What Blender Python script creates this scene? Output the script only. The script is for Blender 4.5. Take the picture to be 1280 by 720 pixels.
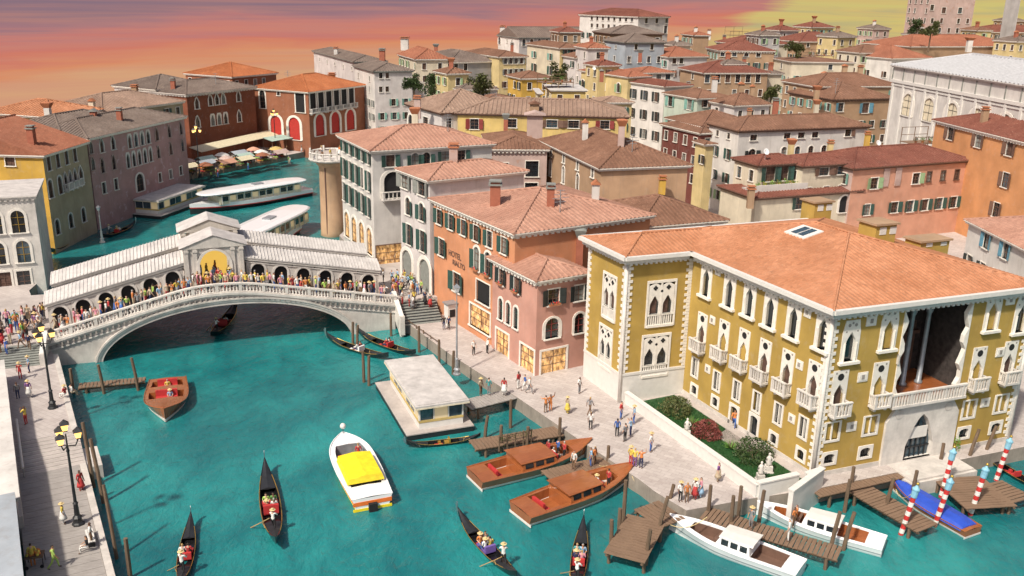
import bpy, bmesh, math, random
from mathutils import Vector, Matrix
random.seed(7)
R_ = math.radians
for o in list(bpy.data.objects): bpy.data.objects.remove(o)
scn = bpy.context.scene
COL = scn.collection
# ------------------------------------------------------------------ camera
TH, FOC, ROLL, CH = R_(17.7), 1145.0, R_(1.1), 36.0
_c, _s = math.cos(ROLL), math.sin(ROLL)
FW = Vector((0, math.cos(TH), -math.sin(TH)))
_U0 = Vector((0, math.sin(TH), math.cos(TH))); _R0 = Vector((1, 0, 0))
RT = _R0*_c + _U0*_s
UP = _U0*_c - _R0*_s
cam = bpy.data.cameras.new('camera'); co = bpy.data.objects.new('camera', cam); COL.objects.link(co)
M = Matrix((RT, UP, -FW)).transposed().to_4x4(); M.translation = Vector((0, 0, CH)); co.matrix_world = M
cam.sensor_width = 36; cam.lens = 36*FOC/1280; cam.clip_end = 2000; cam.clip_start = .5
scn.camera = co
# ------------------------------------------------------------------ world, sun, exposure
SUN_AZ_VEC = Vector((-.58, -.81, 0)).normalized(); SUN_EL = R_(50)
wd = bpy.data.worlds.new('World'); scn.world = wd; wd.use_nodes = True
nt = wd.node_tree; bg = nt.nodes['Background']
sk = nt.nodes.new('ShaderNodeTexSky'); sk.sky_type = 'NISHITA'; sk.sun_disc = False
sk.sun_elevation = SUN_EL; sk.sun_rotation = math.atan2(SUN_AZ_VEC.x, SUN_AZ_VEC.y)
sk.dust_density = 4.0; sk.air_density = .7; sk.ozone_density = .5
nt.links.new(sk.outputs[0], bg.inputs[0]); bg.inputs[1].default_value = 0.11
sl = bpy.data.lights.new('sun', 'SUN'); sl.energy = 4.4; sl.angle = R_(3); sl.color = (1, .92, .80)
so = bpy.data.objects.new('sun', sl); COL.objects.link(so)
sd = Vector((SUN_AZ_VEC.x*math.cos(SUN_EL), SUN_AZ_VEC.y*math.cos(SUN_EL), math.sin(SUN_EL)))
so.rotation_euler = sd.to_track_quat('Z', 'Y').to_euler(); so.location = (-60, -40, 120)
scn.view_settings.view_transform = 'Standard'; scn.view_settings.look = 'None'
scn.view_settings.exposure = 0.12; scn.view_settings.gamma = 1.0
scn.view_settings.use_curve_mapping = False

# ------------------------------------------------------------------ pixel helpers (a pixel of the 1280x720 photo gives a direction)
def ray(px, py): return FW + RT*((px-640)/FOC) - UP*((py-360)/FOC)
def G(px, py, z=0.0):                     # where that direction meets the level z
    v = ray(px, py); t = (z-CH)/v.z
    return Vector((v.x*t, v.y*t, z))
def PX(p):
    v = Vector(p) - Vector((0, 0, CH)); d = v.dot(FW)
    return 640+FOC*v.dot(RT)/d, 360-FOC*v.dot(UP)/d
def PV(px, py, A, B):                     # where it meets the upright plane through A and B: (distance along, height)
    v = ray(px, py); d = Vector((B[0]-A[0], B[1]-A[1])).normalized(); n = Vector((-d.y, d.x))
    t = (A[0]*n.x+A[1]*n.y)/(v.x*n.x+v.y*n.y)
    return (v.x*t-A[0])*d.x+(v.y*t-A[1])*d.y, v.z*t+CH

# ------------------------------------------------------------------ mesh builder
class MB:
    def __init__(s): s.v = []; s.f = []; s.m = []
    def add(s, vs, fs, mi=0):
        o = len(s.v); s.v += [tuple(v) for v in vs]; s.f += [tuple(i+o for i in f) for f in fs]; s.m += [mi]*len(fs)
    def box(s, x0, x1, y0, y1, z0, z1, mi=0, T=None):
        vs = [(x, y, z) for z in (z0, z1) for x, y in ((x0, y0), (x1, y0), (x1, y1), (x0, y1))]
        if T: vs = [T(v) for v in vs]
        s.add(vs, [(3, 2, 1, 0), (4, 5, 6, 7), (0, 1, 5, 4), (1, 2, 6, 5), (2, 3, 7, 6), (3, 0, 4, 7)], mi)
    def prism(s, poly, z0, z1, mi=0, T=None, top=True, bot=True):      # polygon in xy, ccw
        n = len(poly)
        vs = [(p[0], p[1], z0) for p in poly]+[(p[0], p[1], z1) for p in poly]
        if T: vs = [T(v) for v in vs]
        fs = [(i, (i+1) % n, n+(i+1) % n, n+i) for i in range(n)]
        if top: fs.append(tuple(range(n, 2*n)))
        if bot: fs.append(tuple(range(n-1, -1, -1)))
        s.add(vs, fs, mi)
    def prismy(s, poly, y0, y1, mi=0, T=None):                          # polygon in xz, pushed along y
        n = len(poly)
        vs = [(p[0], y0, p[1]) for p in poly]+[(p[0], y1, p[1]) for p in poly]
        if T: vs = [T(v) for v in vs]
        s.add(vs, [(i, (i+1) % n, n+(i+1) % n, n+i) for i in range(n)]+[tuple(range(n-1, -1, -1)), tuple(range(n, 2*n))], mi)
    def tube(s, pts, rad, n=6, mi=0, flat=1.0):
        pts = [Vector(p) for p in pts]
        if not hasattr(rad, '__len__'): rad = [rad]*len(pts)
        vs = []
        for i, p in enumerate(pts):
            d = (pts[min(i+1, len(pts)-1)]-pts[max(i-1, 0)]).normalized()
            a = d.cross(Vector((0, 0, 1)) if abs(d.z) < .95 else Vector((1, 0, 0))).normalized(); b = d.cross(a)
            for k in range(n):
                t = 2*math.pi*k/n
                vs.append(p+a*(rad[i]*math.cos(t))+b*(rad[i]*flat*math.sin(t)))
        fs = []
        for i in range(len(pts)-1):
            for k in range(n):
                k2 = (k+1) % n
                fs.append((i*n+k, (i+1)*n+k, (i+1)*n+k2, i*n+k2))
        fs.append(tuple(range(n))); fs.append(tuple(range((len(pts)-1)*n+n-1, (len(pts)-1)*n-1, -1)))
        s.add(vs, fs, mi)
    def lathe(s, prof, n=10, c=(0, 0, 0), mi=0, a0=0):
        vs = [(c[0]+r*math.cos(a0+2*math.pi*k/n), c[1]+r*math.sin(a0+2*math.pi*k/n), c[2]+z) for r, z in prof for k in range(n)]
        fs = []
        for i in range(len(prof)-1):
            for k in range(n):
                k2 = (k+1) % n; fs.append((i*n+k, i*n+k2, (i+1)*n+k2, (i+1)*n+k))
        fs.append(tuple(range(n-1, -1, -1))); fs.append(tuple(range((len(prof)-1)*n, len(prof)*n)))
        s.add(vs, fs, mi)
    def loft(s, rings, mi=0, cap=True, closed=True):
        n = len(rings[0]); vs = [v for r in rings for v in r]; fs = []
        for i in range(len(rings)-1):
            for k in range(n if closed else n-1):
                k2 = (k+1) % n; fs.append((i*n+k, i*n+k2, (i+1)*n+k2, (i+1)*n+k))
        if cap: fs.append(tuple(range(n-1, -1, -1))); fs.append(tuple(range((len(rings)-1)*n, len(rings)*n)))
        s.add(vs, fs, mi)
    def ball(s, c, r, n=8, mi=0, sq=(1, 1, 1)):
        k = 5
        prof = [(max(.02*r, r*math.sin(math.pi*i/k)), -r*math.cos(math.pi*i/k)) for i in range(k+1)]
        o = len(s.v); s.lathe(prof, n, (0, 0, 0), mi)
        for i in range(o, len(s.v)):
            x, y, z = s.v[i]; s.v[i] = (c[0]+x*sq[0], c[1]+y*sq[1], c[2]+z*sq[2])
    def mesh(s, name, mats, smooth=False):
        me = bpy.data.meshes.new(name); me.from_pydata(s.v, [], s.f)
        for m in (mats if isinstance(mats, (list, tuple)) else [mats]): me.materials.append(m)
        me.polygons.foreach_set('material_index', s.m)
        if smooth: me.polygons.foreach_set('use_smooth', [True]*len(s.f))
        me.update(); return me

def O(name, mesh, parent=None, loc=(0, 0, 0), rz=0.0, kind=None, rot=None, scale=None):
    o = bpy.data.objects.new(name, mesh); COL.objects.link(o)
    o.location = loc; o.rotation_euler = rot if rot else (0, 0, rz)
    if scale: o.scale = scale if hasattr(scale, '__len__') else (scale,)*3
    if parent: o.parent = parent
    if kind: o['kind'] = kind
    return o
def tag(o, label, cat, group=None):
    o['label'] = label; o['category'] = cat
    if group: o['group'] = group
    return o
def thing(name, label, cat, loc=(0, 0, 0), rz=0.0, group=None, scale=None):
    o = O(name, None, None, loc, rz, scale=scale); o.empty_display_size = .3
    return tag(o, label, cat, group)
def part(name, mb, mat, parent, smooth=False, loc=(0, 0, 0), rz=0, kind=None, label=None):
    o = O(name, mb.mesh(name, mat, smooth), parent, loc, rz, kind)
    if label: o['label'] = label
    return o
def copy_tree(o, parent=None, **kw):
    c = o.copy(); COL.objects.link(c); c.parent = parent
    for ch in o.children: copy_tree(ch, c)
    for k, v in kw.items(): c[k] = v
    return c
_cache = {}
def cached(key, fn):
    if key not in _cache: _cache[key] = fn()
    return _cache[key]

# ------------------------------------------------------------------ materials
MT = {}
def newmat(name):
    m = bpy.data.materials.new(name); m.use_nodes = True; MT[name] = m
    return m, m.node_tree, m.node_tree.nodes['Principled BSDF']
def nd(t, ty, **kw):
    n = t.nodes.new(ty)
    for k, v in kw.items(): setattr(n, k, v)
    return n
def mapped(t, scale, space='pos'):
    g = nd(t, 'ShaderNodeNewGeometry') if space == 'pos' else nd(t, 'ShaderNodeTexCoord')
    mp = nd(t, 'ShaderNodeMapping'); mp.inputs['Scale'].default_value = scale
    t.links.new(g.outputs['Position' if space == 'pos' else 'Object'], mp.inputs[0]); return mp.outputs[0]
def mixc(t, fac, a, b, bt='MIX'):
    n = nd(t, 'ShaderNodeMix', data_type='RGBA', blend_type=bt)
    for i, v in ((0, fac), (6, a), (7, b)):
        if hasattr(v, 'links') or hasattr(v, 'is_linked'): t.links.new(v, n.inputs[i])
        else: n.inputs[i].default_value = v if i == 0 else (*v[:3], 1)
    return n.outputs[2]
def noise(t, vec, scale, detail=3, rough=.55, dist=0):
    n = nd(t, 'ShaderNodeTexNoise'); n.inputs['Scale'].default_value = scale; n.inputs['Detail'].default_value = detail
    n.inputs['Roughness'].default_value = rough; n.inputs['Distortion'].default_value = dist
    t.links.new(vec, n.inputs['Vector']); return n.outputs['Fac']
def ramp(t, fac, lo, hi, a=0.0, b=1.0):
    n = nd(t, 'ShaderNodeMapRange'); n.inputs[1].default_value = lo; n.inputs[2].default_value = hi
    n.inputs[3].default_value = a; n.inputs[4].default_value = b; t.links.new(fac, n.inputs[0]); return n.outputs[0]
def bump(t, bsdf, h, st=.4, dist=.05):
    b = nd(t, 'ShaderNodeBump'); b.inputs['Strength'].default_value = st; b.inputs['Distance'].default_value = dist
    t.links.new(h, b.inputs['Height']); t.links.new(b.outputs[0], bsdf.inputs['Normal']); return b
def plain(name, c, rough=.6, metal=0, spec=.5, var=.15, coat=0):
    m, t, b = newmat(name)
    v = mapped(t, (1, 1, 1)); n = noise(t, v, 2.3, 4)
    t.links.new(mixc(t, ramp(t, n, .3, .75), [x*(1-var) for x in c], [min(1, x*(1+var)) for x in c]), b.inputs['Base Color'])
    b.inputs['Roughness'].default_value = rough; b.inputs['Metallic'].default_value = metal
    b.inputs['Specular IOR Level'].default_value = spec; b.inputs['Coat Weight'].default_value = coat
    return m
def plaster(name, c, stain=(.25, .2, .16), amt=.42, rough=.85, bs=.3, patch=None):
    m, t, b = newmat(name)
    v = mapped(t, (1, 1, 1)); vs = mapped(t, (1.6, 1.6, .22))
    n1 = noise(t, v, .35, 4); n2 = noise(t, vs, 1.1, 4, .65); n3 = noise(t, v, 9, 3)
    col = mixc(t, ramp(t, n1, .3, .7), [x*.76 for x in c], [min(1, x*1.06) for x in c])
    col = mixc(t, ramp(t, noise(t, v, 1.1, 5, .7), .55, .72, 0, .30), col, [min(1, x*.5+.22) for x in c])
    col = mixc(t, ramp(t, n2, .52, .82, 0, amt), col, stain, 'MIX')
    col = mixc(t, ramp(t, n3, .3, .7, 0, .10), col, [x*.6 for x in c])
    if patch: col = mixc(t, ramp(t, noise(t, v, .8, 5, .6), .6, .66, 0, .8), col, patch)
    t.links.new(col, b.inputs['Base Color']); b.inputs['Roughness'].default_value = rough
    b.inputs['Specular IOR Level'].default_value = .25
    bump(t, b, n3, bs, .02); return m
def tiles(name, c, c2, rough=.8, course=2.4):
    m, t, b = newmat(name)
    v = mapped(t, (1, 1, 1)); n1 = noise(t, v, .28, 4); n2 = noise(t, v, 1.7, 4, .7)
    vo = nd(t, 'ShaderNodeTexVoronoi'); vo.inputs['Scale'].default_value = 2.6; t.links.new(v, vo.inputs['Vector'])
    bw = nd(t, 'ShaderNodeRGBToBW'); t.links.new(vo.outputs['Color'], bw.inputs[0])
    col = mixc(t, ramp(t, n1, .3, .72), [x*.82 for x in c], c2)
    col = mixc(t, ramp(t, noise(t, v, .11, 5, .7), .5, .72, 0, .45), col, [x*.55+.03 for x in c])
    col = mixc(t, ramp(t, bw.outputs[0], .15, .9, 0, .55), col, [x*.62 for x in c])
    col = mixc(t, ramp(t, n2, .56, .8, 0, .45), col, (.16, .12, .09))
    col = mixc(t, ramp(t, noise(t, v, 5.5, 2), .62, .75, 0, .35), col, (.62, .40, .27))
    t.links.new(col, b.inputs['Base Color']); b.inputs['Roughness'].default_value = rough
    b.inputs['Specular IOR Level'].default_value = .25
    bump(t, b, bw.outputs[0], .5, .04); return m
def wood(name, c, c2, sc=(1, 14, 1), rough=.7, coat=0, space='obj'):
    m, t, b = newmat(name)
    v = mapped(t, sc, space); n = noise(t, v, 1.3, 5, .65, .4); n2 = noise(t, mapped(t, (1, 1, 1)), .9, 3)
    col = mixc(t, ramp(t, n, .3, .72), c, c2); col = mixc(t, ramp(t, n2, .4, .8, 0, .35), col, [x*.55 for x in c])
    t.links.new(col, b.inputs['Base Color']); b.inputs['Roughness'].default_value = rough
    b.inputs['Coat Weight'].default_value = coat; b.inputs['Coat Roughness'].default_value = .12
    bump(t, b, n, .25, .01); return m
def stone(name, c, sc=1.0, rough=.8, dirt=.3):
    m, t, b = newmat(name)
    v = mapped(t, (1, 1, 1)); n1 = noise(t, v, .6*sc, 5, .65); n2 = noise(t, v, 6*sc, 4); vs = mapped(t, (2, 2, .3))
    col = mixc(t, ramp(t, n1, .3, .7), [x*.74 for x in c], [min(1, x*1.12) for x in c])
    col = mixc(t, ramp(t, noise(t, vs, 1.3, 4, .7), .5, .8, 0, dirt), col, [x*.42 for x in c])
    col = mixc(t, ramp(t, n2, .5, .75, 0, .25), col, [x*.65 for x in c])
    t.links.new(col, b.inputs['Base Color']); b.inputs['Roughness'].default_value = rough; b.inputs['Specular IOR Level'].default_value = .3
    bump(t, b, n2, .35, .02); return m
def lit(name, c, st, base=(.8, .7, .5)):
    m, t, b = newmat(name); b.inputs['Base Color'].default_value = (*base, 1)
    b.inputs['Emission Color'].default_value = (*c, 1); b.inputs['Emission Strength'].default_value = st; return m

stone('istria', (.57, .53, .485), dirt=.35); stone('istria_dark', (.34, .31, .28)); stone('pale', (.66, .62, .57), dirt=.25)
stone('paving', (.46, .41, .38), .7, .85, .35); stone('step', (.075, .075, .08), 1, .6); stone('quaywall', (.30, .26, .22), 1, .9, .6)
stone('leadroof', (.55, .52, .495), 1.5, .65); stone('greyroof', (.30, .26, .24), 1.5, .8)
plain('white', (.66, .64, .60), .5, var=.06); plain('whitetrim', (.74, .70, .63), .7, var=.10); plain('whitegloss', (.80, .80, .80), .22, var=.04, coat=.4)
plain('cream', (.70, .62, .46), .7)
plain('glass', (.018, .022, .026), .12, spec=.7, var=.4); plain('glassblue', (.05, .08, .10), .1, spec=.8, var=.4)
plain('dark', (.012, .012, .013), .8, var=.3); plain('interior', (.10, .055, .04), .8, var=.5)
plain('sh_green', (.028, .075, .062), .55); plain('sh_teal', (.16, .33, .28), .6); plain('sh_brown', (.15, .085, .06), .6)
plain('sh_blue', (.10, .25, .34), .6); plain('sh_black', (.022, .03, .03), .5); plain('sh_red', (.22, .035, .03), .6); plain('sh_grey', (.23, .24, .22), .6)
plain('sh_lgreen', (.25, .37, .20), .6)
plain('black', (.010, .010, .011), .25, var=.3, coat=.5); plain('iron', (.02, .022, .025), .45, var=.3)
plain('gold', (.55, .36, .08), .35, metal=.7); plain('steel', (.55, .56, .58), .3, metal=.9); plain('greymetal', (.33, .35, .37), .4, metal=.4)
plain('redcush', (.45, .03, .03), .7); plain('purplecush', (.16, .10, .35), .7); plain('bluecover', (.025, .075, .46), .5); plain('yellowcover', (.85, .66, .02), .5)
plain('orange', (.75, .17, .03), .4); plain('redpaint', (.5, .03, .025), .35, coat=.3); plain('redcurtain', (.42, .03, .022), .8)
plain('lightblue', (.22, .45, .58), .5); plain('pinkcloth', (.62, .22, .27), .8); plain('metalroof', (.40, .40, .41), .45, var=.12); plain('awning', (.62, .55, .38), .85); plain('awngreen', (.36, .48, .42), .85)
plain('pot', (.40, .15, .07), .8); plain('brickred', (.33, .11, .065), .85)
plain('velvet', (.40, .03, .05), .8)
plaster('y_palace', (.44, .295, .075), (.30, .19, .055), .5); plaster('pl_orange', (.61, .275, .145), (.42, .2, .12), .35); plaster('pl_pink', (.56, .30, .235), (.4, .25, .2), .35)
plaster('pl_white', (.66, .63, .59)); plaster('pl_white2', (.60, .56, .54)); plaster('pl_grey', (.46, .44, .43)); plaster('pl_beige', (.55, .355, .22)); plaster('pl_pinkb', (.50, .37, .33), patch=(.42, .26, .2))
plaster('pl_yellow', (.62, .46, .17)); plaster('pl_yellow2', (.60, .48, .24)); plaster('pl_ochre', (.58, .36, .07)); plaster('pl_olive', (.42, .35, .24), (.12, .11, .1), .4); plaster('pl_purple', (.45, .275, .26), (.2, .16, .17), .45, patch=(.5, .37, .37))
plaster('pl_brown', (.30, .19, .12)); plaster('pl_blue', (.38, .42, .46)); plaster('pl_green', (.48, .55, .46)); plaster('pl_salmon', (.60, .32, .22), (.45, .3, .22), .4); plaster('pl_orange2', (.60, .29, .13), (.5, .25, .12), .3)
plaster('pl_brick', (.23, .08, .045), (.14, .05, .03), .4, bs=.5); plaster('pl_brick2', (.31, .125, .07), (.2, .08, .04), .4, bs=.5); plaster('pl_darkred', (.16, .05, .04))
plaster('pl_cream', (.64, .57, .44)); plaster('pl_tan', (.40, .265, .165)); plaster('pl_grey2', (.33, .32, .31))
tiles('t_orange', (.47, .195, .095), (.55, .26, .145)); tiles('t_pale', (.43, .225, .16), (.49, .28, .205)); tiles('t_brown', (.195, .098, .062), (.26, .14, .092))
tiles('t_grey', (.165, .125, .105), (.225, .178, .15)); tiles('t_maroon', (.185, .062, .043), (.235, .09, .062)); tiles('t_tan', (.29, .19, .14), (.36, .25, .19)); tiles('t_bright', (.40, .125, .045), (.46, .17, .07)); tiles('t_red', (.32, .118, .068), (.36, .15, .09))
wood('mahogany', (.25, .075, .024), (.40, .135, .045), (1, 18, 1), .25, .8); wood('pierwood', (.14, .085, .05), (.23, .15, .095), (1, 1, 1), .85, 0)
wood('deckwood', (.155, .095, .06), (.26, .17, .11), (16, 1, 1), .8, 0); wood('plankgrey', (.27, .245, .225), (.40, .37, .345), (1, 10, 1), .85, 0, 'pos'); wood('pile', (.10, .065, .04), (.19, .13, .085), (6, 6, .6), .9, 0); wood('oar', (.38, .22, .08), (.5, .32, .14), (1, 1, 1), .4, .3)
lit('lamplit', (1, .50, .09), 2.2); lit('cabinlit', (1, .72, .35), .22, (.5, .43, .3))
def shop():
    m, t, b = newmat('shoplit'); v = mapped(t, (1.6, 1.6, .9)); n1 = noise(t, v, 1.3, 2, .5); n2 = noise(t, mapped(t, (3.2, 3.2, 1.3)), 1.5, 3, .5)
    c = mixc(t, ramp(t, n1, .35, .65), (.24, .115, .045), (.85, .50, .19)); c = mixc(t, ramp(t, n2, .56, .62, 0, .65), c, (.10, .055, .035)); c = mixc(t, ramp(t, n2, .40, .34, 0, .5), c, (.80, .70, .52))
    t.links.new(c, b.inputs['Base Color']); t.links.new(c, b.inputs['Emission Color']); b.inputs['Emission Strength'].default_value = .45; b.inputs['Roughness'].default_value = .15
shop()
# ------------------------------------------------------------------ sky (a curved backdrop), water
YU0, YU1 = .497, .515
def sky_mat():
    m = bpy.data.materials.new('sky_paint'); m.use_nodes = True; t = m.node_tree; t.nodes.clear()
    out = nd(t, 'ShaderNodeOutputMaterial'); em = nd(t, 'ShaderNodeEmission'); t.links.new(em.outputs[0], out.inputs[0])
    tc = nd(t, 'ShaderNodeTexCoord'); sep = nd(t, 'ShaderNodeSeparateXYZ'); t.links.new(tc.outputs['UV'], sep.inputs[0])
    mp = nd(t, 'ShaderNodeMapping'); mp.inputs['Scale'].default_value = (14, 34, 1); t.links.new(tc.outputs['UV'], mp.inputs[0])
    n1 = noise(t, mp.outputs[0], 1.0, 5, .55, .6)
    mp2 = nd(t, 'ShaderNodeMapping'); mp2.inputs['Scale'].default_value = (9, 60, 1); mp2.inputs['Location'].default_value = (3.3, 1.7, 0); t.links.new(tc.outputs['UV'], mp2.inputs[0])
    n2 = noise(t, mp2.outputs[0], 1.0, 6, .6, .4)
    # height with a wavy offset
    ad = nd(t, 'ShaderNodeMath', operation='MULTIPLY_ADD'); t.links.new(n1, ad.inputs[0]); ad.inputs[1].default_value = .11
    t.links.new(sep.outputs[1], ad.inputs[2])
    tilt = nd(t, 'ShaderNodeMath', operation='MULTIPLY_ADD'); t.links.new(sep.outputs[0], tilt.inputs[0]); tilt.inputs[1].default_value = -.30; t.links.new(ad.outputs[0], tilt.inputs[2])
    tl2 = nd(t, 'ShaderNodeMath', operation='ADD'); t.links.new(tilt.outputs[0], tl2.inputs[0]); tl2.inputs[1].default_value = .146
    cr = nd(t, 'ShaderNodeValToRGB'); t.links.new(tl2.outputs[0], cr.inputs[0]); e = cr.color_ramp
    stops = [(.12, (.62, .36, .21)), (.205, (.64, .35, .19)), (.238, (.66, .26, .13)), (.262, (.60, .19, .13)), (.288, (.52, .19, .17)), (.306, (.36, .18, .20)), (.325, (.25, .16, .20)), (.42, (.24, .16, .21)), (1, (.20, .17, .26))]
    e.elements[0].position = stops[0][0]; e.elements[0].color = (*stops[0][1], 1)
    e.elements[1].position = 1; e.elements[1].color = (*stops[-1][1], 1)
    for p, c in stops[1:-1]:
        x = e.elements.new(p); x.color = (*c, 1)
    col = mixc(t, ramp(t, n2, .42, .62, 0, .40), cr.outputs[0], (.58, .25, .18))
    # bright yellow-green cloud bank to the right
    d = nd(t, 'ShaderNodeMath', operation='MULTIPLY_ADD'); t.links.new(n1, d.inputs[0]); d.inputs[1].default_value = .05; t.links.new(sep.outputs[0], d.inputs[2])
    rightw = ramp(t, d.outputs[0], YU0, YU1)
    dg = nd(t, 'ShaderNodeMath', operation='MULTIPLY_ADD'); t.links.new(sep.outputs[0], dg.inputs[0]); dg.inputs[1].default_value = -2.5; t.links.new(ad.outputs[0], dg.inputs[2])
    low = ramp(t, dg.outputs[0], -.952, -.978)
    ff = nd(t, 'ShaderNodeMath', operation='MULTIPLY'); t.links.new(rightw, ff.inputs[0]); t.links.new(low, ff.inputs[1])
    ycol = mixc(t, ramp(t, n2, .35, .68), (.60, .54, .18), (.64, .46, .17))
    ycol = mixc(t, ramp(t, n1, .5, .75), ycol, (.40, .40, .22))
    fm = nd(t, 'ShaderNodeMath', operation='MULTIPLY'); t.links.new(ff.outputs[0], fm.inputs[0]); fm.inputs[1].default_value = .9
    col = mixc(t, fm.outputs[0], col, ycol)
    t.links.new(col, em.inputs[0]); em.inputs[1].default_value = .96
    return m
def build_sky():                   # painted sunset backdrop standing round the far edge of the town
    K = [(-215, -30), (-215, 60), (-205, 150), (-185, 215), (-140, 275), (-70, 330), (20, 380), (130, 405), (240, 390), (320, 320), (355, 220), (360, 100), (360, -30)]
    pts = []
    for i in range(len(K)-1):
        p0, p1, p2, p3 = K[max(0, i-1)], K[i], K[i+1], K[min(len(K)-1, i+2)]
        for k in range(8):
            t = k/8; pts.append(tuple(.5*((2*b)+(-a+c)*t+(2*a-5*b+4*c-d)*t*t+(-a+3*b-3*c+d)*t**3) for a, b, c, d in zip(p0, p1, p2, p3)))
    pts.append(K[-1]); vs = []; fs = []; L = [0]
    for a, b in zip(pts[:-1], pts[1:]): L.append(L[-1]+math.hypot(b[0]-a[0], b[1]-a[1]))
    for p in pts: vs += [(p[0], p[1], -6), (p[0], p[1], 160)]
    for i in range(len(pts)-1): fs.append((2*i, 2*i+2, 2*i+3, 2*i+1))
    me = bpy.data.meshes.new('sky'); me.from_pydata(vs, [], fs); l = me.uv_layers.new(name='UVMap')
    for p in me.polygons:
        for li, vi in zip(p.loop_indices, p.vertices): l.data[li].uv = (L[vi//2]/L[-1], vi % 2)
    me.materials.append(sky_mat()); O('sky', me, kind='structure')
build_sky()
WZ = -1.3
def water_mat():
    m, t, b = newmat('water')
    v = mapped(t, (1, 1, 1)); v2 = mapped(t, (1, .55, 1))
    n1 = noise(t, v, .055, 5, .62, .6); n2 = noise(t, v2, .35, 4, .6, .5); n3 = noise(t, v2, 1.6, 4, .62, .8); n4 = noise(t, v2, 5, 3, .6)
    col = mixc(t, ramp(t, n1, .34, .64), (.008, .120, .132), (.022, .245, .238))
    col = mixc(t, ramp(t, n2, .42, .72, 0, .55), col, (.006, .080, .098))
    t.links.new(col, b.inputs['Base Color']); b.inputs['Roughness'].default_value = .07; b.inputs['IOR'].default_value = 1.48
    s1 = nd(t, 'ShaderNodeMath', operation='MULTIPLY_ADD'); t.links.new(n3, s1.inputs[0]); s1.inputs[1].default_value = .55; t.links.new(n2, s1.inputs[2])
    s2 = nd(t, 'ShaderNodeMath', operation='MULTIPLY_ADD'); t.links.new(n4, s2.inputs[0]); s2.inputs[1].default_value = .16; t.links.new(s1.outputs[0], s2.inputs[2])
    bump(t, b, s2.outputs[0], .7, .32); return m
water_mat()
def water():                       # a rippled sheet: gentle real swell, finer ripples in the material
    mb = MB(); nx, ny = 120, 150; xs = [-180+i*(300/nx) for i in range(nx+1)]; ys = [28+j*(240/ny) for j in range(ny+1)]
    vs = [(x, y, WZ+.03*math.sin(x*1.1+y*.37)+.025*math.sin(y*1.7-x*.5)) for y in ys for x in xs]
    fs = [(j*(nx+1)+i, j*(nx+1)+i+1, (j+1)*(nx+1)+i+1, (j+1)*(nx+1)+i) for j in range(ny) for i in range(nx)]
    mb.add(vs, fs); O('water', mb.mesh('water', MT['water'], True), kind='structure')
water()
# ------------------------------------------------------------------ land
def slab(name, pts, z0, z1, mtop, mside):
    mb = MB(); mb.prism(pts, z0, z1, 0, top=False, bot=False); n = len(pts)
    mb.add([(p[0], p[1], z1) for p in pts], [tuple(range(n))], 1)
    return O(name, mb.mesh(name, [mside, mtop]), kind='structure')
def paving_mat():
    m, t, b = newmat('flagstones')
    v = mapped(t, (1, 1, 1)); r = nd(t, 'ShaderNodeVectorRotate', rotation_type='Z_AXIS'); r.inputs['Angle'].default_value = R_(32); t.links.new(v, r.inputs[0])
    bk = nd(t, 'ShaderNodeTexBrick'); t.links.new(r.outputs[0], bk.inputs['Vector']); bk.inputs['Scale'].default_value = 1.0
    bk.inputs['Brick Width'].default_value = .9; bk.inputs['Row Height'].default_value = .45; bk.inputs['Mortar Size'].default_value = .012
    bk.inputs['Color1'].default_value = (.50, .45, .42, 1); bk.inputs['Color2'].default_value = (.42, .37, .345, 1); bk.inputs['Mortar'].default_value = (.27, .235, .22, 1)
    n1 = noise(t, v, .35, 5, .65); n2 = noise(t, v, 3, 4)
    col = mixc(t, ramp(t, n1, .42, .78, 0, .55), bk.outputs[0], (.27, .225, .205)); col = mixc(t, ramp(t, n2, .5, .8, 0, .3), col, (.62, .57, .54))
    t.links.new(col, b.inputs['Base Color']); b.inputs['Roughness'].default_value = .85; bump(t, b, n2, .2, .01)
paving_mat()
def xy(p): return (p[0], p[1])
QE = [G(*p) for p in ((489, 392), (510, 404), (560, 441), (605, 470), (647, 497), (720, 547), (800, 600), (818, 614), (858, 638))]   # quay edge on the palace side
east = [xy(G(940, 623))] + [xy(G(1014, 612))] + [(44.5, 71.0), (150, 110), (345, 215), (330, 310), (240, 386), (130, 401), (20, 376), (-28.5, 352), (-28.5, 206), (-26, 150), (-27.0, 138), (-19.2, 119), (-16.2, 108), (-13.2, 102)] + [xy(p) for p in QE]
slab('pavement', east, -3, 0, MT['flagstones'], MT['quaywall'])
mk = [(-68.0, 184.5), (-49.5, 215.5), (-28.6, 206.4), (-28.6, 352), (-70, 327), (-140, 272), (-183, 213), (-202, 150), (-90, 149.8), (-72, 168)]
slab('market_pavement', mk, -3, 0, MT['flagstones'], MT['quaywall'])
wl = [(-61.5, 108), (-61.2, 115.5), (-70.0, 128), (-70, 145), (-63.6, 166), (-72, 168.0), (-90, 149.9), (-160, 150), (-160, 84), (-51, 84)]
slab('west_pavement', [(-47.6, 88.6), (-60, 108)]+wl[1:8]+[(-160, 70), (-50, 78)], -3, 0, MT['flagstones'], MT['quaywall'])
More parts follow.
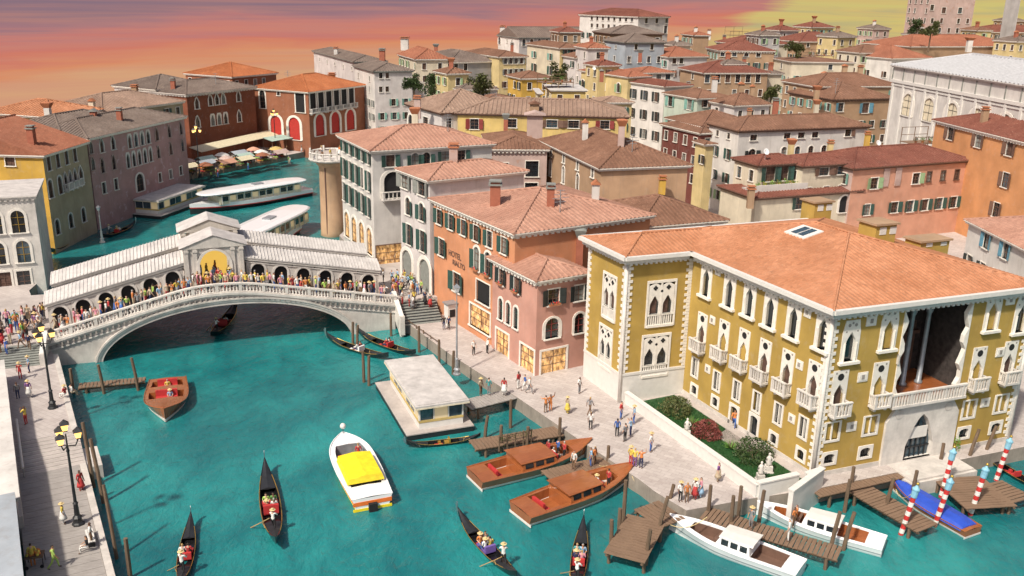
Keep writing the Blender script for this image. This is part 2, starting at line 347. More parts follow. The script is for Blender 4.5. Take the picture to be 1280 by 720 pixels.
# ------------------------------------------------------------------ windows
def arch_pts(w, h, kind, n=10):
    r = w/2; P = [(-r, 0)]
    if kind == 'round':
        P += [(-r*math.cos(math.pi*i/n), h-r+r*math.sin(math.pi*i/n)) for i in range(n+1)]
    elif kind == 'seg':
        k = .25*w; P += [(-r*math.cos(math.pi*i/n), h-k+k*math.sin(math.pi*i/n)) for i in range(n+1)]
    else:                                            # pointed, slightly ogee
        hh = w*.95; z0 = h-hh
        L = []
        for i in range(n//2+1):
            u = i/(n//2); x = -r*(1-u)**.62 if kind == 'gothic' else -r*((1-u)**.75+.10*math.sin(2*math.pi*u)*(1-u))
            L.append((x, z0+hh*u))
        L[-1] = (0, h); P += L+[(-x, z) for x, z in L[-2::-1]]
    return P+[(r, 0)]
def plate(mb, w, h, kind, W, Hb, Ht, yf=-.07, yb=.22, mi=0, outer='rect', n=10):
    """surround with an opening: W outer width, Hb below the opening, Ht above it"""
    inn = arch_pts(w, h, kind, n) if kind != 'rect' else [(-w/2, 0), (-w/2, h), (w/2, h), (w/2, 0)]
    out = []
    if kind == 'rect': out = [(-W/2, -Hb), (-W/2, h+Ht), (W/2, h+Ht), (W/2, -Hb)]
    else:
        zc = h-w*.5; zc = max(zc, .1*h)
        for k, (x, z) in enumerate(inn):
            if k == 0: out.append((-W/2, -Hb))
            elif k == len(inn)-1: out.append((W/2, -Hb))
            elif outer == 'arch': out.append((x*W/w, zc+(z-zc)*(h+Ht-zc)/(h-zc) if z > zc else z))
            else:
                if z <= zc+1e-6: out.append((math.copysign(W/2, x), z)); continue
                dx, dz = x, z-zc; sx = (W/2)/abs(dx) if abs(dx) > 1e-6 else 1e9; sz = (h+Ht-zc)/dz
                s_ = min(sx, sz); out.append((dx*s_, zc+dz*s_))
    m = len(inn)
    vs = [(x, yf, z) for x, z in inn]+[(x, yf, z) for x, z in out]+[(x, yb, z) for x, z in inn]+[(x, .02, z) for x, z in out]
    fs = []
    for i in range(m-1):
        fs.append((m+i, i, i+1, m+i+1)[::-1]); fs.append((i, 2*m+i, 2*m+i+1, i+1)[::-1]); fs.append((3*m+i, m+i, m+i+1, 3*m+i+1)[::-1])
    fs.append((0, m, 2*m-1, m-1)[::-1])              # bottom strip of the front
    fs.append((m, 3*m, 4*m-1, 2*m-1)); fs.append((0, m-1, 3*m-1, 2*m))
    mb.add(vs, fs, mi); return inn
def pane_mesh(w, h, kind, y=.16, mat='glass'):
    def f():
        mb = MB(); p = arch_pts(w, h, kind) if kind != 'rect' else [(-w/2, 0), (-w/2, h), (w/2, h), (w/2, 0)]
        mb.prismy([(x*1.02, z) for x, z in p][::-1], y, y+.04); return mb.mesh('pane', MT[mat])
    return cached(('pane', w, h, kind, y, mat), f)
def frame_mesh(w, h, kind, mat, t=.14, sill=True, mull=True, outer='arch', mullmat='whitetrim'):
    def f():
        mb = MB(); wide = outer
        plate(mb, w, h, kind, w+2*max(t, .22*w if kind in ('round', 'gothic', 'ogee') and outer == 'arch' else t), .0, max(t, .1*h if kind != 'rect' else t), outer=outer)
        if sill: mb.box(-w/2-t-.08, w/2+t+.08, -.2, .03, -.13, -.003)
        if mull:
            mb.box(-.03, .03, .10, .15, .0, h*.97, 1)
            if kind == 'rect' or True:
                for q in (.36, .68): mb.box(-w/2+.01, w/2-.01, .105, .145, h*q-.025, h*q+.025, 1)
        return mb.mesh('window', [MT[mat], MT[mullmat]])
    return cached(('frame', w, h, kind, mat, t, sill, mull, outer, mullmat), f)
def shutter_mesh(w, h, mat, side):
    def f():
        mb = MB(); a = R_(14); x0 = side*(w/2+.05)
        def T(v): return (x0+side*v[0]*math.cos(a), -.075-v[0]*math.sin(a)+v[1], v[2])
        ww = w*.52
        mb.box(0, ww, -.025, .025, 0, h, 0, T)
        mb.box(.05, ww-.05, -.05, -.026, h*.05, h*.47, 0, T); mb.box(.05, ww-.05, -.05, -.026, h*.53, h*.95, 0, T)
        return mb.mesh('shutter', MT[mat])
    return cached(('shut', w, h, mat, side), f)
def balcony_mesh(w, d, h=.95, mat='pale', nb=6):
    def f():
        mb = MB(); mb.box(-w/2, w/2, -d, 0, -.18, 0)
        for sx in (-1, 1):
            mb.box(sx*(w/2-.09)-.08, sx*(w/2-.09)+.08, -d, -d+.16, 0, h); mb.box(sx*(w/2-.09)-.06, sx*(w/2-.09)+.06, -d+.16, 0, h-.13, h-.005)
            for k in range(2): mb.box(sx*(w/2-.09)-.04, sx*(w/2-.09)+.04, -d+.3+k*(d-.4)*.5, -d+.38+k*(d-.4)*.5, 0, h-.13)
            mb.box(sx*(w/2-.3)-.1, sx*(w/2-.3)+.1, -d*.7, -.01, -.45, -.18)
        mb.box(-w/2-.03, w/2+.03, -d-.03, -d+.19, h, h+.1)
        for k in range(nb):
            x = -w/2+.25+(w-.5)*k/(nb-1); mb.box(x-.05, x+.05, -d+.03, -d+.13, 0, h)
        return mb.mesh('balcony', MT[mat])
    return cached(('balc', w, d, h, mat, nb), f)
# style: (kind, frame material, shutter material or None, extra)
WR_ = random.Random(9)
def add_window(root, T, ang, s, z, w, h, st, rl):
    kind = st.get('k', 'rect'); fm = st.get('f', 'whitetrim')
    p = T((s, 0, z)); t = st.get('t', .12)
    o = O('window', frame_mesh(w, h, kind, fm, t, st.get('sill', True), st.get('m', True), st.get('outer', 'arch'), st.get('mm', 'sh_brown')), root, Vector(p)-rl, ang)
    O('pane', pane_mesh(w, h, kind, .16, st.get('g') or WR_.choice(('glass',)*7+('glassblue', 'glassblue', 'interior', 'interior', 'sh_grey'))), o)
    if st.get('s'):
        for sd_ in (-1, 1):
            if random.random() < st.get('keep', .93): O('shutter', shutter_mesh(w, h*(.84 if kind != 'rect' else 1), st['s'], sd_), o)
    if st.get('b'): O('balcony', balcony_mesh(w+.9, .8, .9, st.get('bm', 'pale')), o, (0, -.075, -.02))
    if st.get('box'): 
        def fb():
            mb = MB(); mb.box(-w/2, w/2, -.42, -.2, -.02, .2)
            for k in range(9): mb.ball((-w/2+w*(k+.5)/9, -.3+.06*math.sin(k*2.1), .27+.05*math.sin(k*5)), .11, 5, 1+k % 2)
            return mb.mesh('flower_box', [MT['pot'], MT['leaf_bright'] if 'leaf_bright' in MT else MT['sh_green'], MT['redpaint']])
        O('flower_box', cached(('fbox', w), fb), o)
    return o
def hole_of(s, z, w, h, kind): 
    e = .0 if kind == 'rect' else .0
    return (s-w/2-e, s+w/2+e, z, z+h)
def facade(mb, W, z0, z1, holes, T, mi=0, dep=.3):
    hs = [(max(.02, a), min(W-.02, b), c, min(z1-.02, d)) for a, b, c, d in holes if b > .05 and a < W-.05 and d > z0+.05]
    xs = sorted({0, W, *[round(v, 3) for h in hs for v in h[:2]]}); zs = sorted({z0, z1, *[round(v, 3) for h in hs for v in h[2:]]})
    xs = [x for x in xs if 0 <= x <= W]; zs = [z for z in zs if z0 <= z <= z1]
    for i in range(len(xs)-1):
        for j in range(len(zs)-1):
            cx, cz = (xs[i]+xs[i+1])/2, (zs[j]+zs[j+1])/2
            if any(a < cx < b and c < cz < d for a, b, c, d in hs): continue
            mb.add([T((xs[i], 0, zs[j])), T((xs[i+1], 0, zs[j])), T((xs[i+1], 0, zs[j+1])), T((xs[i], 0, zs[j+1]))], [(0, 1, 2, 3)], mi)
    for a, b, c, d in hs:
        for q in (((a, 0, c), (a, 0, d), (a, dep, d), (a, dep, c)), ((b, 0, c), (b, dep, c), (b, dep, d), (b, 0, d)), ((a, 0, d), (b, 0, d), (b, dep, d), (a, dep, d)), ((a, 0, c), (a, dep, c), (b, dep, c), (b, 0, c))):
            mb.add([T(v) for v in q], [(0, 1, 2, 3)], mi)
# ------------------------------------------------------------------ roofs
def rib(mb, p, q, w, h, mi=0):
    p, q = Vector(p), Vector(q); d = q-p
    if d.length < .15: return
    d.normalize(); a = d.cross(Vector((0, 0, 1))).normalized()*(w/2); n = a.cross(d).normalized()
    if n.z < 0: n = -n
    n = n*h
    vs = []
    for e in (p, q): vs += [e-a, e-a*.55+n*.8, e+n*.95*1.0, e+a*.55+n*.8, e+a]
    mb.add(vs, [(0, 5, 6, 1), (1, 6, 7, 2), (2, 7, 8, 3), (3, 8, 9, 4), (4, 3, 2, 1, 0), (5, 6, 7, 8, 9)], mi)
def make_roof(root, rl, Fp, ur, ul, b, a, z, h, mat, over=.55, kind='hip', sp=.5, fascia='whitetrim', rname='roof', thick=.14):
    """Fp front corner; ur/ul unit vectors along right/left facade; b, a their lengths"""
    o3 = Vector((Fp[0], Fp[1], 0))-Vector((ur[0], ur[1], 0))*over-Vector((ul[0], ul[1], 0))*over
    U, V_ = Vector((ur[0], ur[1], 0)), Vector((ul[0], ul[1], 0)); B, A = b+2*over, a+2*over
    def L(u, v, zz): return o3+U*u+V_*v+Vector((0, 0, zz))-rl
    mb = MB(); rb = MB()
    swap = kind == 'gable_v' or (kind in ('hip', 'gable') and A > B)
    g = kind.startswith('gable')
    if swap: P = lambda u, v, zz: L(v, u, zz); BB, AA = A, B      # u along the ridge
    else: P = lambda u, v, zz: L(u, v, zz); BB, AA = B, A
    half = AA/2; ins = 0 if g else min(half, BB/2-.05)
    r0, r1 = P(ins, half, z+h), P(BB-ins, half, z+h)
    c = [P(0, 0, z), P(BB, 0, z), P(BB, AA, z), P(0, AA, z)]
    if kind == 'flat': mb.add(c, [(0, 1, 2, 3)])
    else:
        mb.add(c+[r0, r1], [(0, 1, 5, 4), (2, 3, 4, 5), (1, 2, 5), (3, 0, 4)])
    mb.add([v-Vector((0, 0, thick)) for v in c]+c, [(0, 1, 5, 4), (1, 2, 6, 5), (2, 3, 7, 6), (3, 0, 4, 7), (3, 2, 1, 0)], 1)
    ro = O(rname, mb.mesh(rname, [MT[mat], MT[fascia]]), root)
    if kind != 'flat' and sp:
        rw, rh = sp*.52, sp*.2; e = .012
        n = max(2, int(BB/sp))
        for i in range(n):
            u = (i+.5)*BB/n; k = 1.0 if g else min(1.0, u/max(ins, .01), (BB-u)/max(ins, .01))
            for s_ in (0, 1):
                v0 = 0 if s_ == 0 else AA; v1 = half*k if s_ == 0 else AA-half*k
                rib(rb, P(u, v0, z-e), P(u, v1, z-e+h*k), rw, rh)
        if not g:
            n = max(2, int(AA/sp))
            for i in range(n):
                v = (i+.5)*AA/n; k = min(1.0, v/half, (AA-v)/half)
                for s_ in (0, 1):
                    rib(rb, P(0 if s_ == 0 else BB, v, z-e), P(ins*k if s_ == 0 else BB-ins*k, v, z-e+h*k), rw, rh)
            for q, r in ((c[0], r0), (c[3], r0), (c[1], r1), (c[2], r1)): rb.tube([q+Vector((0, 0, .03)), r+Vector((0, 0, .05))], sp*.26, 6)
        rb.tube([r0+Vector((0, 0, .05)), r1+Vector((0, 0, .05))], sp*.28, 6)
        O('tile_rows', rb.mesh('tile_rows', MT[mat]), ro, kind='stuff')
    return ro
def cornice(root, rl, Fp, ur, ul, b, a, z, mat, pr=.32, hh=.38, dent=0, name='cornice'):
    U, V_ = Vector((ur[0], ur[1], 0)), Vector((ul[0], ul[1], 0)); o3 = Vector((Fp[0], Fp[1], 0))
    mb = MB()
    def T(v): return o3+U*v[0]+V_*v[1]+Vector((0, 0, v[2]))-rl
    mb.box(-pr, b+pr, -pr, .0, z-hh, z-.145, 0, T); mb.box(-pr, 0, 0, a, z-hh, z-.145, 0, T); mb.box(b, b+pr, 0, a, z-hh, z-.145, 0, T); mb.box(-pr, b+pr, a, a+pr, z-hh, z-.145, 0, T)
    if dent:
        for k in range(int(b/dent)): mb.box(k*dent, k*dent+dent*.5, -pr*.85, -.003, z-hh-.2, z-hh-.002, 0, T)
        for k in range(int(a/dent)): mb.box(-pr*.85, -.003, k*dent, k*dent+dent*.5, z-hh-.2, z-hh-.002, 0, T)
    return O(name, mb.mesh(name, MT[mat]), root)
def chimney(ro, rl, p, z0, h, w=.8, mat='pl_white', cap='pot', kind=0):
    """a chimney on roof ro, its foot at p"""
    mb = MB(); x, y = p[0]-rl.x, p[1]-rl.y
    mb.box(x-w/2, x+w/2, y-w/2, y+w/2, z0-1.2, z0+h)
    if kind == 0:
        mb.box(x-w*.66, x+w*.66, y-w*.66, y+w*.66, z0+h, z0+h+.16, 1); mb.box(x-w*.42, x+w*.42, y-w*.42, y+w*.42, z0+h+.16, z0+h+.4); mb.box(x-w*.6, x+w*.6, y-w*.6, y+w*.6, z0+h+.4, z0+h+.52, 1)
    elif kind == 1:                                   # flared bell top
        mb.loft([[(x+sx*q, y+sy*q, z0+zz) for sx, sy in ((-1, -1), (1, -1), (1, 1), (-1, 1))] for q, zz in ((w*.5, h), (w*.85, h+.7), (w*.9, h+.85), (w*.5, h+.95))], 1)
    else:
        mb.prismy([(x-w*.7, z0+h), (x+w*.7, z0+h), (x, z0+h+.5)], y-w*.7, y+w*.7, 1)
    return O('chimney', mb.mesh('chimney', [MT[mat], MT[cap]]), ro)
# ------------------------------------------------------------------ generic house
BL = {}; AUTO = random.Random(5); WR_ = random.Random(9)
def sty(*a, **k): return dict(k=a[0], **k)
RS = lambda s='sh_green', **k: dict(k='rect', s=s, **k)
RC = lambda **k: dict(k='rect', **k)
AR = lambda **k: dict(k='round', **k)
GO = lambda **k: dict(k='gothic', **k)
def bld(key, name, label, z, Fp, xL, xR, phi, wall, roof='t_brown', rk='hip', pitch=.30, over=.5, wl=(), wr=(), a=None, b=None, corn='whitetrim', dent=0, sp=.55, base=-2.0, cat='house', group=None, fascia=None, wall_l=None, plinth=None, front=None, auto=None):
    if auto is None: auto = key not in ('white1', 'white2', 'orange', 'pink', 'annex', 'villa', 'pinkbeige', 'leftwhite', 'yellowL', 'purple', 'brick', 'loggia', 'museum', 'tower', 'yelgrey', 'orangeR')
    F3 = G(*Fp, z) if front is None else Vector((front[0], front[1], z)); ph = R_(phi); ur = Vector((math.cos(ph), math.sin(ph))); ul = Vector((-math.sin(ph), math.cos(ph)))
    def solve(d, x):
        lo, hi = 0.2, 80
        up = PX(F3+Vector((d.x, d.y, 0))*lo)[0] < PX(F3+Vector((d.x, d.y, 0))*hi)[0]
        for _ in range(50):
            m = (lo+hi)/2; q = PX(F3+Vector((d.x, d.y, 0))*m)[0]
            if (q < x) == up: lo = m
            else: hi = m
        return m
    if a is None: a = solve(ul, xL)
    if b is None: b = solve(ur, xR)
    cx = F3+Vector((ur.x, ur.y, 0))*(b/2)+Vector((ul.x, ul.y, 0))*(a/2); rl = Vector((cx.x, cx.y, 0))
    root = thing(name, label, cat, rl, 0, group)
    Lp = F3+Vector((ul.x, ul.y, 0))*a; Rp = F3+Vector((ur.x, ur.y, 0))*b; Bp = Rp+Vector((ul.x, ul.y, 0))*a
    mb = MB(); wins = []
    for side, (A, Bq, W, ang, rows) in enumerate(((Lp, F3, a, ph-math.pi/2, wl), (F3, Rp, b, ph, wr))):
        ca, sa = math.cos(ang), math.sin(ang)
        T = lambda v, A=A, ca=ca, sa=sa: (A.x+v[0]*ca-v[1]*sa, A.y+v[0]*sa+v[1]*ca, v[2])
        holes = []; 
        for r in rows:
            x0, y0, x1, y1, n, w, h, st = r
            s0, z0 = PV(x0, y0, A, Bq); s1, z1_ = PV(x1, y1, A, Bq); zc = (z0+z1_)/2
            for i in range(n):
                s = s0+(s1-s0)*(i/(n-1) if n > 1 else 0)
                if s-w/2 < .15 or s+w/2 > W-.15: s = min(max(s, w/2+.2), W-w/2-.2)
                zz = zc-h/2
                if zz+h > z-.42: zz = z-.42-h
                if zz < base+.1 or any(abs(s-hs[4]) < (w+hs[5])/2+.02 and zz < hs[3] and hs[2] < zz+h for hs in holes): continue
                holes.append((*hole_of(s, zz, w, h, st.get('k')), s, w)); wins.append((T, ang, s, zz, w, h, st))
        if auto and W > 4:
            zlo = min([h_[2] for h_ in holes]+[z-.4])-(3.4 if holes else 2.3); ex = AUTO.random(); sty_ = RS(AUTO.choice(('sh_green', 'sh_brown', 'sh_grey', 'sh_teal', 'sh_black', 'sh_lgreen')), keep=.85) if ex < .6 else RC(t=.1)
            for k in range(4):
                zz = zlo-k*3.3
                if zz < 1.2: break
                nW = max(1, int(W/3.0)); w_, h_ = 1.05, 1.65
                for i in range(nW):
                    s = (i+.5)*W/nW+AUTO.uniform(-.15, .15)
                    if AUTO.random() < .10 or any(abs(s-q[4]) < (w_+q[5])/2+1.2 and zz < q[3]+.2 and q[2] < zz+h_+.2 for q in holes): continue
                    holes.append((*hole_of(s, zz, w_, h_, 'rect'), s, w_)); wins.append((T, ang, s, zz, w_, h_, sty_))
        TT = lambda v, T=T: tuple(Vector(T(v))-rl)
        facade(mb, W, base, z, [h[:4] for h in holes], TT, 1 if side == 0 and wall_l else 0)
    for A, Bq in ((Rp, Bp), (Bp, Lp)):
        mb.add([(A.x-rl.x, A.y-rl.y, base), (Bq.x-rl.x, Bq.y-rl.y, base), (Bq.x-rl.x, Bq.y-rl.y, z), (A.x-rl.x, A.y-rl.y, z)], [(0, 1, 2, 3)])
    O('wall', mb.mesh('wall', [MT[wall], MT[wall_l or wall]]), root)
    for w_ in wins: add_window(root, *w_, rl)
    hgt = pitch*(min(a, b) if rk in ('hip', 'gable') else (a if rk == 'gable_u' else b))/2
    ro = make_roof(root, rl, F3, ur, ul, b, a, z, hgt, roof, over, rk, sp, fascia or corn or 'sh_brown')
    if rk.startswith('gable'):
        # gable triangles
        along_u = (rk == 'gable' and b >= a) or rk == 'gable_u'
        mg = MB(); hw = hgt*((a if along_u else b)/2)/((a if along_u else b)/2+over)
        for e in (0, 1):
            if along_u: q = [(e*b, 0), (e*b, a), (e*b, a/2)]
            else: q = [(0, e*a), (b, e*a), (b/2, e*a)]
            vs = [F3+Vector((ur.x*u+ul.x*v, ur.y*u+ul.y*v, 0))-Vector((0, 0, F3.z))-rl for u, v in q]
            mg.add([vs[0]+Vector((0, 0, z-.15)), vs[1]+Vector((0, 0, z-.15)), vs[1]+Vector((0, 0, z)), vs[2]+Vector((0, 0, z+hw)), vs[0]+Vector((0, 0, z))], [(0, 1, 2, 3, 4)])
        O('gable', mg.mesh('gable', MT[wall]), root)
    if corn: cornice(root, rl, F3, ur, ul, b, a, z, corn, dent=dent, pr=min(.34, over*.7))
    BL[key] = dict(root=root, ro=ro, rl=rl, F=F3, ur=ur, ul=ul, a=a, b=b, z=z, h=hgt)
    return BL[key]
def roof_z(d, p):
    ov = .5; q = Vector((p[0]-d['F'].x, p[1]-d['F'].y)); u = q.dot(d['ur'])+ov; v = q.dot(d['ul'])+ov; A, B = d['a']+2*ov, d['b']+2*ov
    half = min(A, B)/2
    return d['z']+d['h']*max(0, min(1, min(u, v, A-v, B-u)/half))
def roof_pt(key, px, py):
    d = BL[key]; z = d['z']
    for _ in range(12): p = G(px, py, z); z = .5*z+.5*roof_z(d, p)
    return p, z
def chim(key, px, py, h=1.6, w=.75, mat='pl_white', cap='pot', kind=0):
    """chimney whose foot shows at this pixel, standing on the roof of a house"""
    p, z = roof_pt(key, px, py); d = BL[key]
    return chimney(d['ro'], d['rl'], p, z, h, w, mat, cap, kind)
# ------------------------------------------------------------------ front row on the quay
SG = RS('sh_green'); 
bld('white1', 'canal_house', 'tall white stone corner house with green shutters where the bridge lands', 17, (465, 188), 425, 615, 27, 'pl_white', 't_pale', pitch=.28,
    wl=[(430, 180, 461, 201, 5, 1.0, 1.5, SG), (430, 206, 461, 230, 5, 1.0, 2.6, SG), (430, 237, 461, 261, 5, 1.0, 2.6, SG), (434, 281, 462, 301, 4, 2.2, 3.6, AR(g='shoplit', t=.25, m=True, mm='sh_brown'))],
    wr=[(488, 201, 488, 201, 1, 1.2, 1.5, SG), (519, 199, 533, 198, 2, 1.1, 1.6, AR(s='sh_green')), (557, 196, 577, 194, 2, 1.1, 1.4, SG), (491, 231, 491, 231, 1, 2.4, 3.4, AR(g='dark', b=1, m=False)), (492, 262, 492, 262, 1, 2.4, 3.4, AR(g='dark', b=1, m=False)), (492, 320, 492, 320, 1, 5.2, 3.2, RC(g='shoplit', m=True, mm='sh_brown', f='sh_brown')), (560, 225, 600, 222, 3, 1.0, 1.6, SG)], cat='house')
bld('white2', 'canal_house', 'narrow pale stone house with arched green windows above the bridge steps', 15.7, (537, 225), 500, 655, 33, 'pl_white2', 't_pale', pitch=.28,
    wl=[(506, 226, 527, 234, 2, 1.7, 1.7, RS('sh_grey')), (510, 257, 527, 265, 2, 1.2, 2.1, AR(s='sh_green')), (511, 294, 528, 300, 2, 1.2, 2.5, SG), (509, 337, 534, 347, 2, 2.6, 4.6, AR(g='sh_grey', m=False, t=.3))])
bld('orange', 'hotel', 'bright orange hotel with green shutters, white dentil cornice and glowing shop front', 13.5, (644, 291), 542, 813, 32, 'pl_orange', 't_pale', pitch=.24, dent=.7,
    wl=[(549, 276, 630, 301, 6, 1.05, 1.7, SG), (552, 309, 552, 309, 1, 1.3, 2.0, SG), (596, 324, 610, 329, 2, 1.2, 2.6, AR(s='sh_green', box=1)), (571, 353, 571, 353, 1, 1.6, 2.2, SG), (604, 366, 604, 366, 1, 2.9, 2.4, RC(g='dark', m=False)), (600, 399, 600, 399, 1, 4.4, 2.5, RC(g='shoplit', m=True, mm='sh_brown', t=.2))], cat='hotel')
bld('pink', 'house', 'pink corner house with white arched windows and lit shop windows beside the yellow palace', 10, (672, 350), 616, 735, 31, 'pl_pink', 't_pale', pitch=.32, dent=.6,
    wl=[(627, 347, 646, 355, 2, 1.0, 1.6, RS('sh_black', box=1)), (626, 386, 645, 397, 3, .82, 2.3, AR(s=None, g='glass', mm='sh_green')), (628, 431, 659, 447, 2, 2.6, 2.6, RC(g='shoplit', m=True, mm='sh_brown', t=.2))],
    wr=[(692, 371, 692, 371, 1, 1.3, 1.6, RS('sh_black', box=1)), (724, 366, 724, 366, 1, 1.1, 1.6, RS('sh_black')), (690, 410, 690, 410, 1, 1.6, 2.1, AR(mm='sh_red')), (727, 403, 727, 403, 1, 1.2, 2.1, AR(mm='sh_red')), (692, 451, 692, 451, 1, 3.0, 2.5, RC(g='shoplit', m=True, mm='sh_brown', t=.2))])
bld('annex', 'house', 'low house with brown hip roof and yellow chimney between hotel and palace', 11.5, (800, 283), 742, 905, 22, 'pl_pinkb', 't_brown', pitch=.36)
# ------------------------------------------------------------------ second rows
bld('pinkbeige', 'house', 'weathered rose plaster house with barred window behind the white corner house', 14.6, (612, 186), 590, 684, 5, 'pl_pinkb', 't_brown', dent=.6, a=14, pitch=.3,
    wr=[(665, 211, 665, 211, 1, 1.9, 2.3, RC(mm='iron')), (664, 236, 664, 236, 1, 1.9, 1.8, RC(mm='iron')), (630, 212, 630, 212, 1, 1.3, 2.0, RC())])
bld('villa', 'villa', 'ochre beige villa with brown hip roof, white eaves and two white chimneys', 15, (751, 210), 677, 860, 17, 'pl_beige', 't_brown', pitch=.42,
    wl=[(689, 187, 741, 214, 4, .8, 1.3, RC(t=.2)), (688, 209, 722, 229, 3, .95, 2.4, AR(t=.2)), (743, 234, 743, 234, 1, 1.6, 3, RC(g='cream'))], wall_l='pl_tan')
bld('yelgrey', 'house', 'long yellow house with ribbed grey-brown tiled roof and red shutters', 16, (572, 141), 560, 784, -2, 'pl_yellow', 't_tan', pitch=.32, a=13, sp=.75, corn='sh_brown',
    wr=[(593, 155, 593, 155, 1, 1.5, 1.8, RS('sh_red')), (640, 154, 640, 154, 1, 1.6, 1.5, RC()), (690, 155, 717, 155, 2, 1.9, 1.3, RS('sh_brown')), (756, 156, 756, 156, 1, 1.6, 1.4, RS('sh_red'))])
bld('whitearch', 'house', 'white house with round arched loggia under a brown hip roof with pink chimney', 16, (552, 141), 480, 597, 30, 'pl_white2', 't_tan', pitch=.42, sp=.7, a=15, b=15, corn='sh_brown',
    wl=[(506, 149, 506, 149, 1, 2.2, 2.4, AR(g='dark', m=False, t=.3)), (532, 151, 532, 151, 1, 2.2, 1.4, RC())])
bld('palegreyA', 'house', 'pale grey block with tiny square windows under dark hip roof near the market loggia', 19, (443, 77), 392, 482, 25, 'pl_white2', 't_grey', pitch=.3, sp=.7, corn='sh_grey', wl=[(400, 78, 440, 82, 5, .9, .9, RC(t=.06)), (400, 97, 440, 101, 5, .9, 1.1, RC(t=.06))])
bld('palegreyB', 'house', 'pale grey house with two rows of small windows and a roof terrace', 18, (468, 89), 443, 515, 25, 'pl_white2', 't_grey', pitch=.32, sp=.7, corn='sh_grey', wall_l='pl_white', wl=[(448, 95, 462, 97, 2, .9, 1.2, RC(t=.06)), (448, 108, 462, 110, 2, .9, 1.4, RC(t=.06))], wr=[(476, 94, 484, 93, 2, .9, 1.3, RC(t=.06)), (476, 112, 484, 111, 2, .9, 1.3, RC(t=.06))])
bld('palegreyC', 'house', 'low pale grey wing with flat roof terrace in front of the small windowed blocks', 14.5, (470, 104), 452, 530, 25, 'pl_white2', 'greyroof', 'flat', sp=0, corn='whitetrim', over=.2, wl=[(455, 115, 466, 117, 2, 1, 1.5, RC(t=.06))], wr=[(482, 114, 524, 106, 5, .9, 1.3, RC(t=.06))])
bld('greygable', 'house', 'dull grey house with tall plain side wall beneath orange roofs', 18.5, (562, 78), 516, 590, 35, 'pl_grey2', 't_grey', pitch=.3, sp=.7, a=22, b=17, wl=[(540, 95, 556, 96, 2, 1.2, 1.6, RC())], wr=[(570, 84, 582, 80, 2, 1.2, 1.8, RC()), (570, 100, 582, 96, 2, 1.2, 1.8, RC())])
bld('orfar', 'house', 'orange hip roofed house with white ridge lines beyond the pale grey blocks', 19.5, (520, 74), 478, 560, 20, 'pl_cream', 't_red', pitch=.55, sp=.7, a=20)
bld('yellowA', 'house', 'pale yellow corner house with two rows of shuttered windows and drainpipe', 20, (624, 71), 581, 658, 28, 'pl_yellow2', 't_brown', pitch=.3, sp=.7, wl=[(594, 78, 612, 79, 2, 1.2, 1.6, RS('sh_grey')), (594, 92, 612, 93, 2, 1.2, 1.8, RS('sh_grey'))], wr=[(632, 77, 652, 73, 4, 1.0, 1.5, RS('sh_grey')), (632, 92, 652, 88, 4, 1.0, 1.6, RS('sh_grey'))])
bld('yellowB', 'house', 'cream yellow house with light teal shutters and planted terrace', 22.5, (700, 60), 659, 729, 24, 'pl_yellow2', 't_brown', pitch=.3, sp=.7, wall_l='pl_cream', wl=[(668, 69, 688, 70, 2, 1.5, 1.8, RS('sh_teal')), (668, 86, 688, 87, 2, 1.6, 2.4, RS('sh_green'))], wr=[(707, 68, 722, 65, 3, 1.0, 1.8, RS('sh_green')), (707, 84, 722, 82, 3, 1.0, 1.8, RS('sh_green'))])
bld('church', 'church', 'grey aisled church with round arched windows and gabled front on the skyline', 23, (649, 47), 608, 720, 25, 'pl_grey', 't_grey', 'gable_u', pitch=.36, sp=.8, a=17, b=30, corn='sh_grey', wall_l='pl_white', wl=[(620, 50, 620, 50, 1, 2, 2.4, AR(g='glassblue')), (634, 51, 640, 52, 2, .8, 1.2, RC())], wr=[(655, 51, 712, 43, 7, 1.2, 2.2, AR())], cat='church', auto=False)
bld('barn', 'house', 'dark grey roofed shed with open timber front below the skyline house', 26, (764, 42), 735, 828, 16, 'pl_tan', 't_grey', pitch=.3, sp=.8, a=14, corn='sh_brown')
bld('topwhite', 'house', 'white house with red roof and roof pinnacles highest on the skyline', 30.5, (798, 21), 728, 843, 40, 'pl_white', 't_maroon', pitch=.3, sp=.8, a=26, b=14, wl=[(740, 20, 790, 26, 8, 1.0, 1.1, RC(t=.06)), (740, 30, 790, 36, 8, 1.0, 1.2, RC(t=.06))], wr=[(808, 26, 834, 24, 3, 1.3, 1.5, RC(t=.1)), (832, 37, 832, 37, 1, 1.6, 2.4, RC(g='glassblue')), (812, 40, 812, 40, 1, 1.2, 1.6, RC())])
bld('bluegrey', 'house', 'blue grey plaster house with hip roof and a few small windows', 24.6, (782, 53), 747, 827, 22, 'pl_blue', 't_grey', pitch=.34, sp=.8, a=12, b=12, corn='sh_grey', wl=[(752, 57, 770, 58, 2, .8, .9, RC(t=.06)), (768, 73, 768, 73, 1, .9, 1.4, RC())], wr=[(795, 60, 815, 57, 2, 1, 1.5, RC(t=.06))])
bld('yelarch', 'house', 'yellow house with arched green shuttered windows and dish aerial', 18, (785, 96), 709, 812, 30, 'pl_yellow2', 't_red', pitch=.3, sp=.7, a=20, wl=[(720, 103, 720, 103, 1, 1.3, 2, AR(s='sh_green')), (742, 105, 773, 109, 2, 1.3, 2.2, AR(s='sh_lgreen')), (772, 130, 772, 130, 1, 1.3, 2.2, AR(s='sh_lgreen'))])
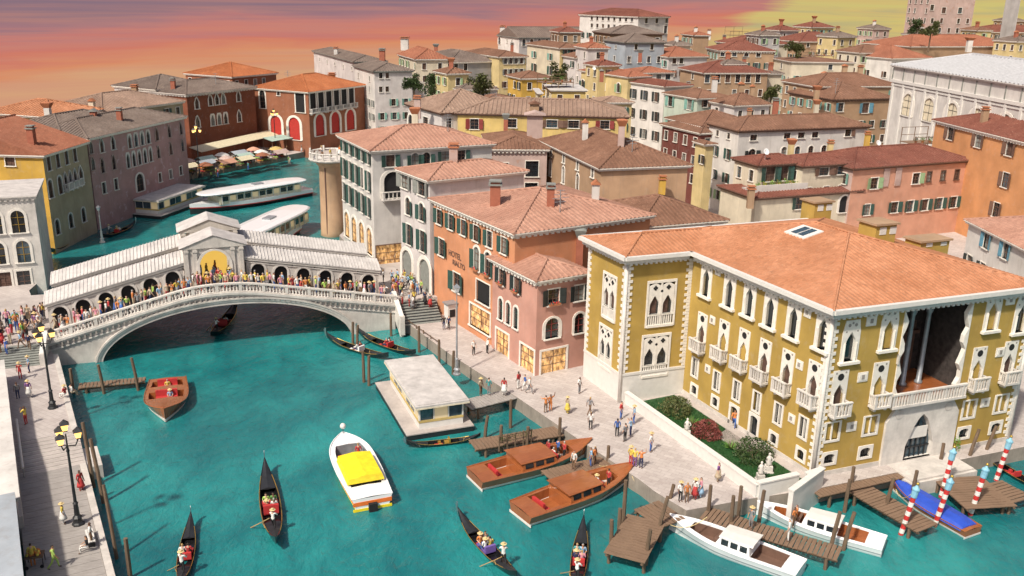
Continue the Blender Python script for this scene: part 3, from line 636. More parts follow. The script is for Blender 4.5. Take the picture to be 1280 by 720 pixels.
bld('whitetall', 'house', 'tall white house with black shutters facing the narrow square', 16.8, (831, 108), 785, 852, 32, 'pl_white', 't_maroon', pitch=.2, sp=.7, b=8, wl=[(792, 117, 820, 121, 3, 1.2, 2.2, RS('sh_black')), (790, 141, 820, 145, 3, 1.2, 2.2, RS('sh_black')), (790, 165, 820, 169, 3, 1.2, 2.2, RS('sh_black'))])
bld('whitestep', 'house', 'narrow white stair tower block with strip window rising over the tall white house', 17.6, (800, 91), 785, 842, 20, 'pl_white', 't_red', pitch=.25, sp=.7, a=9, wr=[(812, 95, 835, 94, 3, 1.5, 1.4, RC())], wl=[(791, 95, 796, 95, 2, 1, 1.3, RS('sh_grey'))])
bld('greenshut', 'house', 'pale green house with bright teal shutters', 15.5, (872, 123), 831, 912, 28, 'pl_green', 't_brown', pitch=.3, sp=.65, wl=[(838, 126, 862, 131, 2, 1.5, 2.2, RS('sh_teal')), (838, 154, 858, 158, 2, 1.5, 2.4, RS('sh_teal')), (848, 182, 848, 182, 1, 1.4, 2.2, AR(s='sh_grey'))], wr=[(882, 128, 892, 127, 2, 1.1, 1.5, RS('sh_brown'))])
bld('longred', 'house', 'long taupe house with a row of seven dark windows under maroon roof', 19, (880, 91), 845, 960, 14, 'pl_tan', 't_maroon', pitch=.34, sp=.7, a=14, wl=[(866, 95, 866, 95, 1, 1.2, 1.4, RC())], wr=[(884, 100, 948, 93, 6, 1.3, 1.9, RC(t=.08))])
bld('orangesmall', 'house', 'bright orange roofed cottage with four white framed windows', 21, (836, 71), 776, 884, 25, 'pl_white2', 't_red', pitch=.36, sp=.7, a=13, wr=[(843, 74, 852, 73, 2, 1.3, 1.4, RC())])
bld('redwin', 'house', 'white eaved house with red tiled roof and square paired windows', 22, (900, 63), 855, 968, 4, 'pl_tan', 't_maroon', pitch=.34, sp=.7, a=14, dent=.8, wr=[(903, 67, 948, 69, 4, 1.3, 1.2, RC())])
bld('bigwhite', 'villa', 'large white villa with brown hip roof and row of little attic windows', 15, (924, 163), 887, 1085, 20, 'pl_white', 't_brown', pitch=.36, sp=.6, wall_l='pl_white', corn='sh_brown',
    wl=[(897, 166, 911, 170, 2, .9, 1.0, RC(t=.06)), (895, 188, 910, 193, 2, 1.0, 1.8, RS('sh_green')), (893, 218, 908, 222, 2, 1.0, 1.7, RS('sh_green'))], wr=[(942, 172, 942, 172, 1, 1.4, .95, RC(t=.06)), (984, 170, 1019, 168, 3, 1.4, .95, RC(t=.06)), (1060, 166, 1060, 166, 1, 1.3, 1.2, RS('sh_brown')), (940, 192, 940, 192, 1, 1.5, 1.6, AR(s='sh_black')), (980, 189, 1030, 186, 4, 1.1, 1.4, AR(t=.06))])
bld('alley', 'house', 'dark red narrow house in the shaded alley beside the white villa', 13.5, (876, 166), 842, 890, 25, 'pl_darkred', 't_brown', pitch=.3, sp=.65, a=12, b=6)
bld('ochreside', 'house', 'slim ochre house squeezed against the white villa', 13.0, (882, 180), 878, 892, 20, 'pl_yellow2', 't_brown', pitch=.3, a=3.2, b=1.6, wl=[(880, 200, 880, 200, 1, .9, 1.4, RS('sh_black'))], auto=False)
bld('brownblue', 'house', 'brown house with pale blue shutters and ribbed brown roof', 15.5, (1042, 124), 985, 1116, 20, 'pl_tan', 't_brown', pitch=.36, sp=.8, a=16, dent=.8, corn='sh_brown', wr=[(1051, 134, 1051, 134, 1, 1.4, 1.9, RS('sh_blue')), (1082, 135, 1082, 135, 1, 1.8, 2.2, RS('sh_blue'))])
bld('brownback', 'house', 'brown tiled house with brick chimneys behind the blue shuttered house', 17.5, (1020, 108), 960, 1115, 15, 'pl_tan', 't_brown', pitch=.34, sp=.75, a=14, b=22)
bld('palegreen', 'house', 'pale sage flat roofed house with planted roof deck', 20, (990, 77), 967, 1068, 5, 'pl_cream', 't_brown', pitch=.12, sp=0, a=16, wl=[(977, 82, 977, 82, 1, 1.2, 1.6, RC())], wr=[(1038, 84, 1038, 84, 1, 1.2, 1.4, RC())])
bld('whitewall', 'house', 'plain white walled house with orange roof next to the metal roofed hall', 21, (1115, 73), 1055, 1160, 28, 'pl_white', 't_red', pitch=.4, sp=.7, a=19, b=16, wl=[(1066, 69, 1066, 69, 1, 1.1, 1.6, RC(t=.08))])
bld('terrace_house', 'house', 'cream house with maroon roofs and a flower filled terrace', 8.4, (945, 247), 900, 1076, 22, 'pl_cream', 't_maroon', pitch=.2, sp=.55, a=9, corn='sh_brown', auto=False, wr=[(1055, 255, 1055, 255, 1, 1.8, 2.6, AR(g='dark', m=False)), (1000, 250, 1000, 250, 1, 1.4, 1.8, RS('sh_green'))])
bld('terrace_top', 'house', 'little upper storey with green doors opening onto a potted terrace', 12.6, (948, 206), 925, 1008, 22, 'pl_cream', 't_maroon', pitch=.3, sp=.55, a=6, corn='sh_brown', wr=[(963, 217, 996, 213, 3, 1.7, 2.2, RS('sh_green', g='interior'))])
bld('terrace_wing', 'house', 'small wing with four pane strip window under maroon roof', 12.4, (1004, 207), 1000, 1066, 22, 'pl_cream', 't_maroon', pitch=.3, sp=.55, a=7, corn='sh_brown', wr=[(1030, 215, 1053, 212, 2, 1.8, 1.2, RS('sh_brown'))])
bld('pinklong', 'house', 'long salmon pink house with green shutters and hanging rugs', 12, (1067, 210), 1040, 1212, 24, 'pl_salmon', 't_maroon', pitch=.36, sp=.55, corn='sh_brown', a=11, wall_l='pl_pinkb',
    wr=[(1093, 229, 1093, 229, 1, 1.5, 1.7, RS('sh_lgreen')), (1145, 223, 1145, 223, 1, 1.5, 1.7, RS('sh_lgreen')), (1161, 222, 1196, 217, 3, .95, 1.6, RC(f='sh_brown')), (1084, 262, 1084, 262, 1, 1.1, 1.7, RS('sh_green')), (1118, 259, 1118, 259, 1, 1.4, 1.7, RS('sh_green')), (1138, 257, 1192, 253, 4, 1.3, 1.8, RS('sh_green'))])
bld('orangeR', 'house', 'bright apricot house with brown shutters and white dentil eaves', 17, (1330, 189), 1170, 1420, 6, 'pl_orange2', 't_maroon', pitch=.34, sp=.6, a=None, b=16, dent=.7,
    wl=[(1188, 167, 1262, 186, 3, 1.5, 2.0, RS('sh_brown')), (1182, 208, 1258, 218, 2, 1.4, 2.2, RS('sh_brown')), (1180, 243, 1246, 257, 2, 1.4, 2.2, RS('sh_brown'))])
bld('museum', 'hall', 'white hall with tall arched openings and a long grey metal roof', 24.2, (1330, 114), 1118, 1500, 5, 'pl_white', 'metalroof', 'hip', pitch=.28, sp=1.1, b=20, over=.5, corn='white',
    wl=[(1134, 132, 1294, 167, 6, 3.9, 4.2, AR(g='cream', t=.3, mm='sh_black'))], cat='hall')
d = BL['museum']; Lp = d['F']+Vector((d['ul'].x, d['ul'].y, 0))*d['a']
zs_ = PV(1200, 116, Lp, d['F'])[1]; m = MB(); T = lambda v: Lp-Vector((0, 0, Lp.z))-Vector((d['ul'].x, d['ul'].y, 0))*v[0]-Vector((d['ur'].x, d['ur'].y, 0))*v[1]+Vector((0, 0, v[2]))-d['rl']
m.box(0, d['a'], 0, .3, zs_-.3, zs_+.25, 0, T); m.box(0, d['a'], 0, .15, zs_-.9, zs_-.6, 0, T); O('string_course', m.mesh('string_course', MT['white']), d['root'])
for k in range(int(d['a']/4.2)+1):
    m = MB(); m.box(k*4.2, k*4.2+.25, 0, .12, zs_+.25, d['z']-.4, 0, T); O('pilaster', m.mesh('pilaster', MT['sh_grey']), d['root'])
    m = MB(); m.box(k*4.2+.5, k*4.2+1.1, 0, .2, 0, zs_-.3, 0, T); O('pilaster', m.mesh('pilaster', MT['white']), d['root'])
bld('rightedge', 'house', 'white house with blue grey shutters at the corner behind the palace', 11, (1322, 330), 1212, 1420, 0, 'pl_white', 't_pale', pitch=.36, sp=.5, b=9, wl=[(1233, 303, 1258, 309, 2, 1.1, 1.8, RS('sh_blue'))])
bld('pinktop', 'house', 'pink house with paired windows and balustrade on the far skyline', 42, (1126, -6), 1118, 1222, 10, 'pl_pinkb', 't_maroon', pitch=.3, a=14, front=(146, 340), wr=[(1143, 9, 1156, 9, 2, 1.4, 1.8, RC()), (1180, 12, 1200, 14, 2, 1.6, 2.0, RC())])
bld('farR6', 'house', 'long low tan house with rust coloured roof below the grey tower', 26, (1235, 40), 1170, 1330, 14, 'pl_tan', 't_maroon', pitch=.3, sp=.8, a=16, b=30)
bld('farR7', 'house', 'cream cottage with brown roof tucked behind the sage flat roof', 22, (1075, 66), 1040, 1110, 20, 'pl_cream', 't_brown', pitch=.4, sp=.75, a=10, b=12)
bld('fill1', 'house', 'tan house with low brown roof behind the white arched loggia house', 14.5, (600, 128), 560, 650, 10, 'pl_tan', 't_brown', pitch=.3, a=9)
bld('fill2', 'house', 'small grey house with brown roof below the dull grey wall', 15.5, (575, 112), 535, 620, 24, 'pl_grey', 't_grey', pitch=.34, a=9)
bld('fill3', 'house', 'ochre cottage with mossy roof between yellow corner houses', 17, (652, 98), 630, 690, 22, 'pl_ochre', 't_brown', pitch=.34, a=9)
bld('fill4', 'house', 'brown roofed shed in front of the arched yellow house', 15.3, (752, 128), 700, 790, 12, 'pl_yellow2', 't_tan', pitch=.26, a=7)
bld('tower', 'tower', 'plain grey square tower rising beyond the orange roofs', 48, (1226, -40), 1222, 1262, 8, 'pl_grey', 't_grey', pitch=.5, a=8, front=(180, 345), cat='tower')
bld('farR1', 'house', 'wide house with a rusty orange roof behind the metal roofed hall', 23.5, (1138, 58), 1090, 1330, 22, 'pl_tan', 't_red', pitch=.3, sp=.8, a=20, b=46, auto=False)
bld('farR2', 'house', 'small cream house with maroon roof beyond the rusty orange roof', 27, (1102, 20), 1075, 1125, 20, 'pl_cream', 't_red', pitch=.36, sp=.8, a=12, wl=[(1086, 24, 1094, 25, 2, 1.1, 1.2, RC())])
bld('farR3', 'house', 'dark maroon roofed house with chimneys and altana terrace poles', 23, (1000, 52), 962, 1050, 18, 'pl_tan', 't_maroon', pitch=.36, sp=.8, a=16, b=20, wr=[(1010, 57, 1040, 55, 3, 1.1, 1.3, RC())])
bld('farR4', 'house', 'brown house with green verandah below the pink skyline house', 26.5, (1215, 30), 1150, 1290, 10, 'pl_pinkb', 't_brown', pitch=.3, sp=.8, a=16, b=20, wl=[(1160, 30, 1195, 32, 4, 1.4, 1.4, RC())])
bld('farR5', 'house', 'low red roofed house between altana terrace and yellow cloud', 22.5, (925, 55), 862, 985, 18, 'pl_cream', 't_maroon', pitch=.34, sp=.8, a=15)
bld('mid1', 'house', 'little white gabled house with grey chimney in front of the long taupe house', 15.2, (918, 132), 893, 950, 24, 'pl_white2', 't_brown', pitch=.5, sp=.65, a=8, b=9)
bld('mid2', 'house', 'brown roofed house with crooked ridge beside the dark alley', 14.2, (878, 158), 848, 935, 22, 'pl_tan', 't_brown', pitch=.34, sp=.6, a=12, b=12)
bld('mid3', 'house', 'low brown roofed house behind the yellow arched house', 17.4, (690, 112), 640, 732, 5, 'pl_yellow', 'leadroof', 'flat', sp=0, a=12, corn='whitetrim')
bld('mid4', 'house', 'small ochre house with grey tin roof behind the ribbed roof', 18, (674, 116), 627, 676, 4, 'pl_yellow2', 'leadroof', 'flat', sp=0, a=9, corn='whitetrim')
def bastion():
    p = G(417, 293, WZ); zt = 11.0; root = thing('round_tower', 'round tan tower carrying a white balustraded terrace beside the canal', 'tower', (p.x, p.y, WZ))
    m = MB(); m.lathe([(2.1, -1), (2.0, .6), (1.9, 4), (1.85, zt-WZ-1.2), (2.3, zt-WZ-.6), (3.1, zt-WZ-.2)], 20); part('shaft', m, MT['pl_beige'], root, True)
    m = MB(); m.lathe([(3.2, zt-WZ-.2), (3.4, zt-WZ), (3.4, zt-WZ+.15), (.1, zt-WZ+.15)], 20); part('terrace_slab', m, MT['pale'], root)
    for k in range(18):
        a = 2*math.pi*k/18; m = MB(); h = 1.0 if k % 3 else 1.5; m.box(3.15*math.cos(a)-.13, 3.15*math.cos(a)+.13, 3.15*math.sin(a)-.13, 3.15*math.sin(a)+.13, zt-WZ+.15, zt-WZ+.15+h); part('baluster_post', m, MT['pale'], root)
    m = MB(); m.tube([(3.15*math.cos(2*math.pi*k/18), 3.15*math.sin(2*math.pi*k/18), zt-WZ+1.12) for k in range(19)], .11, 4); part('handrail', m, MT['pale'], root)
    m = MB(); m.tube([(1.9*math.cos(4.4), 1.9*math.sin(4.4), 0), (1.88*math.cos(4.4), 1.88*math.sin(4.4), zt-WZ-1.2)], .12, 6); part('drainpipe', m, MT['sh_brown'], root)
    return Vector((p.x, p.y, zt+.15))
BAST = bastion()
# ------------------------------------------------------------------ left bank
bld('leftwhite', 'palace', 'white stone palazzo with tall arched windows at the left end of the bridge', 11.4, (42, 244), -60, 58, 112, 'pale', 'leadroof', 'flat', sp=0, b=11, over=.35, corn='pale', dent=.6, a=16, cat='palace',
    wl=[(-6, 282, 22, 274, 2, 1.5, 2.8, AR(mm='gold', t=.3)), (-2, 318, 29, 313, 2, 1.5, 2.8, AR(mm='gold', t=.3)), (6, 351, 30, 349, 2, 1.5, 2.2, RC(t=.25))])
bld('yellowL', 'house', 'house with ochre yellow gable end and grey olive canal front under orange roof', 13.2, (53, 194), -60, 108, 88, 'pl_olive', 't_red', 'gable_u', pitch=.34, sp=.6, wall_l='pl_ochre', a=22, corn='whitetrim',
    wl=[(12, 197, 12, 197, 1, 1.4, 1.2, RC(mm='sh_brown'))], wr=[(61, 206, 93, 190, 4, .95, 2.0, RC(f='pale', g='interior')), (63, 236, 75, 231, 2, 1.1, 2.6, AR(f='pale', g='interior')), (82, 226, 94, 221, 3, .9, 2.4, GO(f='pale', b=1)), (101, 218, 101, 218, 1, 1.1, 2.6, GO(f='pale', g='interior')), (72, 286, 104, 266, 3, 1.1, 2.2, AR(f='pale', g='dark'))])
bld('purple', 'palace', 'shaded purple rose gothic palazzo with many pale framed windows along the canal', 13.5, (109, 173), 104, 230, 79, 'pl_purple', 't_grey', pitch=.34, sp=.6, corn='whitetrim', a=12, cat='palace',
    wr=[(112, 184, 112, 184, 1, .8, 2.0, GO(f='pl_pinkb')), (127, 182, 141, 178, 2, .9, 2.2, GO(f='pale', t=.2)), (162, 177, 185, 171, 4, .9, 2.2, GO(f='pale', outer='rect', t=.2)), (196, 168, 226, 160, 3, .9, 2.2, GO(f='pl_pinkb')), (113, 205, 113, 205, 1, .8, 2.0, GO(f='pl_pinkb')), (128, 207, 142, 202, 2, .9, 2.4, GO(f='pl_pinkb', t=.2)), (160, 201, 188, 193, 5, .8, 2.4, GO(f='pale', outer='rect', t=.18)), (198, 190, 228, 181, 3, .9, 2.2, GO(f='pl_pinkb')), (130, 235, 145, 230, 2, .9, 1.8, RC()), (175, 228, 175, 228, 1, 2, 3, AR(g='dark', f='pale')), (200, 222, 226, 213, 3, .9, 1.6, RC())])
bld('brick', 'palace', 'dark red brick palazzo with white gothic windows behind the market awning', 14.5, (233, 118), 222, 318, 63, 'pl_brick', 't_grey', pitch=.3, sp=.7, dent=.9, a=14, cat='palace', corn='pale',
    wr=[(246, 129, 246, 129, 1, 1.1, 2.4, GO(t=.25)), (263, 126, 279, 122, 3, 1.1, 2.4, GO(t=.2)), (298, 119, 298, 119, 1, 1.1, 2.4, GO(t=.25)), (247, 152, 247, 152, 1, 1.1, 2.4, GO(t=.25)), (266, 151, 282, 147, 3, 1.1, 2.4, GO(t=.2, outer='rect')), (299, 145, 299, 145, 1, 1.1, 2.6, GO(t=.25))])
for k, nm, lab, z, F, xl, xr, ph, wm, rm, a_ in (
    ('lb1', 'house', 'orange roofed house corner at the edge of the sunset backdrop', 14, (40, 158), -30, 60, 70, 'pl_ochre', 't_red', 16),
    ('lb2', 'house', 'pale orange roofed house with a white chimney behind the olive house', 14.8, (62, 146), 10, 125, 72, 'pl_yellow', 't_orange', 14),
    ('lb3', 'house', 'grey brown roofed house with two chimneys behind the purple palazzo', 14.2, (75, 163), 40, 160, 76, 'pl_tan', 't_grey', 10),
    ('lb4', 'house', 'long terracotta roofed house with green shutters beside the brick palazzo', 14.3, (128, 140), 100, 228, 68, 'pl_lime' if 'pl_lime' in MT else 'pl_olive', 't_tan', 14),
    ('lb5', 'house', 'grey roofed house with white dentil eaves behind the brick palazzo', 15.0, (195, 112), 172, 260, 60, 'pl_white2', 't_grey', 14),
    ('lb6', 'house', 'orange roofed house between brick palazzo and market loggia', 15.6, (290, 96), 250, 345, 62, 'pl_brick2', 't_bright', 16)):
    bld(k, nm, lab, z, F, xl, xr, ph, wm, rm, a=a_, pitch=.34, sp=.65)
# market loggia with open upper gallery
lg = bld('loggia', 'market_hall', 'red brick market loggia with white columned gallery and red curtained arches', 14.0, (385, 115), 316, 455, 63, 'pl_brick2', 't_bright', pitch=.36, sp=.65, corn='whitetrim', a=None, cat='market hall',
    wl=[(328, 122, 328, 122, 1, 1.6, 4.2, AR(g='glass', t=.3)), (348, 115, 348, 115, 1, .9, .9, RC()), (375, 125, 375, 125, 1, 2.6, 4.4, RC(g='dark', m=False, t=.3)), (345, 158, 368, 161, 2, 3.3, 5.2, AR(g='redcurtain', t=.4, m=False))],
    wr=[(391, 124, 439, 113, 6, 2.0, 4.4, RC(g='dark', m=False, t=.35, b=1)), (400, 158, 438, 148, 3, 3.2, 5.0, AR(g='redcurtain', t=.4, m=False))])
for k, p, h, w, m in (('lb2', (61, 149), 1.9, .9, 'pl_white'), ('lb3', (116, 140), 2.0, .9, 'pl_cream'), ('lb3', (118, 152), 1.7, .9, 'brickred'), ('lb4', (169, 118), 1.6, 1.1, 'pl_tan'), ('lb5', (217, 112), 2.0, .9, 'brickred'),
    ('orange', (619, 256), 2.2, 1.1, 'brickred'), ('orange', (688, 257), 1.9, .8, 'brickred'), ('orange', (744, 250), 1.8, .8, 'pl_white'), ('pink', (724, 322), 2.2, .7, 'brickred'), ('white2', (567, 205), 1.9, 1.0, 'pl_pinkb'), ('white1', (519, 161), 2.2, .9, 'pl_cream'), ('whitearch', (522, 140), 2.4, 1.1, 'pl_pinkb'),
    ('pinkbeige', (632, 168), 2.4, .7, 'brickred'), ('villa', (731, 174), 2.4, .8, 'pl_white'), ('villa', (776, 182), 2.6, .8, 'pl_pinkb'), ('annex', (827, 243), 2.0, .8, 'pl_ochre'), ('palegreyA', (478, 76), 2.6, 1.4, 'brickred'), ('bigwhite', (969, 138), 2.0, 1.0, 'brickred'), ('brownblue', (1030, 102), 2.2, 1.4, 'pot'), ('brownblue', (1020, 124), 2.0, 1.0, 'pl_tan'),
    ('brownback', (1055, 93), 2.2, 1.2, 'pl_tan'), ('pinklong', (1083, 182), 2.0, .8, 'pl_ochre'), ('terrace_wing', (1037, 191), 1.6, .8, 'pl_yellow2'), ('terrace_top', (988, 193), 1.6, .8, 'pl_yellow2'), ('terrace_house', (938, 250), 1.6, .9, 'pl_tan'), ('longred', (893, 108), 1.5, 1.0, 'pl_white'), ('greenshut', (926, 116), 2, 1.2, 'pl_tan'), ('orangesmall', (800, 72), 1.2, .9, 'brickred'),
    ('topwhite', (777, 12), 2.2, 1.4, 'pl_white'), ('topwhite', (801, 10), 1.8, 1.4, 'pl_white'), ('church', (628, 42), 2.4, 1.8, 'pl_white'), ('farR3', (990, 38), 2.4, 1.2, 'pl_white'), ('farR3', (1045, 36), 2.2, 1.2, 'pl_white'), ('farR1', (1211, 60), 2.2, 1.4, 'pl_white'), ('mid1', (940, 118), 1.8, .9, 'pl_tan'), ('orfar', (506, 58), 2.6, 2.4, 'pl_white'), ('yelarch', (752, 96), 1.4, .9, 'brickred')):
    chim(k, *p, h, w, m, 'pot' if m != 'brickred' else 'sh_grey', random.choice((0, 0, 1, 2)))

chim('pinkbeige', 668, 172, 3.6, 2.4, 'pl_pinkb', 'pl_pinkb', 2); chim('yelgrey', 668, 138, 1.2, 1.6, 'pl_tan', 't_brown', 2)
for k, p, h, w, m in (('bigwhite', (936, 148), 1.4, .7, 'pl_tan'), ('bigwhite', (1020, 140), 1.5, .8, 'pl_cream'), ('redwin', (905, 52), 1.8, 1.0, 'brickred'), ('redwin', (935, 50), 1.8, 1.0, 'pl_tan'), ('farR5', (886, 46), 2.4, 1.2, 'pl_white'), ('farR1', (1170, 50), 2.0, 1.2, 'pl_cream'), ('farR1', (1235, 48), 2.0, 1.2, 'pl_white'), ('brownback', (1075, 92), 1.8, 1.2, 'pl_tan'), ('palegreyA', (420, 68), 1.6, 1.0, 'pl_white'), ('yellowA', (640, 62), 1.6, 1.0, 'brickred'), ('yellowB', (690, 52), 1.6, 1.0, 'pl_tan'), ('greygable', (545, 66), 1.8, 1.1, 'brickred'), ('purple', (150, 150), 1.6, .8, 'brickred'), ('yellowL', (40, 175), 1.5, .9, 'brickred'), ('longred', (930, 80), 1.5, .9, 'brickred'), ('greenshut', (860, 112), 1.4, .8, 'brickred'), ('whitewall', (1085, 58), 1.6, 1.0, 'brickred'), ('pinklong', (1180, 190), 1.5, .8, 'brickred'), ('orangeR', (1230, 150), 1.8, .9, 'pl_tan'), ('loggia', (415, 98), 1.0, 1.6, 't_bright')):
    chim(k, *p, h, w, m, 'pot' if m != 'brickred' else 'sh_grey', random.choice((0, 0, 1, 2)))

FR = random.Random(33)
NMS = ['small {w} house with {r} hip roof, {c} chimney, {p}'.format]
for i, (x, y, z, pl) in enumerate(((975, 38, 26, 'left of the umbrella shaped skyline tree'), (1015, 34, 27, 'under the umbrella shaped skyline tree'), (1048, 46, 25, 'behind the sage flat roof deck'), (1092, 36, 26.5, 'above the plain white walled house'), (950, 44, 25.5, 'next to the timber roof terrace'), (1035, 22, 29, 'against the yellow cloud'), (868, 44, 25, 'right of the white skyline house'), (1088, 18, 30, 'high by the pink skyline house'), (1190, 26, 29.5, 'below the pink skyline house'), (1222, 38, 27.5, 'at the foot of the grey tower'), (1262, 26, 30, 'right of the grey tower'), (1272, 52, 25.5, 'over the metal roofed hall'), (1150, 44, 25.8, 'behind the rust roof by the trees'), (842, 56, 23.6, 'behind the orange roofed cottage'), (720, 72, 20.5, 'below the cream yellow terrace house'), (748, 82, 20, 'behind the arched yellow house'), (560, 92, 18.8, 'before the dull grey wall'), (905, 80, 20.8, 'behind the long taupe house'), (960, 92, 18.6, 'left of the sage flat roof'), (700, 40, 26, 'right of the aisled church'), (735, 60, 23.4, 'before the dark grey shed'))):
    wm, wn = FR.choice((('pl_tan', 'tan'), ('pl_white2', 'off white'), ('pl_pinkb', 'rose'), ('pl_cream', 'cream'), ('pl_grey', 'grey'), ('pl_yellow2', 'yellow'))); rm, rn = FR.choice((('t_brown', 'brown'), ('t_maroon', 'maroon'), ('t_red', 'red'), ('t_grey', 'grey')))
    wd_ = FR.uniform(17, 27); d_ = bld('sm%d' % i, 'house', f'small {wn} house with {rn} roof {pl}', z, (x, y), x-wd_*.6, x+wd_, FR.uniform(8, 30), wm, rm, pitch=.4, sp=.8, a=None if z < 25 else 9)
    q = d_['F']+Vector((d_['ur'].x, d_['ur'].y, 0))*d_['b']*.4+Vector((d_['ul'].x, d_['ul'].y, 0))*d_['a']*.4; chimney(d_['ro'], d_['rl'], q, roof_z(d_, q), 1.5, 1.0, FR.choice(('pl_white', 'brickred', 'pl_tan')), 'pot', FR.choice((0, 1, 2)))
# ------------------------------------------------------------------ the yellow gothic palace
def build_palace():
    dl, dr, zt = R_(115.6), R_(20.6), 13.9
    ul, ur = Vector((math.cos(dl), math.sin(dl))), Vector((math.cos(dr), math.sin(dr)))
    D = Vector((24.1, 64.8, zt)); v3 = lambda v: Vector((v.x, v.y, 0))
    a, b, b2, a2 = 17.6, 20.4, 6.7, 6.8
    C = D+v3(ul)*a; Bc = C-v3(ur)*b2; Ac = Bc+v3(ul)*a2; E = D+v3(ur)*b
    rl = Vector((D.x, D.y, 0))+v3(ul)*10+v3(ur)*9
    root = thing('palace', 'ochre yellow gothic palace with white quoins, tracery windows and broad orange roof', 'palace', rl)
    mb = MB(); wins = []
    def side(A, Bq, specs, extra=()):
        W = (Vector((Bq.x-A.x, Bq.y-A.y))).length; ang = math.atan2(Bq.y-A.y, Bq.x-A.x); ca, sa = math.cos(ang), math.sin(ang)
        T = lambda v: Vector((A.x+v[0]*ca-v[1]*sa, A.y+v[0]*sa+v[1]*ca, v[2]))-rl
        holes = list(extra)
        for (px, py, w, h, kind) in specs:
            s, zc = PV(px, py, A, Bq); s = min(max(s, w/2+.35), W-w/2-.35); z = zc-h/2
            if kind.startswith(('g', 'd')) : z = min(z, zt-.75-h-(.0))
            wins.append((T, ang, s, z, w, h, kind)); 
            if not kind.startswith('p'): holes.append((s-w/2, s+w/2, z, z+h))
        facade(mb, W, -2, zt, holes, T, 0, .35)
        return T, W, ang
    # left facade: tall gothic windows, balconied windows, squares and doors
    L = [(x, y, .85, 2.5, 'g') for x, y in ((883, 353), (912, 366), (937, 377), (963, 390), (992, 403), (1029, 417))]
    L += [(x, y, .85, 2.3, k) for x, y, k in ((877, 421, 'mb'), (904, 431, 'mbx'), (929, 443, 'mbx'), (955, 457, 'mb'), (983, 471, 'mb'), (1016, 486, 'mb'))]
    L += [(x, y, .75, 1.7, 's') for x, y in ((869, 459), (896, 476), (921, 488), (946, 502), (973, 517), (1004, 534))]
    L += [(x, y, .7, .8, 'q') for x, y in ((868, 487), (894, 502), (967, 548), (1001, 568))]
    L += [(917, 523, .9, 2.2, 'o'), (942, 535, .9, 2.2, 'o')]
    L += [(x, y, .75, .75, 'p') for x, y in ((898, 339), (1010, 391), (891, 400), (1000, 456), (885, 461), (990, 523))]
    TL, WL, aL = side(C, D, L)
    # right facade
    s0, s1, zb = 6.8, 13.7, 5.5
    Rr = [(1062, 433, .9, 2.4, 'g'), (1110, 418, .9, 2.4, 'gx'), (1240, 395, .9, 2.4, 'gx'), (1276, 398, .9, 2.4, 'g'),
          (1047, 497, .9, 2.3, 'mb'), (1097, 486, .9, 2.3, 'mbx'), (1220, 466, .9, 2.3, 'mbx'), (1259, 458, .9, 2.3, 'mb'),
          (1040, 539, 1.2, 1.5, 'sx'), (1088, 531, 1.2, 1.5, 'sx'), (1211, 511, 1.2, 1.5, 'sx'), (1251, 504, 1.2, 1.5, 'sx'),
          (1036, 573, 1.0, .8, 'q'), (1081, 565, 1.0, .8, 'q'), (1204, 541, 1.0, .8, 'q'), (1244, 534, 1.0, .8, 'q')]
    Rr += [(x, y, .95, .8, 'p') for x, y in ((1089, 401), (1263, 375), (1078, 471), (1064, 533), (1231, 503), (1250, 440))]
    TR, WR, aR = side(D, E, Rr, extra=[(s0, s1, zb, zt-.4), (8.65, 11.85, -1.9, 4.2)])
    # bay
    TA, WA, aA = side(Ac, Bc, [(762, 371, 2.1, 4.3, 'd'), (757, 434, 2.1, 4.1, 'dt')])
    TB, WB, aB = side(Bc, C, [(826, 379, 2.7, 4.3, 'd'), (819, 444, 2.7, 4.1, 'dt')])
    # rear walls
    F_ = E+v3(ul)*(a+a2)
    for p, q in ((E, F_), (F_, Ac)): mb.add([Vector((p.x, p.y, -2))-rl, Vector((q.x, q.y, -2))-rl, Vector((q.x, q.y, zt))-rl, Vector((p.x, p.y, zt))-rl], [(0, 1, 2, 3)])
    O('wall', mb.mesh('wall', MT['y_palace']), root)
    # white plinth of the bay
    for T, W, nm in ((TA, WA, 'plinth'), (TB, WB, 'plinth')):
        m = MB(); m.box(-.06 if T is TB else 0, W, -.06, .0, -2, 2.9, 0, T); m.box(-.12 if T is TB else 0, W, -.12, -.06, 2.65, 2.9, 0, T); part(nm, m, MT['white'], root)
    m = MB(); m.box(0, WL, -.07, 0, -2, .45, 0, TL); part('plinth', m, MT['istria'], root)
    for x0_, x1_ in ((-.07, 6.9), (13.2, WR)): m = MB(); m.box(x0_, x1_, -.07, 0, -2, .4, 0, TR); part('plinth', m, MT['istria'], root)
    # windows
    def dark_disc(m, x, z, r, mi=1):  # darker disc on the plate, coloured like the shade inside pierced tracery
        m.prismy([(x+r*math.cos(t*math.pi/5), z+r*math.sin(t*math.pi/5)) for t in range(10)], -.085, -.072, mi)
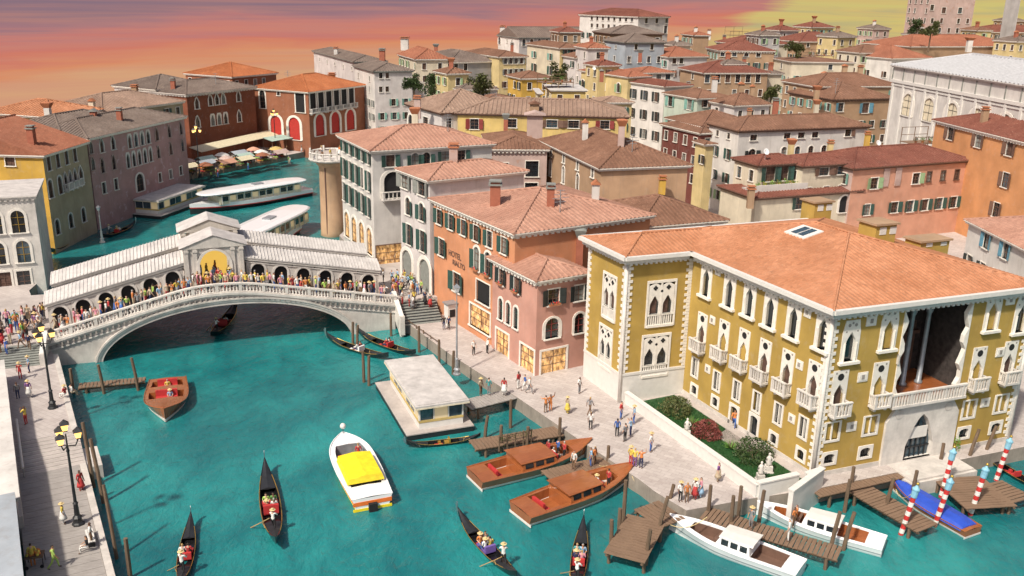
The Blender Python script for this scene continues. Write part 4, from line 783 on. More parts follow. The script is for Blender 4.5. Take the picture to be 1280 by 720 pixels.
    def pw(kind, w, h):
        def f():
            m = MB(); k0 = kind[0]
            if k0 == 'g':
                plate(m, w, h, 'ogee', w+.75, 0, .95, outer='rect'); m.box(-w/2-.5, w/2+.5, -.32, .03, -.22, -.003)
                for sx in (-1, 1): m.tube([(sx*(w/2+.1), -.11, .0), (sx*(w/2+.1), -.11, h-.9)], .07, 6); dark_disc(m, sx*.3, h+.55, .14, 2); dark_disc(m, sx*.52, h+.05, .08, 2)
                dark_disc(m, 0, h+.72, .1, 2)
            elif k0 == 'm':
                plate(m, w, h, 'ogee', w+.55, 0, 1.15, outer='rect'); 
                dark_disc(m, 0, h+.6, .3, 1)
                for sx in (-1, 1): dark_disc(m, sx*.45, h+.95, .09, 2); m.tube([(sx*(w/2+.08), -.11, .0), (sx*(w/2+.08), -.11, h-.9)], .06, 6)
            elif k0 == 's':
                plate(m, w, h, 'rect', w+.4, .2, .12); m.box(-.05, .05, .0, .2, 0, h)
            elif k0 == 'q':
                plate(m, w, h, 'seg', w+.5, .22, .22, outer='rect')
                for q in (-.2, 0, .2): m.box(q*w-.02, q*w+.02, .02, .05, 0, h, 1)
            elif k0 == 'o':
                plate(m, w, h, 'seg', w+.5, 0, .25, outer='rect'); m.box(-w/2, w/2, -.25, .0, -.15, 0)
            elif k0 == 'p':
                m.box(-w/2, w/2, -.07, .01, 0, h); m.box(-w/2+.12, w/2-.12, -.10, -.07, .12, h-.12); m.box(-.15, .12, -.125, -.10, h*.3, h*.75, 2)
            elif k0 == 'd':                       # twin gothic lights over a balustrade
                W = w+.35; hw = w/2
                m.box(-W/2, -w/2, -.09, .2, -.1, h+.1); m.box(w/2, W/2, -.09, .2, -.1, h+.1); m.box(-w/2, w/2, -.09, .2, h-.15, h+.1); m.box(-w/2, w/2, -.14, .2, -.12, .12)
                m.box(-w/2, w/2, -.08, .05, 1.0, 1.12); m.box(-.08, .08, -.08, .15, .12, h-.15)
                for sx in (-1, 1):
                    o0 = len(m.v); plate(m, hw*.72, h*.68-1.1, 'ogee', hw-.1, 0, h*.32-.15, yf=-.06, yb=.15, outer='rect')
                    for i in range(o0, len(m.v)): x, y, z = m.v[i]; m.v[i] = (x+sx*hw/2, y, z+1.12)
                    for q in range(5): x = sx*hw/2+(q-2)*hw*.17; m.box(x-.05, x+.05, -.05, .05, .12, 1.0)
                    for dx, dz in ((0, .13), (0, -.13), (.13, 0), (-.13, 0)): dark_disc(m, sx*hw/2+dx, h-.62+dz, .11, 1)
                dark_disc(m, 0, h-.95, .13, 1)
            return m.mesh('window', [MT['whitetrim'], MT['dark'], MT['istria_dark']])
        return cached(('pw', kind, w, h), f)
    for T, ang, s, z, w, h, kind in wins:
        o = O('window' if kind[0] != 'p' else 'stone_plaque', pw(kind[0], w, h), root, T((s, 0, z)), ang)
        if kind[0] == 'p': continue
        blind = 'x' in kind
        kk = {'g': 'ogee', 'm': 'ogee', 's': 'rect', 'q': 'seg', 'o': 'seg', 'd': 'rect'}[kind[0]]
        O('pane', pane_mesh(w, h, kk, .12 if blind else .2, 'y_palace' if blind else ('glass' if kind[0] != 'm' else 'interior')), o)
        if 'b' in kind: O('balcony', balcony_mesh(w+.75, .75, .95, 'pale', 5), o, (0, -.075, -.05))
        if kind == 'd': O('curtain', cached(('curt', w, h), lambda: (lambda m: (m.box(-w*.42, -w*.14, .15, .19, 1.2, h*.75), m.box(w*.1, w*.3, .15, .19, 1.2, h*.6), m.mesh('curtain', MT['interior']))[-1])(MB())), o)
    # quoins: alternating long and short blocks at every corner
    def quoin(T, s, sgn, z0):
        k = 0; z = z0
        while z < zt-.55:
            ln = .62 if k % 2 else .36
            me = cached(('quoin', ln, sgn), lambda: (lambda m: (m.box(0 if sgn > 0 else -ln, ln if sgn > 0 else 0, -.075, .01, 0, .27), m.mesh('quoin', MT['whitetrim']))[-1])(MB()))
            O('quoin', me, root, T((s, 0, z)), {id(TL): aL, id(TR): aR, id(TA): aA, id(TB): aB}[id(T)]); z += .30; k += 1
    quoin(TL, WL, -1, .5); quoin(TR, 0, 1, .5); quoin(TA, WA, -1, 2.95); quoin(TB, 0, 1, 2.95); quoin(TA, 0, 1, 2.95); quoin(TB, WB, -1, 2.95); quoin(TR, WR, -1, .5)
    for T, s in ((TL, WL), (TA, WA), (TR, WR)):
        m = MB(); m.tube([T((s, -.02, -1.5)), T((s, -.02, zt-.3))], .17, 8); part('corner_shaft', m, MT['pale'], root, True)
    # the open loggia: deep dark room, mahogany floor, columns
    m = MB(); i0, i1 = s0-.35, s1+.35
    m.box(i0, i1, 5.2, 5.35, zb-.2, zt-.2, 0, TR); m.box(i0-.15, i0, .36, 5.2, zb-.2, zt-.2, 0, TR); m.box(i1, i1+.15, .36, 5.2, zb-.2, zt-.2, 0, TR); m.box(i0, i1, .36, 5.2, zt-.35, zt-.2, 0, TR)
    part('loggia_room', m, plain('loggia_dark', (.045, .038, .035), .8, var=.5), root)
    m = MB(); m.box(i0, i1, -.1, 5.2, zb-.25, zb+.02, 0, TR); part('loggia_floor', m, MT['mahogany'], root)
    for s, wd2, hh2, mt in ((s0+.9, .9, 5.2, 'sh_brown'), (s0+2.6, 1.1, 4.2, 'greymetal'), (s0+4.4, .8, 5.6, 'sh_grey'), (s0+5.9, 1.2, 4.6, 'sh_brown')):
        m = MB(); m.box(s-wd2/2, s+wd2/2, 5.0, 5.19, zb+.05, zb+hh2, 0, TR); part('inner_door', m, MT[mt], root)
    for s in (s0+1.7, s0+3.5, s0+5.2):
        m = MB(); p = TR((s, 2.6, zb)); m.lathe([(.34, 0), (.34, .2), (.22, .3), (.19, 6.2), (.3, 6.5), (.34, zt-zb-.4)], 10, p); part('column', m, MT['greymetal'], root, True)
    m = MB(); m.box(s0+.4, s1-.3, 4.6, 5.1, zb+3.6, zb+3.9, 0, TR); m.box(s0+2.2, s0+3.4, 3.9, 5.1, zb+.02, zb+2.6, 0, TR); part('inner_gallery', m, MT['sh_brown'], root)
    for s, sg in ((s0, 1), (s1, -1)):
        m = MB()
        pts = [(s, zb+.1)]+[(s+sg*(.30+.22*math.sin(k*1.9)), zb+.1+k*.62) for k in range(13)]+[(s, zt-.5)]
        m.prismy(pts if sg < 0 else pts[::-1], -.09, .3, 0, TR); part('tracery_edge', m, MT['whitetrim'], root)
    m = MB(); m.box(s0-.1, s0+.05, -.2, .2, zb+3.4, zb+4.2, 0, TR); part('balcony_end', m, MT['pale'], root)
    # portal: white stone front with pointed gate, balustrade above
    m = MB(); W = s1-s0+.6; cx = (s0+s1)/2; o0 = 0
    plate(m, 2.9, 4.0, 'gothic', W, 0, 1.25, yf=-.22, yb=.3, outer='rect', n=14)
    m2 = MB(); m2.add([TR((x+cx, y, z+.15)) for x, y, z in m.v], m.f); m2.box(s0-.3, s1+.3, -.22, .0, -1.5, .15, 0, TR)
    m2.box(s0-.35, s1+.35, -.62, .0, 5.2, 5.42, 0, TR)
    po = part('portal', m2, MT['pale'], root)
    for sx in (-1, 1): m = MB(); m.prismy([(cx+sx*2.55+.42*math.cos(t*math.pi/6), 4.45+.38*math.sin(t*math.pi/6)) for t in range(12)], -.26, -.221, 0, TR); part('medallion', m, MT['istria'], po)
    m = MB(); P = arch_pts(2.85, 3.95, 'gothic', 14); m.prismy([(x+cx, z+.15) for x, z in P][::-1], .2, .26, 0, TR); part('gate_glass', m, MT['glassblue'], po)
    m = MB()
    for q in (-1.0, -.5, 0, .5, 1.0): m.box(cx+q-.04, cx+q+.04, .1, .17, .15, 3.9-abs(q)*1.35, 0, TR)
    for q in (1.0, 2.3): m.box(cx-1.4, cx+1.4, .1, .17, q, q+.12, 0, TR)
    m.box(cx-1.0, cx+.9, .02, .09, 1.9, 2.9, 1, TR)
    part('gate', m, [MT['iron'], MT['white']], po)
    m = MB(); m.box(s0-.35, s1+.35, -.62, -.40, 6.35, 6.5, 0, TR); nb = 26
    for k in range(nb):
        s = s0-.25+(s1-s0+.5)*k/(nb-1); wd_ = .11 if k % 6 == 0 else .05; m.box(s-wd_, s+wd_, -.58, -.44, 5.42, 6.35, 0, TR)
    part('balustrade', m, MT['pale'], root)
    # roofs and white gutters
    Z = zt+.28
    r1 = make_roof(root, rl, D, ur, ul, b, a+a2, Z, 2.7, 't_orange', .7, 'hip', .42, 'white', thick=.3)
    r2 = make_roof(root, rl, Bc, ur, ul, b2+6.5, a2, Z-.006, 1.05, 't_orange', .7, 'hip', .42, 'white', thick=.3)
    def gut(P, Q, ext0, ext1):
        ang = math.atan2(Q.y-P.y, Q.x-P.x); ca, sa = math.cos(ang), math.sin(ang); W = Vector((Q.x-P.x, Q.y-P.y)).length
        T = lambda v: Vector((P.x+v[0]*ca-v[1]*sa, P.y+v[0]*sa+v[1]*ca, v[2]))-rl
        m = MB(); m.box(-ext0, W+ext1, -.86, -.50, Z-.22, Z+.12, 0, T); m.box(-ext0+.2, W+ext1-.2, -.5, -.02, Z-.62, Z-.31, 0, T)
        for k in range(int(W/.5)): m.box(k*.5+.1, k*.5+.32, -.42, -.02, Z-.80, Z-.622, 0, T)
        part('gutter', m, MT['white'], root)
    gut(C, D, -.5, .72); gut(D, E, .55, .7); gut(Ac, Bc, .7, .72); gut(Bc, C, .55, -.5)
    gut(F_, Ac, .7, .52)
    # skylight and yellow roof lanterns
    dd = dict(F=D, ur=ur, ul=ul, a=a+a2, b=b, z=Z, h=2.7)
    def on_roof(px, py, lift=0):
        z = Z
        for _ in range(14): q = G(px, py, z); z = .5*z+.5*roof_z(dd, q)
        return Vector((q.x, q.y, z+lift))-rl
    p = on_roof(1004, 295, .22); m = MB()
    sl_h = 2.7/((b+1.4)/2)
    def TS(v): 
        q = v3(ur)*v[0]+v3(ul)*v[1]; return Vector((p.x, p.y, p.z))+q+Vector((0, 0, v[2]+sl_h*v[0]))
    m.box(-1.0, 1.0, -1.3, 1.3, -.05, .22, 0, TS)
    sk_ = part('skylight', m, MT['white'], r1)
    for q in (-.8, 0.05):
        m = MB(); m.box(-.75, .75, q, q+.7, .221, .25, 0, TS); part('pane', m, MT['glassblue'], sk_)
    for (px, py, w, d, h) in ((1028, 269, 2.2, 1.9, 1.3), (1106, 300, 2.2, 2.0, 1.3), (1168, 311, 3.4, 1.8, .7)):
        p2 = on_roof(px, py); m = MB()
        T2 = lambda v, p2=p2: p2+v3(ur)*v[0]+v3(ul)*v[1]+Vector((0, 0, v[2]))
        m.box(-w/2, w/2, 0, d, -1.6, h, 0, T2); la = part('roof_lantern', m, MT['y_palace'], r1)
        m = MB(); m.box(-w/2-.2, w/2+.2, -.2, d+.2, h, h+.18, 0, T2); part('lantern_roof', m, MT['pl_tan'], la)
        for q in (-.55, .45):
            m = MB(); m.box(q*w/2-.1, q*w/2+.6, -.04, .0, h*.35, h*.85, 0, T2); part('lantern_window', m, MT['white'], la)
    return dict(root=root, D=D, C=C, B=Bc, A=Ac, E=E, ur=ur, ul=ul, TR=TR, TL=TL, rl=rl, zb=zb, s0=s0, s1=s1)
PAL = build_palace()
# ------------------------------------------------------------------ the stone bridge
BA, BB_ = G(78, 457, WZ), G(490, 412, WZ)
bd = (BB_-BA).normalized(); bn = Vector((-bd.y, bd.x, 0))
def BT(v): return BA+bd*v[0]+bn*v[1]+Vector((0, 0, v[2]-WZ))      # s along, t back, z up
def deck(s):
    if s < 13: return 1.5+(s+1)*3.5/14
    if s < 19: return 5.0+.12*math.sin((s-13)/6*math.pi)
    return 5.0-(s-19)*3.1/16
def dsm(s): return (deck(s-1.6)+deck(s-.8)+deck(s)+deck(s+.8)+deck(s+1.6))/5
BW = 17.0; SL, SR = -1.2, 35.2
def build_bridge():
    root = thing('stone_bridge', 'white stone arched bridge with two arcaded rows of shops and central portico', 'bridge', BT((17, BW/2, 0)))
    rl = Vector(root.location); T = lambda v: BT(v)-rl
    # body with the arch cut through
    m = MB(); N = 56
    def arch(s):
        u = (s-17.0)/13.2
        return -4 if abs(u) >= 1 else -1.9+5.55*math.sqrt(max(0, 1-abs(u)**2.05))
    ss = [SL+(SR-SL)*i/N for i in range(N+1)]
    for a in (3.82, 30.18): ss.append(a)
    ss = sorted(ss)
    for i in range(len(ss)-1):
        a, b = ss[i], ss[i+1]
        for t, fl in ((0, 0), (BW, 1)):
            q = [T((a, t, arch(a))), T((b, t, arch(b))), T((b, t, dsm(b))), T((a, t, dsm(a)))]
            m.add(q, [(0, 1, 2, 3) if not fl else (3, 2, 1, 0)])
        m.add([T((a, 0, arch(a))), T((b, 0, arch(b))), T((b, BW, arch(b))), T((a, BW, arch(a)))], [(3, 2, 1, 0)])
        m.add([T((a, 0, dsm(a))), T((b, 0, dsm(b))), T((b, BW, dsm(b))), T((a, BW, dsm(a)))], [(0, 1, 2, 3)], 1)
    for s in (SL, SR): m.add([T((s, 0, -4)), T((s, BW, -4)), T((s, BW, dsm(s))), T((s, 0, dsm(s)))], [(0, 1, 2, 3)])
    body = part('arch_body', m, [MT['istria'], MT['paving']], root)
    # archivolt: three stepped bands around the arch
    for k, (o0, o1, y) in enumerate(((.0, .32, -.16), (.32, .55, -.24), (.55, .72, -.34))):
        m = MB(); rings = []
        for i in range(41):
            u = -1+2*i/40; s = 17+13.2*math.sin(u*math.pi/2); z = arch(17+13.19*math.sin(u*math.pi/2))
            n_ = Vector((math.sin(u*math.pi/2)*5.55, math.cos(u*math.pi/2)*13.2)).normalized()
            rings.append([T((s+n_.x*o, t, max(z, -1.9)+n_.y*o)) for o, t in ((o0, -.002), (o0, y), (o1, y), (o1, -.002))])
        m.loft(rings); part('archivolt', m, MT['istria' if k != 1 else 'pale'], root)
    # string course and frieze below the balustrade
    for z0, z1, y, nm in ((-.28, -.02, -.34, 'cornice'), (-.52, -.29, -.18, 'string_course'), (-1.12, -.98, -.14, 'string_course')):
        m = MB(); m.loft([[T((s, -.001, dsm(s)+z0)), T((s, y, dsm(s)+z0)), T((s, y, dsm(s)+z1)), T((s, -.001, dsm(s)+z1))] for s in [SL+(SR-SL)*i/60 for i in range(61)]]); part(nm, m, MT['pale'], root)
    br = MB()
    k = 0; s = SL+.4
    while s < SR-.3:
        O('corbel', cached('corbel', lambda: (lambda q: (q.box(-.09, .09, -.3, -.001, 0, .27), q.mesh('corbel', MT['istria_dark']))[-1])(MB())), root, T((s, 0, dsm(s)-.80)), math.atan2(bd.y, bd.x)); s += .55
    # balustrades front and back: posts, balusters, rail
    bal = cached('baluster', lambda: (lambda q: (q.lathe([(.13, 0), (.13, .06), (.06, .14), (.12, .34), (.07, .52), (.06, .62), (.12, .74), (.12, .82)], 6), q.mesh('baluster', MT['pale'], True))[-1])(MB()))
    post = cached('bpost', lambda: (lambda q: (q.box(-.17, .17, -.17, .17, 0, .95), q.mesh('balustrade_post', MT['pale']))[-1])(MB()))
    ang = math.atan2(bd.y, bd.x)
    for t in (.0, BW):
        m = MB(); S = [SL+(SR-SL)*i/60 for i in range(61)]
        m.loft([[T((s, t-.2, dsm(s)+.82)), T((s, t+.2, dsm(s)+.82)), T((s, t+.2, dsm(s)+.99)), T((s, t-.2, dsm(s)+.99))] for s in S])
        m.loft([[T((s, t-.16, dsm(s)+.0)), T((s, t+.16, dsm(s)+.0)), T((s, t+.16, dsm(s)+.1)), T((s, t-.16, dsm(s)+.1))] for s in S])
        ra = part('handrail', m, MT['pale'], root)
        n = 15; st = (SR-SL)/n
        for i in range(n+1):
            s = SL+i*st; O('balustrade_post', post, root, T((s, t, dsm(s)+.06)), ang)
            if i < n:
                for j in range(6):
                    s2 = s+st*(j+1)/7; O('baluster', bal, root, T((s2, t, dsm(s2)+.06)), ang)
    # shop rows
    ze = lambda s: dsm(s)+3.05
    for row, (t0, t1) in enumerate(((2.9, 6.7), (10.3, 14.1))):
        for half, (sa, sb) in enumerate(((-1.0, 12.6), (19.2, 34.0))):
            n = 6; bay = (sb-sa)/n
            fr = MB()
            for face, (tt, sg) in enumerate(((t0, 1), (t1, -1))):
                for i in range(n):
                    a = sa+i*bay; cx = a+bay/2; zf = dsm(cx)
                    zlo = min(dsm(a), dsm(a+bay))-.3
                    # arch plate per bay, front standing on the slope
                    pm = MB(); inn = arch_pts(1.45, 2.35, 'round', 10)
                    W2 = bay/2
                    def mp(x, y, z): return T((cx+x, tt+y*sg, z+zf if z < 2.9 else ze(cx+x)-.02))
                    plate(pm, 1.45, 2.35, 'round', bay, 0.0, .6, yf=0, yb=.35, outer='rect')
                    fr.add([mp(x, y, z) for x, y, z in pm.v], pm.f)
                    fr.add([mp(x, 0, z) for x, z in ((-W2, 0), (W2, 0), (W2, -.6), (-W2, -.6))], [(0, 1, 2, 3)])
                    if face == 0:
                        sm = MB(); o_ = arch_pts(1.9, 2.65, 'round', 10)
                        sm.loft([[T((cx+x*q, tt-y_, z*(1 if q == 1 else 2.4/2.62)+zf)) for x, z, q, y_ in ((x0, z0, 1, .0), (x0, z0, 1, .08), (x0*.78, z0*.92, 1, .08), (x0*.78, z0*.92, 1, .0))] for x0, z0 in o_])
                        O('arch_moulding', sm.mesh('arch_moulding', MT['pale']), root)
                        dk = MB(); P = arch_pts(1.42, 2.3, 'round', 10); dk.prismy([(cx+x, z+zf) for x, z in P][::-1], tt+.5, tt+.56, 0, T); O('dark_arch_sheet', dk.mesh('dark_arch_sheet', MT['dark']), root)  # near-black sheet closes the arch, its colour stands for the dark shop inside
            for s in (sa, sb): fr.add([T((s, t0, dsm(s)-.5)), T((s, t1, dsm(s)-.5)), T((s, t1, ze(s))), T((s, (t0+t1)/2, ze(s)+.8)), T((s, t0, ze(s)))], [(0, 1, 2, 3, 4)])
            part('arcade_wall', fr, MT['istria'], root)
            m = MB()
            for tt, dy in ((t0, -.22), (t1, .22)):
                m.loft([[T((s, tt, ze(s)-.25)), T((s, tt+dy, ze(s)-.25)), T((s, tt+dy, ze(s))), T((s, tt, ze(s)))] for s in (sa-.2, sb+.2)])
                m.loft([[T((s, tt, ze(s)-.55)), T((s, tt+dy*.5, ze(s)-.55)), T((s, tt+dy*.5, ze(s)-.44)), T((s, tt, ze(s)-.44))] for s in (sa-.2, sb+.2)])
            part('arcade_cornice', m, MT['pale'], root)
            m = MB(); tm = (t0+t1)/2; ov = .3
            prof = [(t0-ov, .0), (t0-ov, .10), (t0+.8, .62), (tm, .95), (t1-.8, .62), (t1+ov, .10), (t1+ov, .0)]
            m.loft([[T((s, t, ze(s)+z)) for t, z in prof][::-1] for s in (sa-.3, sb+.3)])
            ro = part('shop_roof', m, MT['leadroof'], root)
            m = MB(); nr = int((sb-sa)/.36)                    # lead rolls
            for i in range(nr+1):
                s = sa-.2+(sb-sa+.4)*i/nr
                for j in range(1, 5): rib(m, T((s, prof[j][0], ze(s)+prof[j][1]-.01)), T((s, prof[j+1][0], ze(s)+prof[j+1][1]-.01)), .10, .055)
            part('lead_roll', m, MT['leadroof'], ro, kind='stuff')
    # central portico: two pedimented arches and a ridge roof between
    for nm, t, gl in (('portico', 2.5, 0), ('portico', 10.0, 1)):
        m = MB(); c = 15.9; zf = dsm(c); W = 6.3
        plate(m, 3.0, 4.0, 'round', W, 0, .35, yf=0, yb=.5, outer='rect', n=14)
        vs = [T((c+x, t+y, z+zf)) for x, y, z in m.v]; m2 = MB(); m2.add(vs, m.f)
        zt = zf+4.35
        m2.prismy([(c-W/2-.25, zt), (c+W/2+.25, zt), (c+W/2+.25, zt+.16), (c, zt+1.35), (c-W/2-.25, zt+.16)], t-.18, t+.55, 0, T)
        for sx in (-1, 1):
            for q in (1.95, 2.85): m2.box(c+sx*q-.2, c+sx*q+.2, t-.16, t, zf-.2, zt, 0, T); m2.box(c+sx*q-.27, c+sx*q+.27, t-.22, t, zt-.4, zt-.18, 0, T)
        m2.box(c-W/2, c+W/2, t+.5, t+.6, zf-.4, zf+.0, 0, T)
        pp = part(nm, m2, MT['istria'], root)
        mm = MB(); mm.loft([[T((c+x, t-.26+y, z+zf)) for x, y, z in ((x0, .1, z0), (x0, 0, z0), (x0*.84, 0, z0*.955), (x0*.84, .1, z0*.955))] for x0, z0 in arch_pts(3.7, 4.25, 'round', 14)]); part('arch_moulding', mm, MT['pale'], pp)
    m = MB(); c = 15.9; zt = dsm(c)+4.35; W = 6.3
    for sx in (-1, 1):
        m.add([T((c, 2.2, zt+1.42)), T((c+sx*(W/2+.4), 2.2, zt+.12)), T((c+sx*(W/2+.4), 6.4, zt+.12)), T((c, 6.4, zt+1.42))], [(0, 1, 2, 3) if sx < 0 else (3, 2, 1, 0)])
        m.add([T((c, 9.7, zt+1.42)), T((c+sx*(W/2+.4), 9.7, zt+.12)), T((c+sx*(W/2+.4), 14.2, zt+.12)), T((c, 14.2, zt+1.42))], [(0, 1, 2, 3) if sx < 0 else (3, 2, 1, 0)])
    part('portico_roof', m, MT['leadroof'], root)
    m = MB(); m.box(c-W/2, c-W/2+.35, 3.0, 6.6, dsm(c)-.2, zt, 0, T); m.box(c+W/2-.35, c+W/2, 3.0, 6.6, dsm(c)-.2, zt, 0, T); m.box(c-W/2, c-W/2+.35, 10.5, 14, dsm(c)-.2, zt, 0, T); m.box(c+W/2-.35, c+W/2, 10.5, 14, dsm(c)-.2, zt, 0, T)
    part('portico_side', m, MT['istria'], root)
    m = MB(); m.box(c-1.5, c+1.5, 6.3, 6.4, dsm(c), dsm(c)+3.95, 0, T); part('glow_panel', m, lit('portico_glow', (1, .62, .12), .7, (.6, .42, .12)), root)  # added glowing panel stands in for the lamp-lit inside of the portico
    return root
build_bridge()
def steps(name, label, sA, sB, n, ztop, zbot, t_top, run, mat='step', cat='steps', balus=None):
    """flight of steps coming down towards the promenade; every step its own piece"""
    root = thing(name, label, cat, BT(((sA+sB)/2, t_top-run*n/2, zbot))); rl = Vector(root.location); T = lambda v: BT(v)-rl
    h = (ztop-zbot)/n
    for i in range(n):
        m = MB(); m.box(sA, sB, t_top-run*(i+1), t_top-run*i+(.0), zbot-1, ztop-h*(i+1)+h*.0, 0, T); m.box(sA, sB, t_top-run*(i+1)-.05, t_top-run*i, ztop-h*(i+1)+.001, ztop-h*(i+1)+.05, 1, T)
        part('step', m, [MT[mat], MT['istria_dark'] if mat == 'plankgrey' else MT['sh_grey']], root)
    if balus is not None:
        m = MB(); s = balus
        P0, P1 = (t_top+.2, ztop), (t_top-run*n, zbot)
        m.loft([[T((s+d, t, z+q)) for d, q in ((-.17, -1.5), (.17, -1.5), (.17, 1.0), (-.17, 1.0))] for t, z in (P0, P1)]); m.box(s-.25, s+.25, P1[0]-.4, P1[0], zbot-1, zbot+1.25, 0, T)
        part('parapet', m, MT['pale'], root)
        m = MB(); m.loft([[T((s+d, t, z+q)) for d, q in ((-.26, 1.0), (.26, 1.0), (.26, 1.14), (-.26, 1.14))] for t, z in (P0, P1)]); part('parapet_cap', m, MT['white'], root)
    return root
# landings at both ends
m = MB(); m.box(-14, SL-.002, 0.0, 17, -3, deck(-1.2)-.004, 0, BT); O('west_landing', m.mesh('west_landing', [MT['paving']]), kind='structure')
m = MB(); m.box(SR+.002, SR+5.5, 1.0, 17, -3, deck(35.2)-.004, 0, BT); O('east_landing', m.mesh('east_landing', [MT['paving']]), kind='structure')
steps('stone_steps', 'dark stone steps from promenade up to the bridge at its left end', -9.5, -1.25, 9, deck(-1.2), .45, 0, .42, balus=-1.2)
steps('stone_steps', 'dark stone steps from the quay up to the bridge beside the orange hotel', 35.3, 40.2, 9, deck(35.2), 0, 1.0, .40, balus=35.35)
# ------------------------------------------------------------------ left promenade (two levels joined by shallow steps)
PE = [Vector((-45.4, 85.3)), Vector((-38.7, 73.6)), Vector((-33.6, 64.9)), Vector((-29.9, 58.1)), Vector((-25.3, 50.4)), Vector((-19, 39.5))]
pdv = Vector((19.9, -34.4)).normalized(); pln = Vector((-pdv.y, pdv.x))*-1       # pln points away from the water
PO = Vector((-45.4, 85.3)); PW = 4.95
def PT(v): return Vector((PO.x+pdv.x*v[0]+pln.x*v[1], PO.y+pdv.y*v[0]+pln.y*v[1], v[2]))     # along, inland, up
def strip(name, s0, s1, w0, w1, z, mt, z0=-3):
    m = MB(); m.box(s0, s1, w0, w1, z0, z, 0, PT); return O(name, m.mesh(name, MT[mt]), kind='structure')
strip('upper_promenade', -3.5, 18.2, .45, PW, .45, 'flagstones')
strip('promenade', 23.6, 54, .45, PW, -.06, 'paving')
strip('kerb', -1.2, 18.2, -.02, .448, .52, 'istria', -2.5); strip('kerb', 23.6, 54, -.02, .448, .07, 'istria', -2.5)
prom = bpy.data.objects['promenade']
pk = MB(); pk.box(-.215, .215, 0, PW-.5, 0, .055); pkm = pk.mesh('paving_slab', MT['plankgrey'])
a_p = math.atan2(pdv.y, pdv.x)+math.pi
for i in range(66):
    p = PT((23.85+i*.45, .47, -.058+.006*math.sin(i*3.3)))
    O('paving_slab', pkm, prom, p, a_p)
st = thing('stone_steps', 'shallow pale steps between the two levels of the left promenade', 'steps', PT((21, 3, 0))); rl = Vector(st.location)
for i in range(9):
    m = MB(); m.box(18.2+i*.6, 18.8+i*.6, -.02, PW, -3, .45-.05*(i+1), 0, lambda v: PT(v)-rl); m.box(18.25+i*.6, 18.36+i*.6, -.02, PW-.01, .45-.05*(i+1), .47-.05*(i+1), 1, lambda v: PT(v)-rl)
    part('step', m, [MT['paving'], MT['istria']], st)
m = MB(); m.box(23.4, 25.6, -.9, -.03, -2.4, -.1); 
o = O('landing_stage', MB().mesh('x', []) if False else (lambda q: (q.box(20.6, 24.2, -1.15, -.03, -2.6, -.12, 0, PT), q.mesh('landing_stage', MT['istria']))[-1])(MB()), kind='structure')
# low wall with railing and white building beside the promenade
fw = thing('house', 'plain white walled house lining the left promenade', 'house', PT((30, PW+4, 0))); rl = Vector(fw.location)
m = MB(); m.box(4, 31.5, PW+.02, PW+9, -3, 2.3, 0, lambda v: PT(v)-rl); part('wall', m, MT['pl_white'], fw)
m = MB(); m.box(3.7, 31.9, PW-.25, PW+9.3, 2.3, 2.55, 0, lambda v: PT(v)-rl); part('roof', m, MT['pl_white'], fw)
m = MB(); m.box(4, 31.5, PW-.22, PW+.02, -3, .9, 0, lambda v: PT(v)-rl); part('plinth', m, MT['istria'], fw)
fw2 = thing('house', 'pale blue grey house front past the white wall on the promenade', 'house', PT((38, PW+4, 0))); rl2 = Vector(fw2.location)
m = MB(); m.box(32.2, 50, PW+.3, PW+9, -3, 2.9, 0, lambda v: PT(v)-rl2); part('wall', m, MT['pl_blue'], fw2)
m = MB(); m.box(31.95, 50, PW+.0, PW+9.2, 2.9, 3.1, 0, lambda v: PT(v)-rl2); part('roof', m, MT['pl_blue'], fw2)
for i in range(4):
    m = MB(); m.box(33.2+i*3, 34.4+i*3, PW+.2, PW+.3, .1, 2.4, 0, lambda v: PT(v)-rl2); w_ = part('door', m, MT['lightblue' if i % 2 else 'white'], fw2)
rr = thing('railing', 'white handrail on iron posts beside the promenade steps', 'railing', PT((20, PW-.6, 0))); rl = Vector(rr.location)
m = MB(); m.tube([PT((15.5, PW-.6, 1.35))-rl, PT((18.6, PW-.6, 1.3))-rl, PT((24, PW-.6, .9))-rl], .09, 6); part('handrail', m, MT['white'], rr)
for i in range(7):
    s = 15.6+i*1.38; m = MB(); m.tube([PT((s, PW-.6, -.1))-rl, PT((s, PW-.6, 1.3-.4*max(0, (s-18.6)/5.4)))-rl], .05, 5); part('post', m, MT['greymetal'], rr)

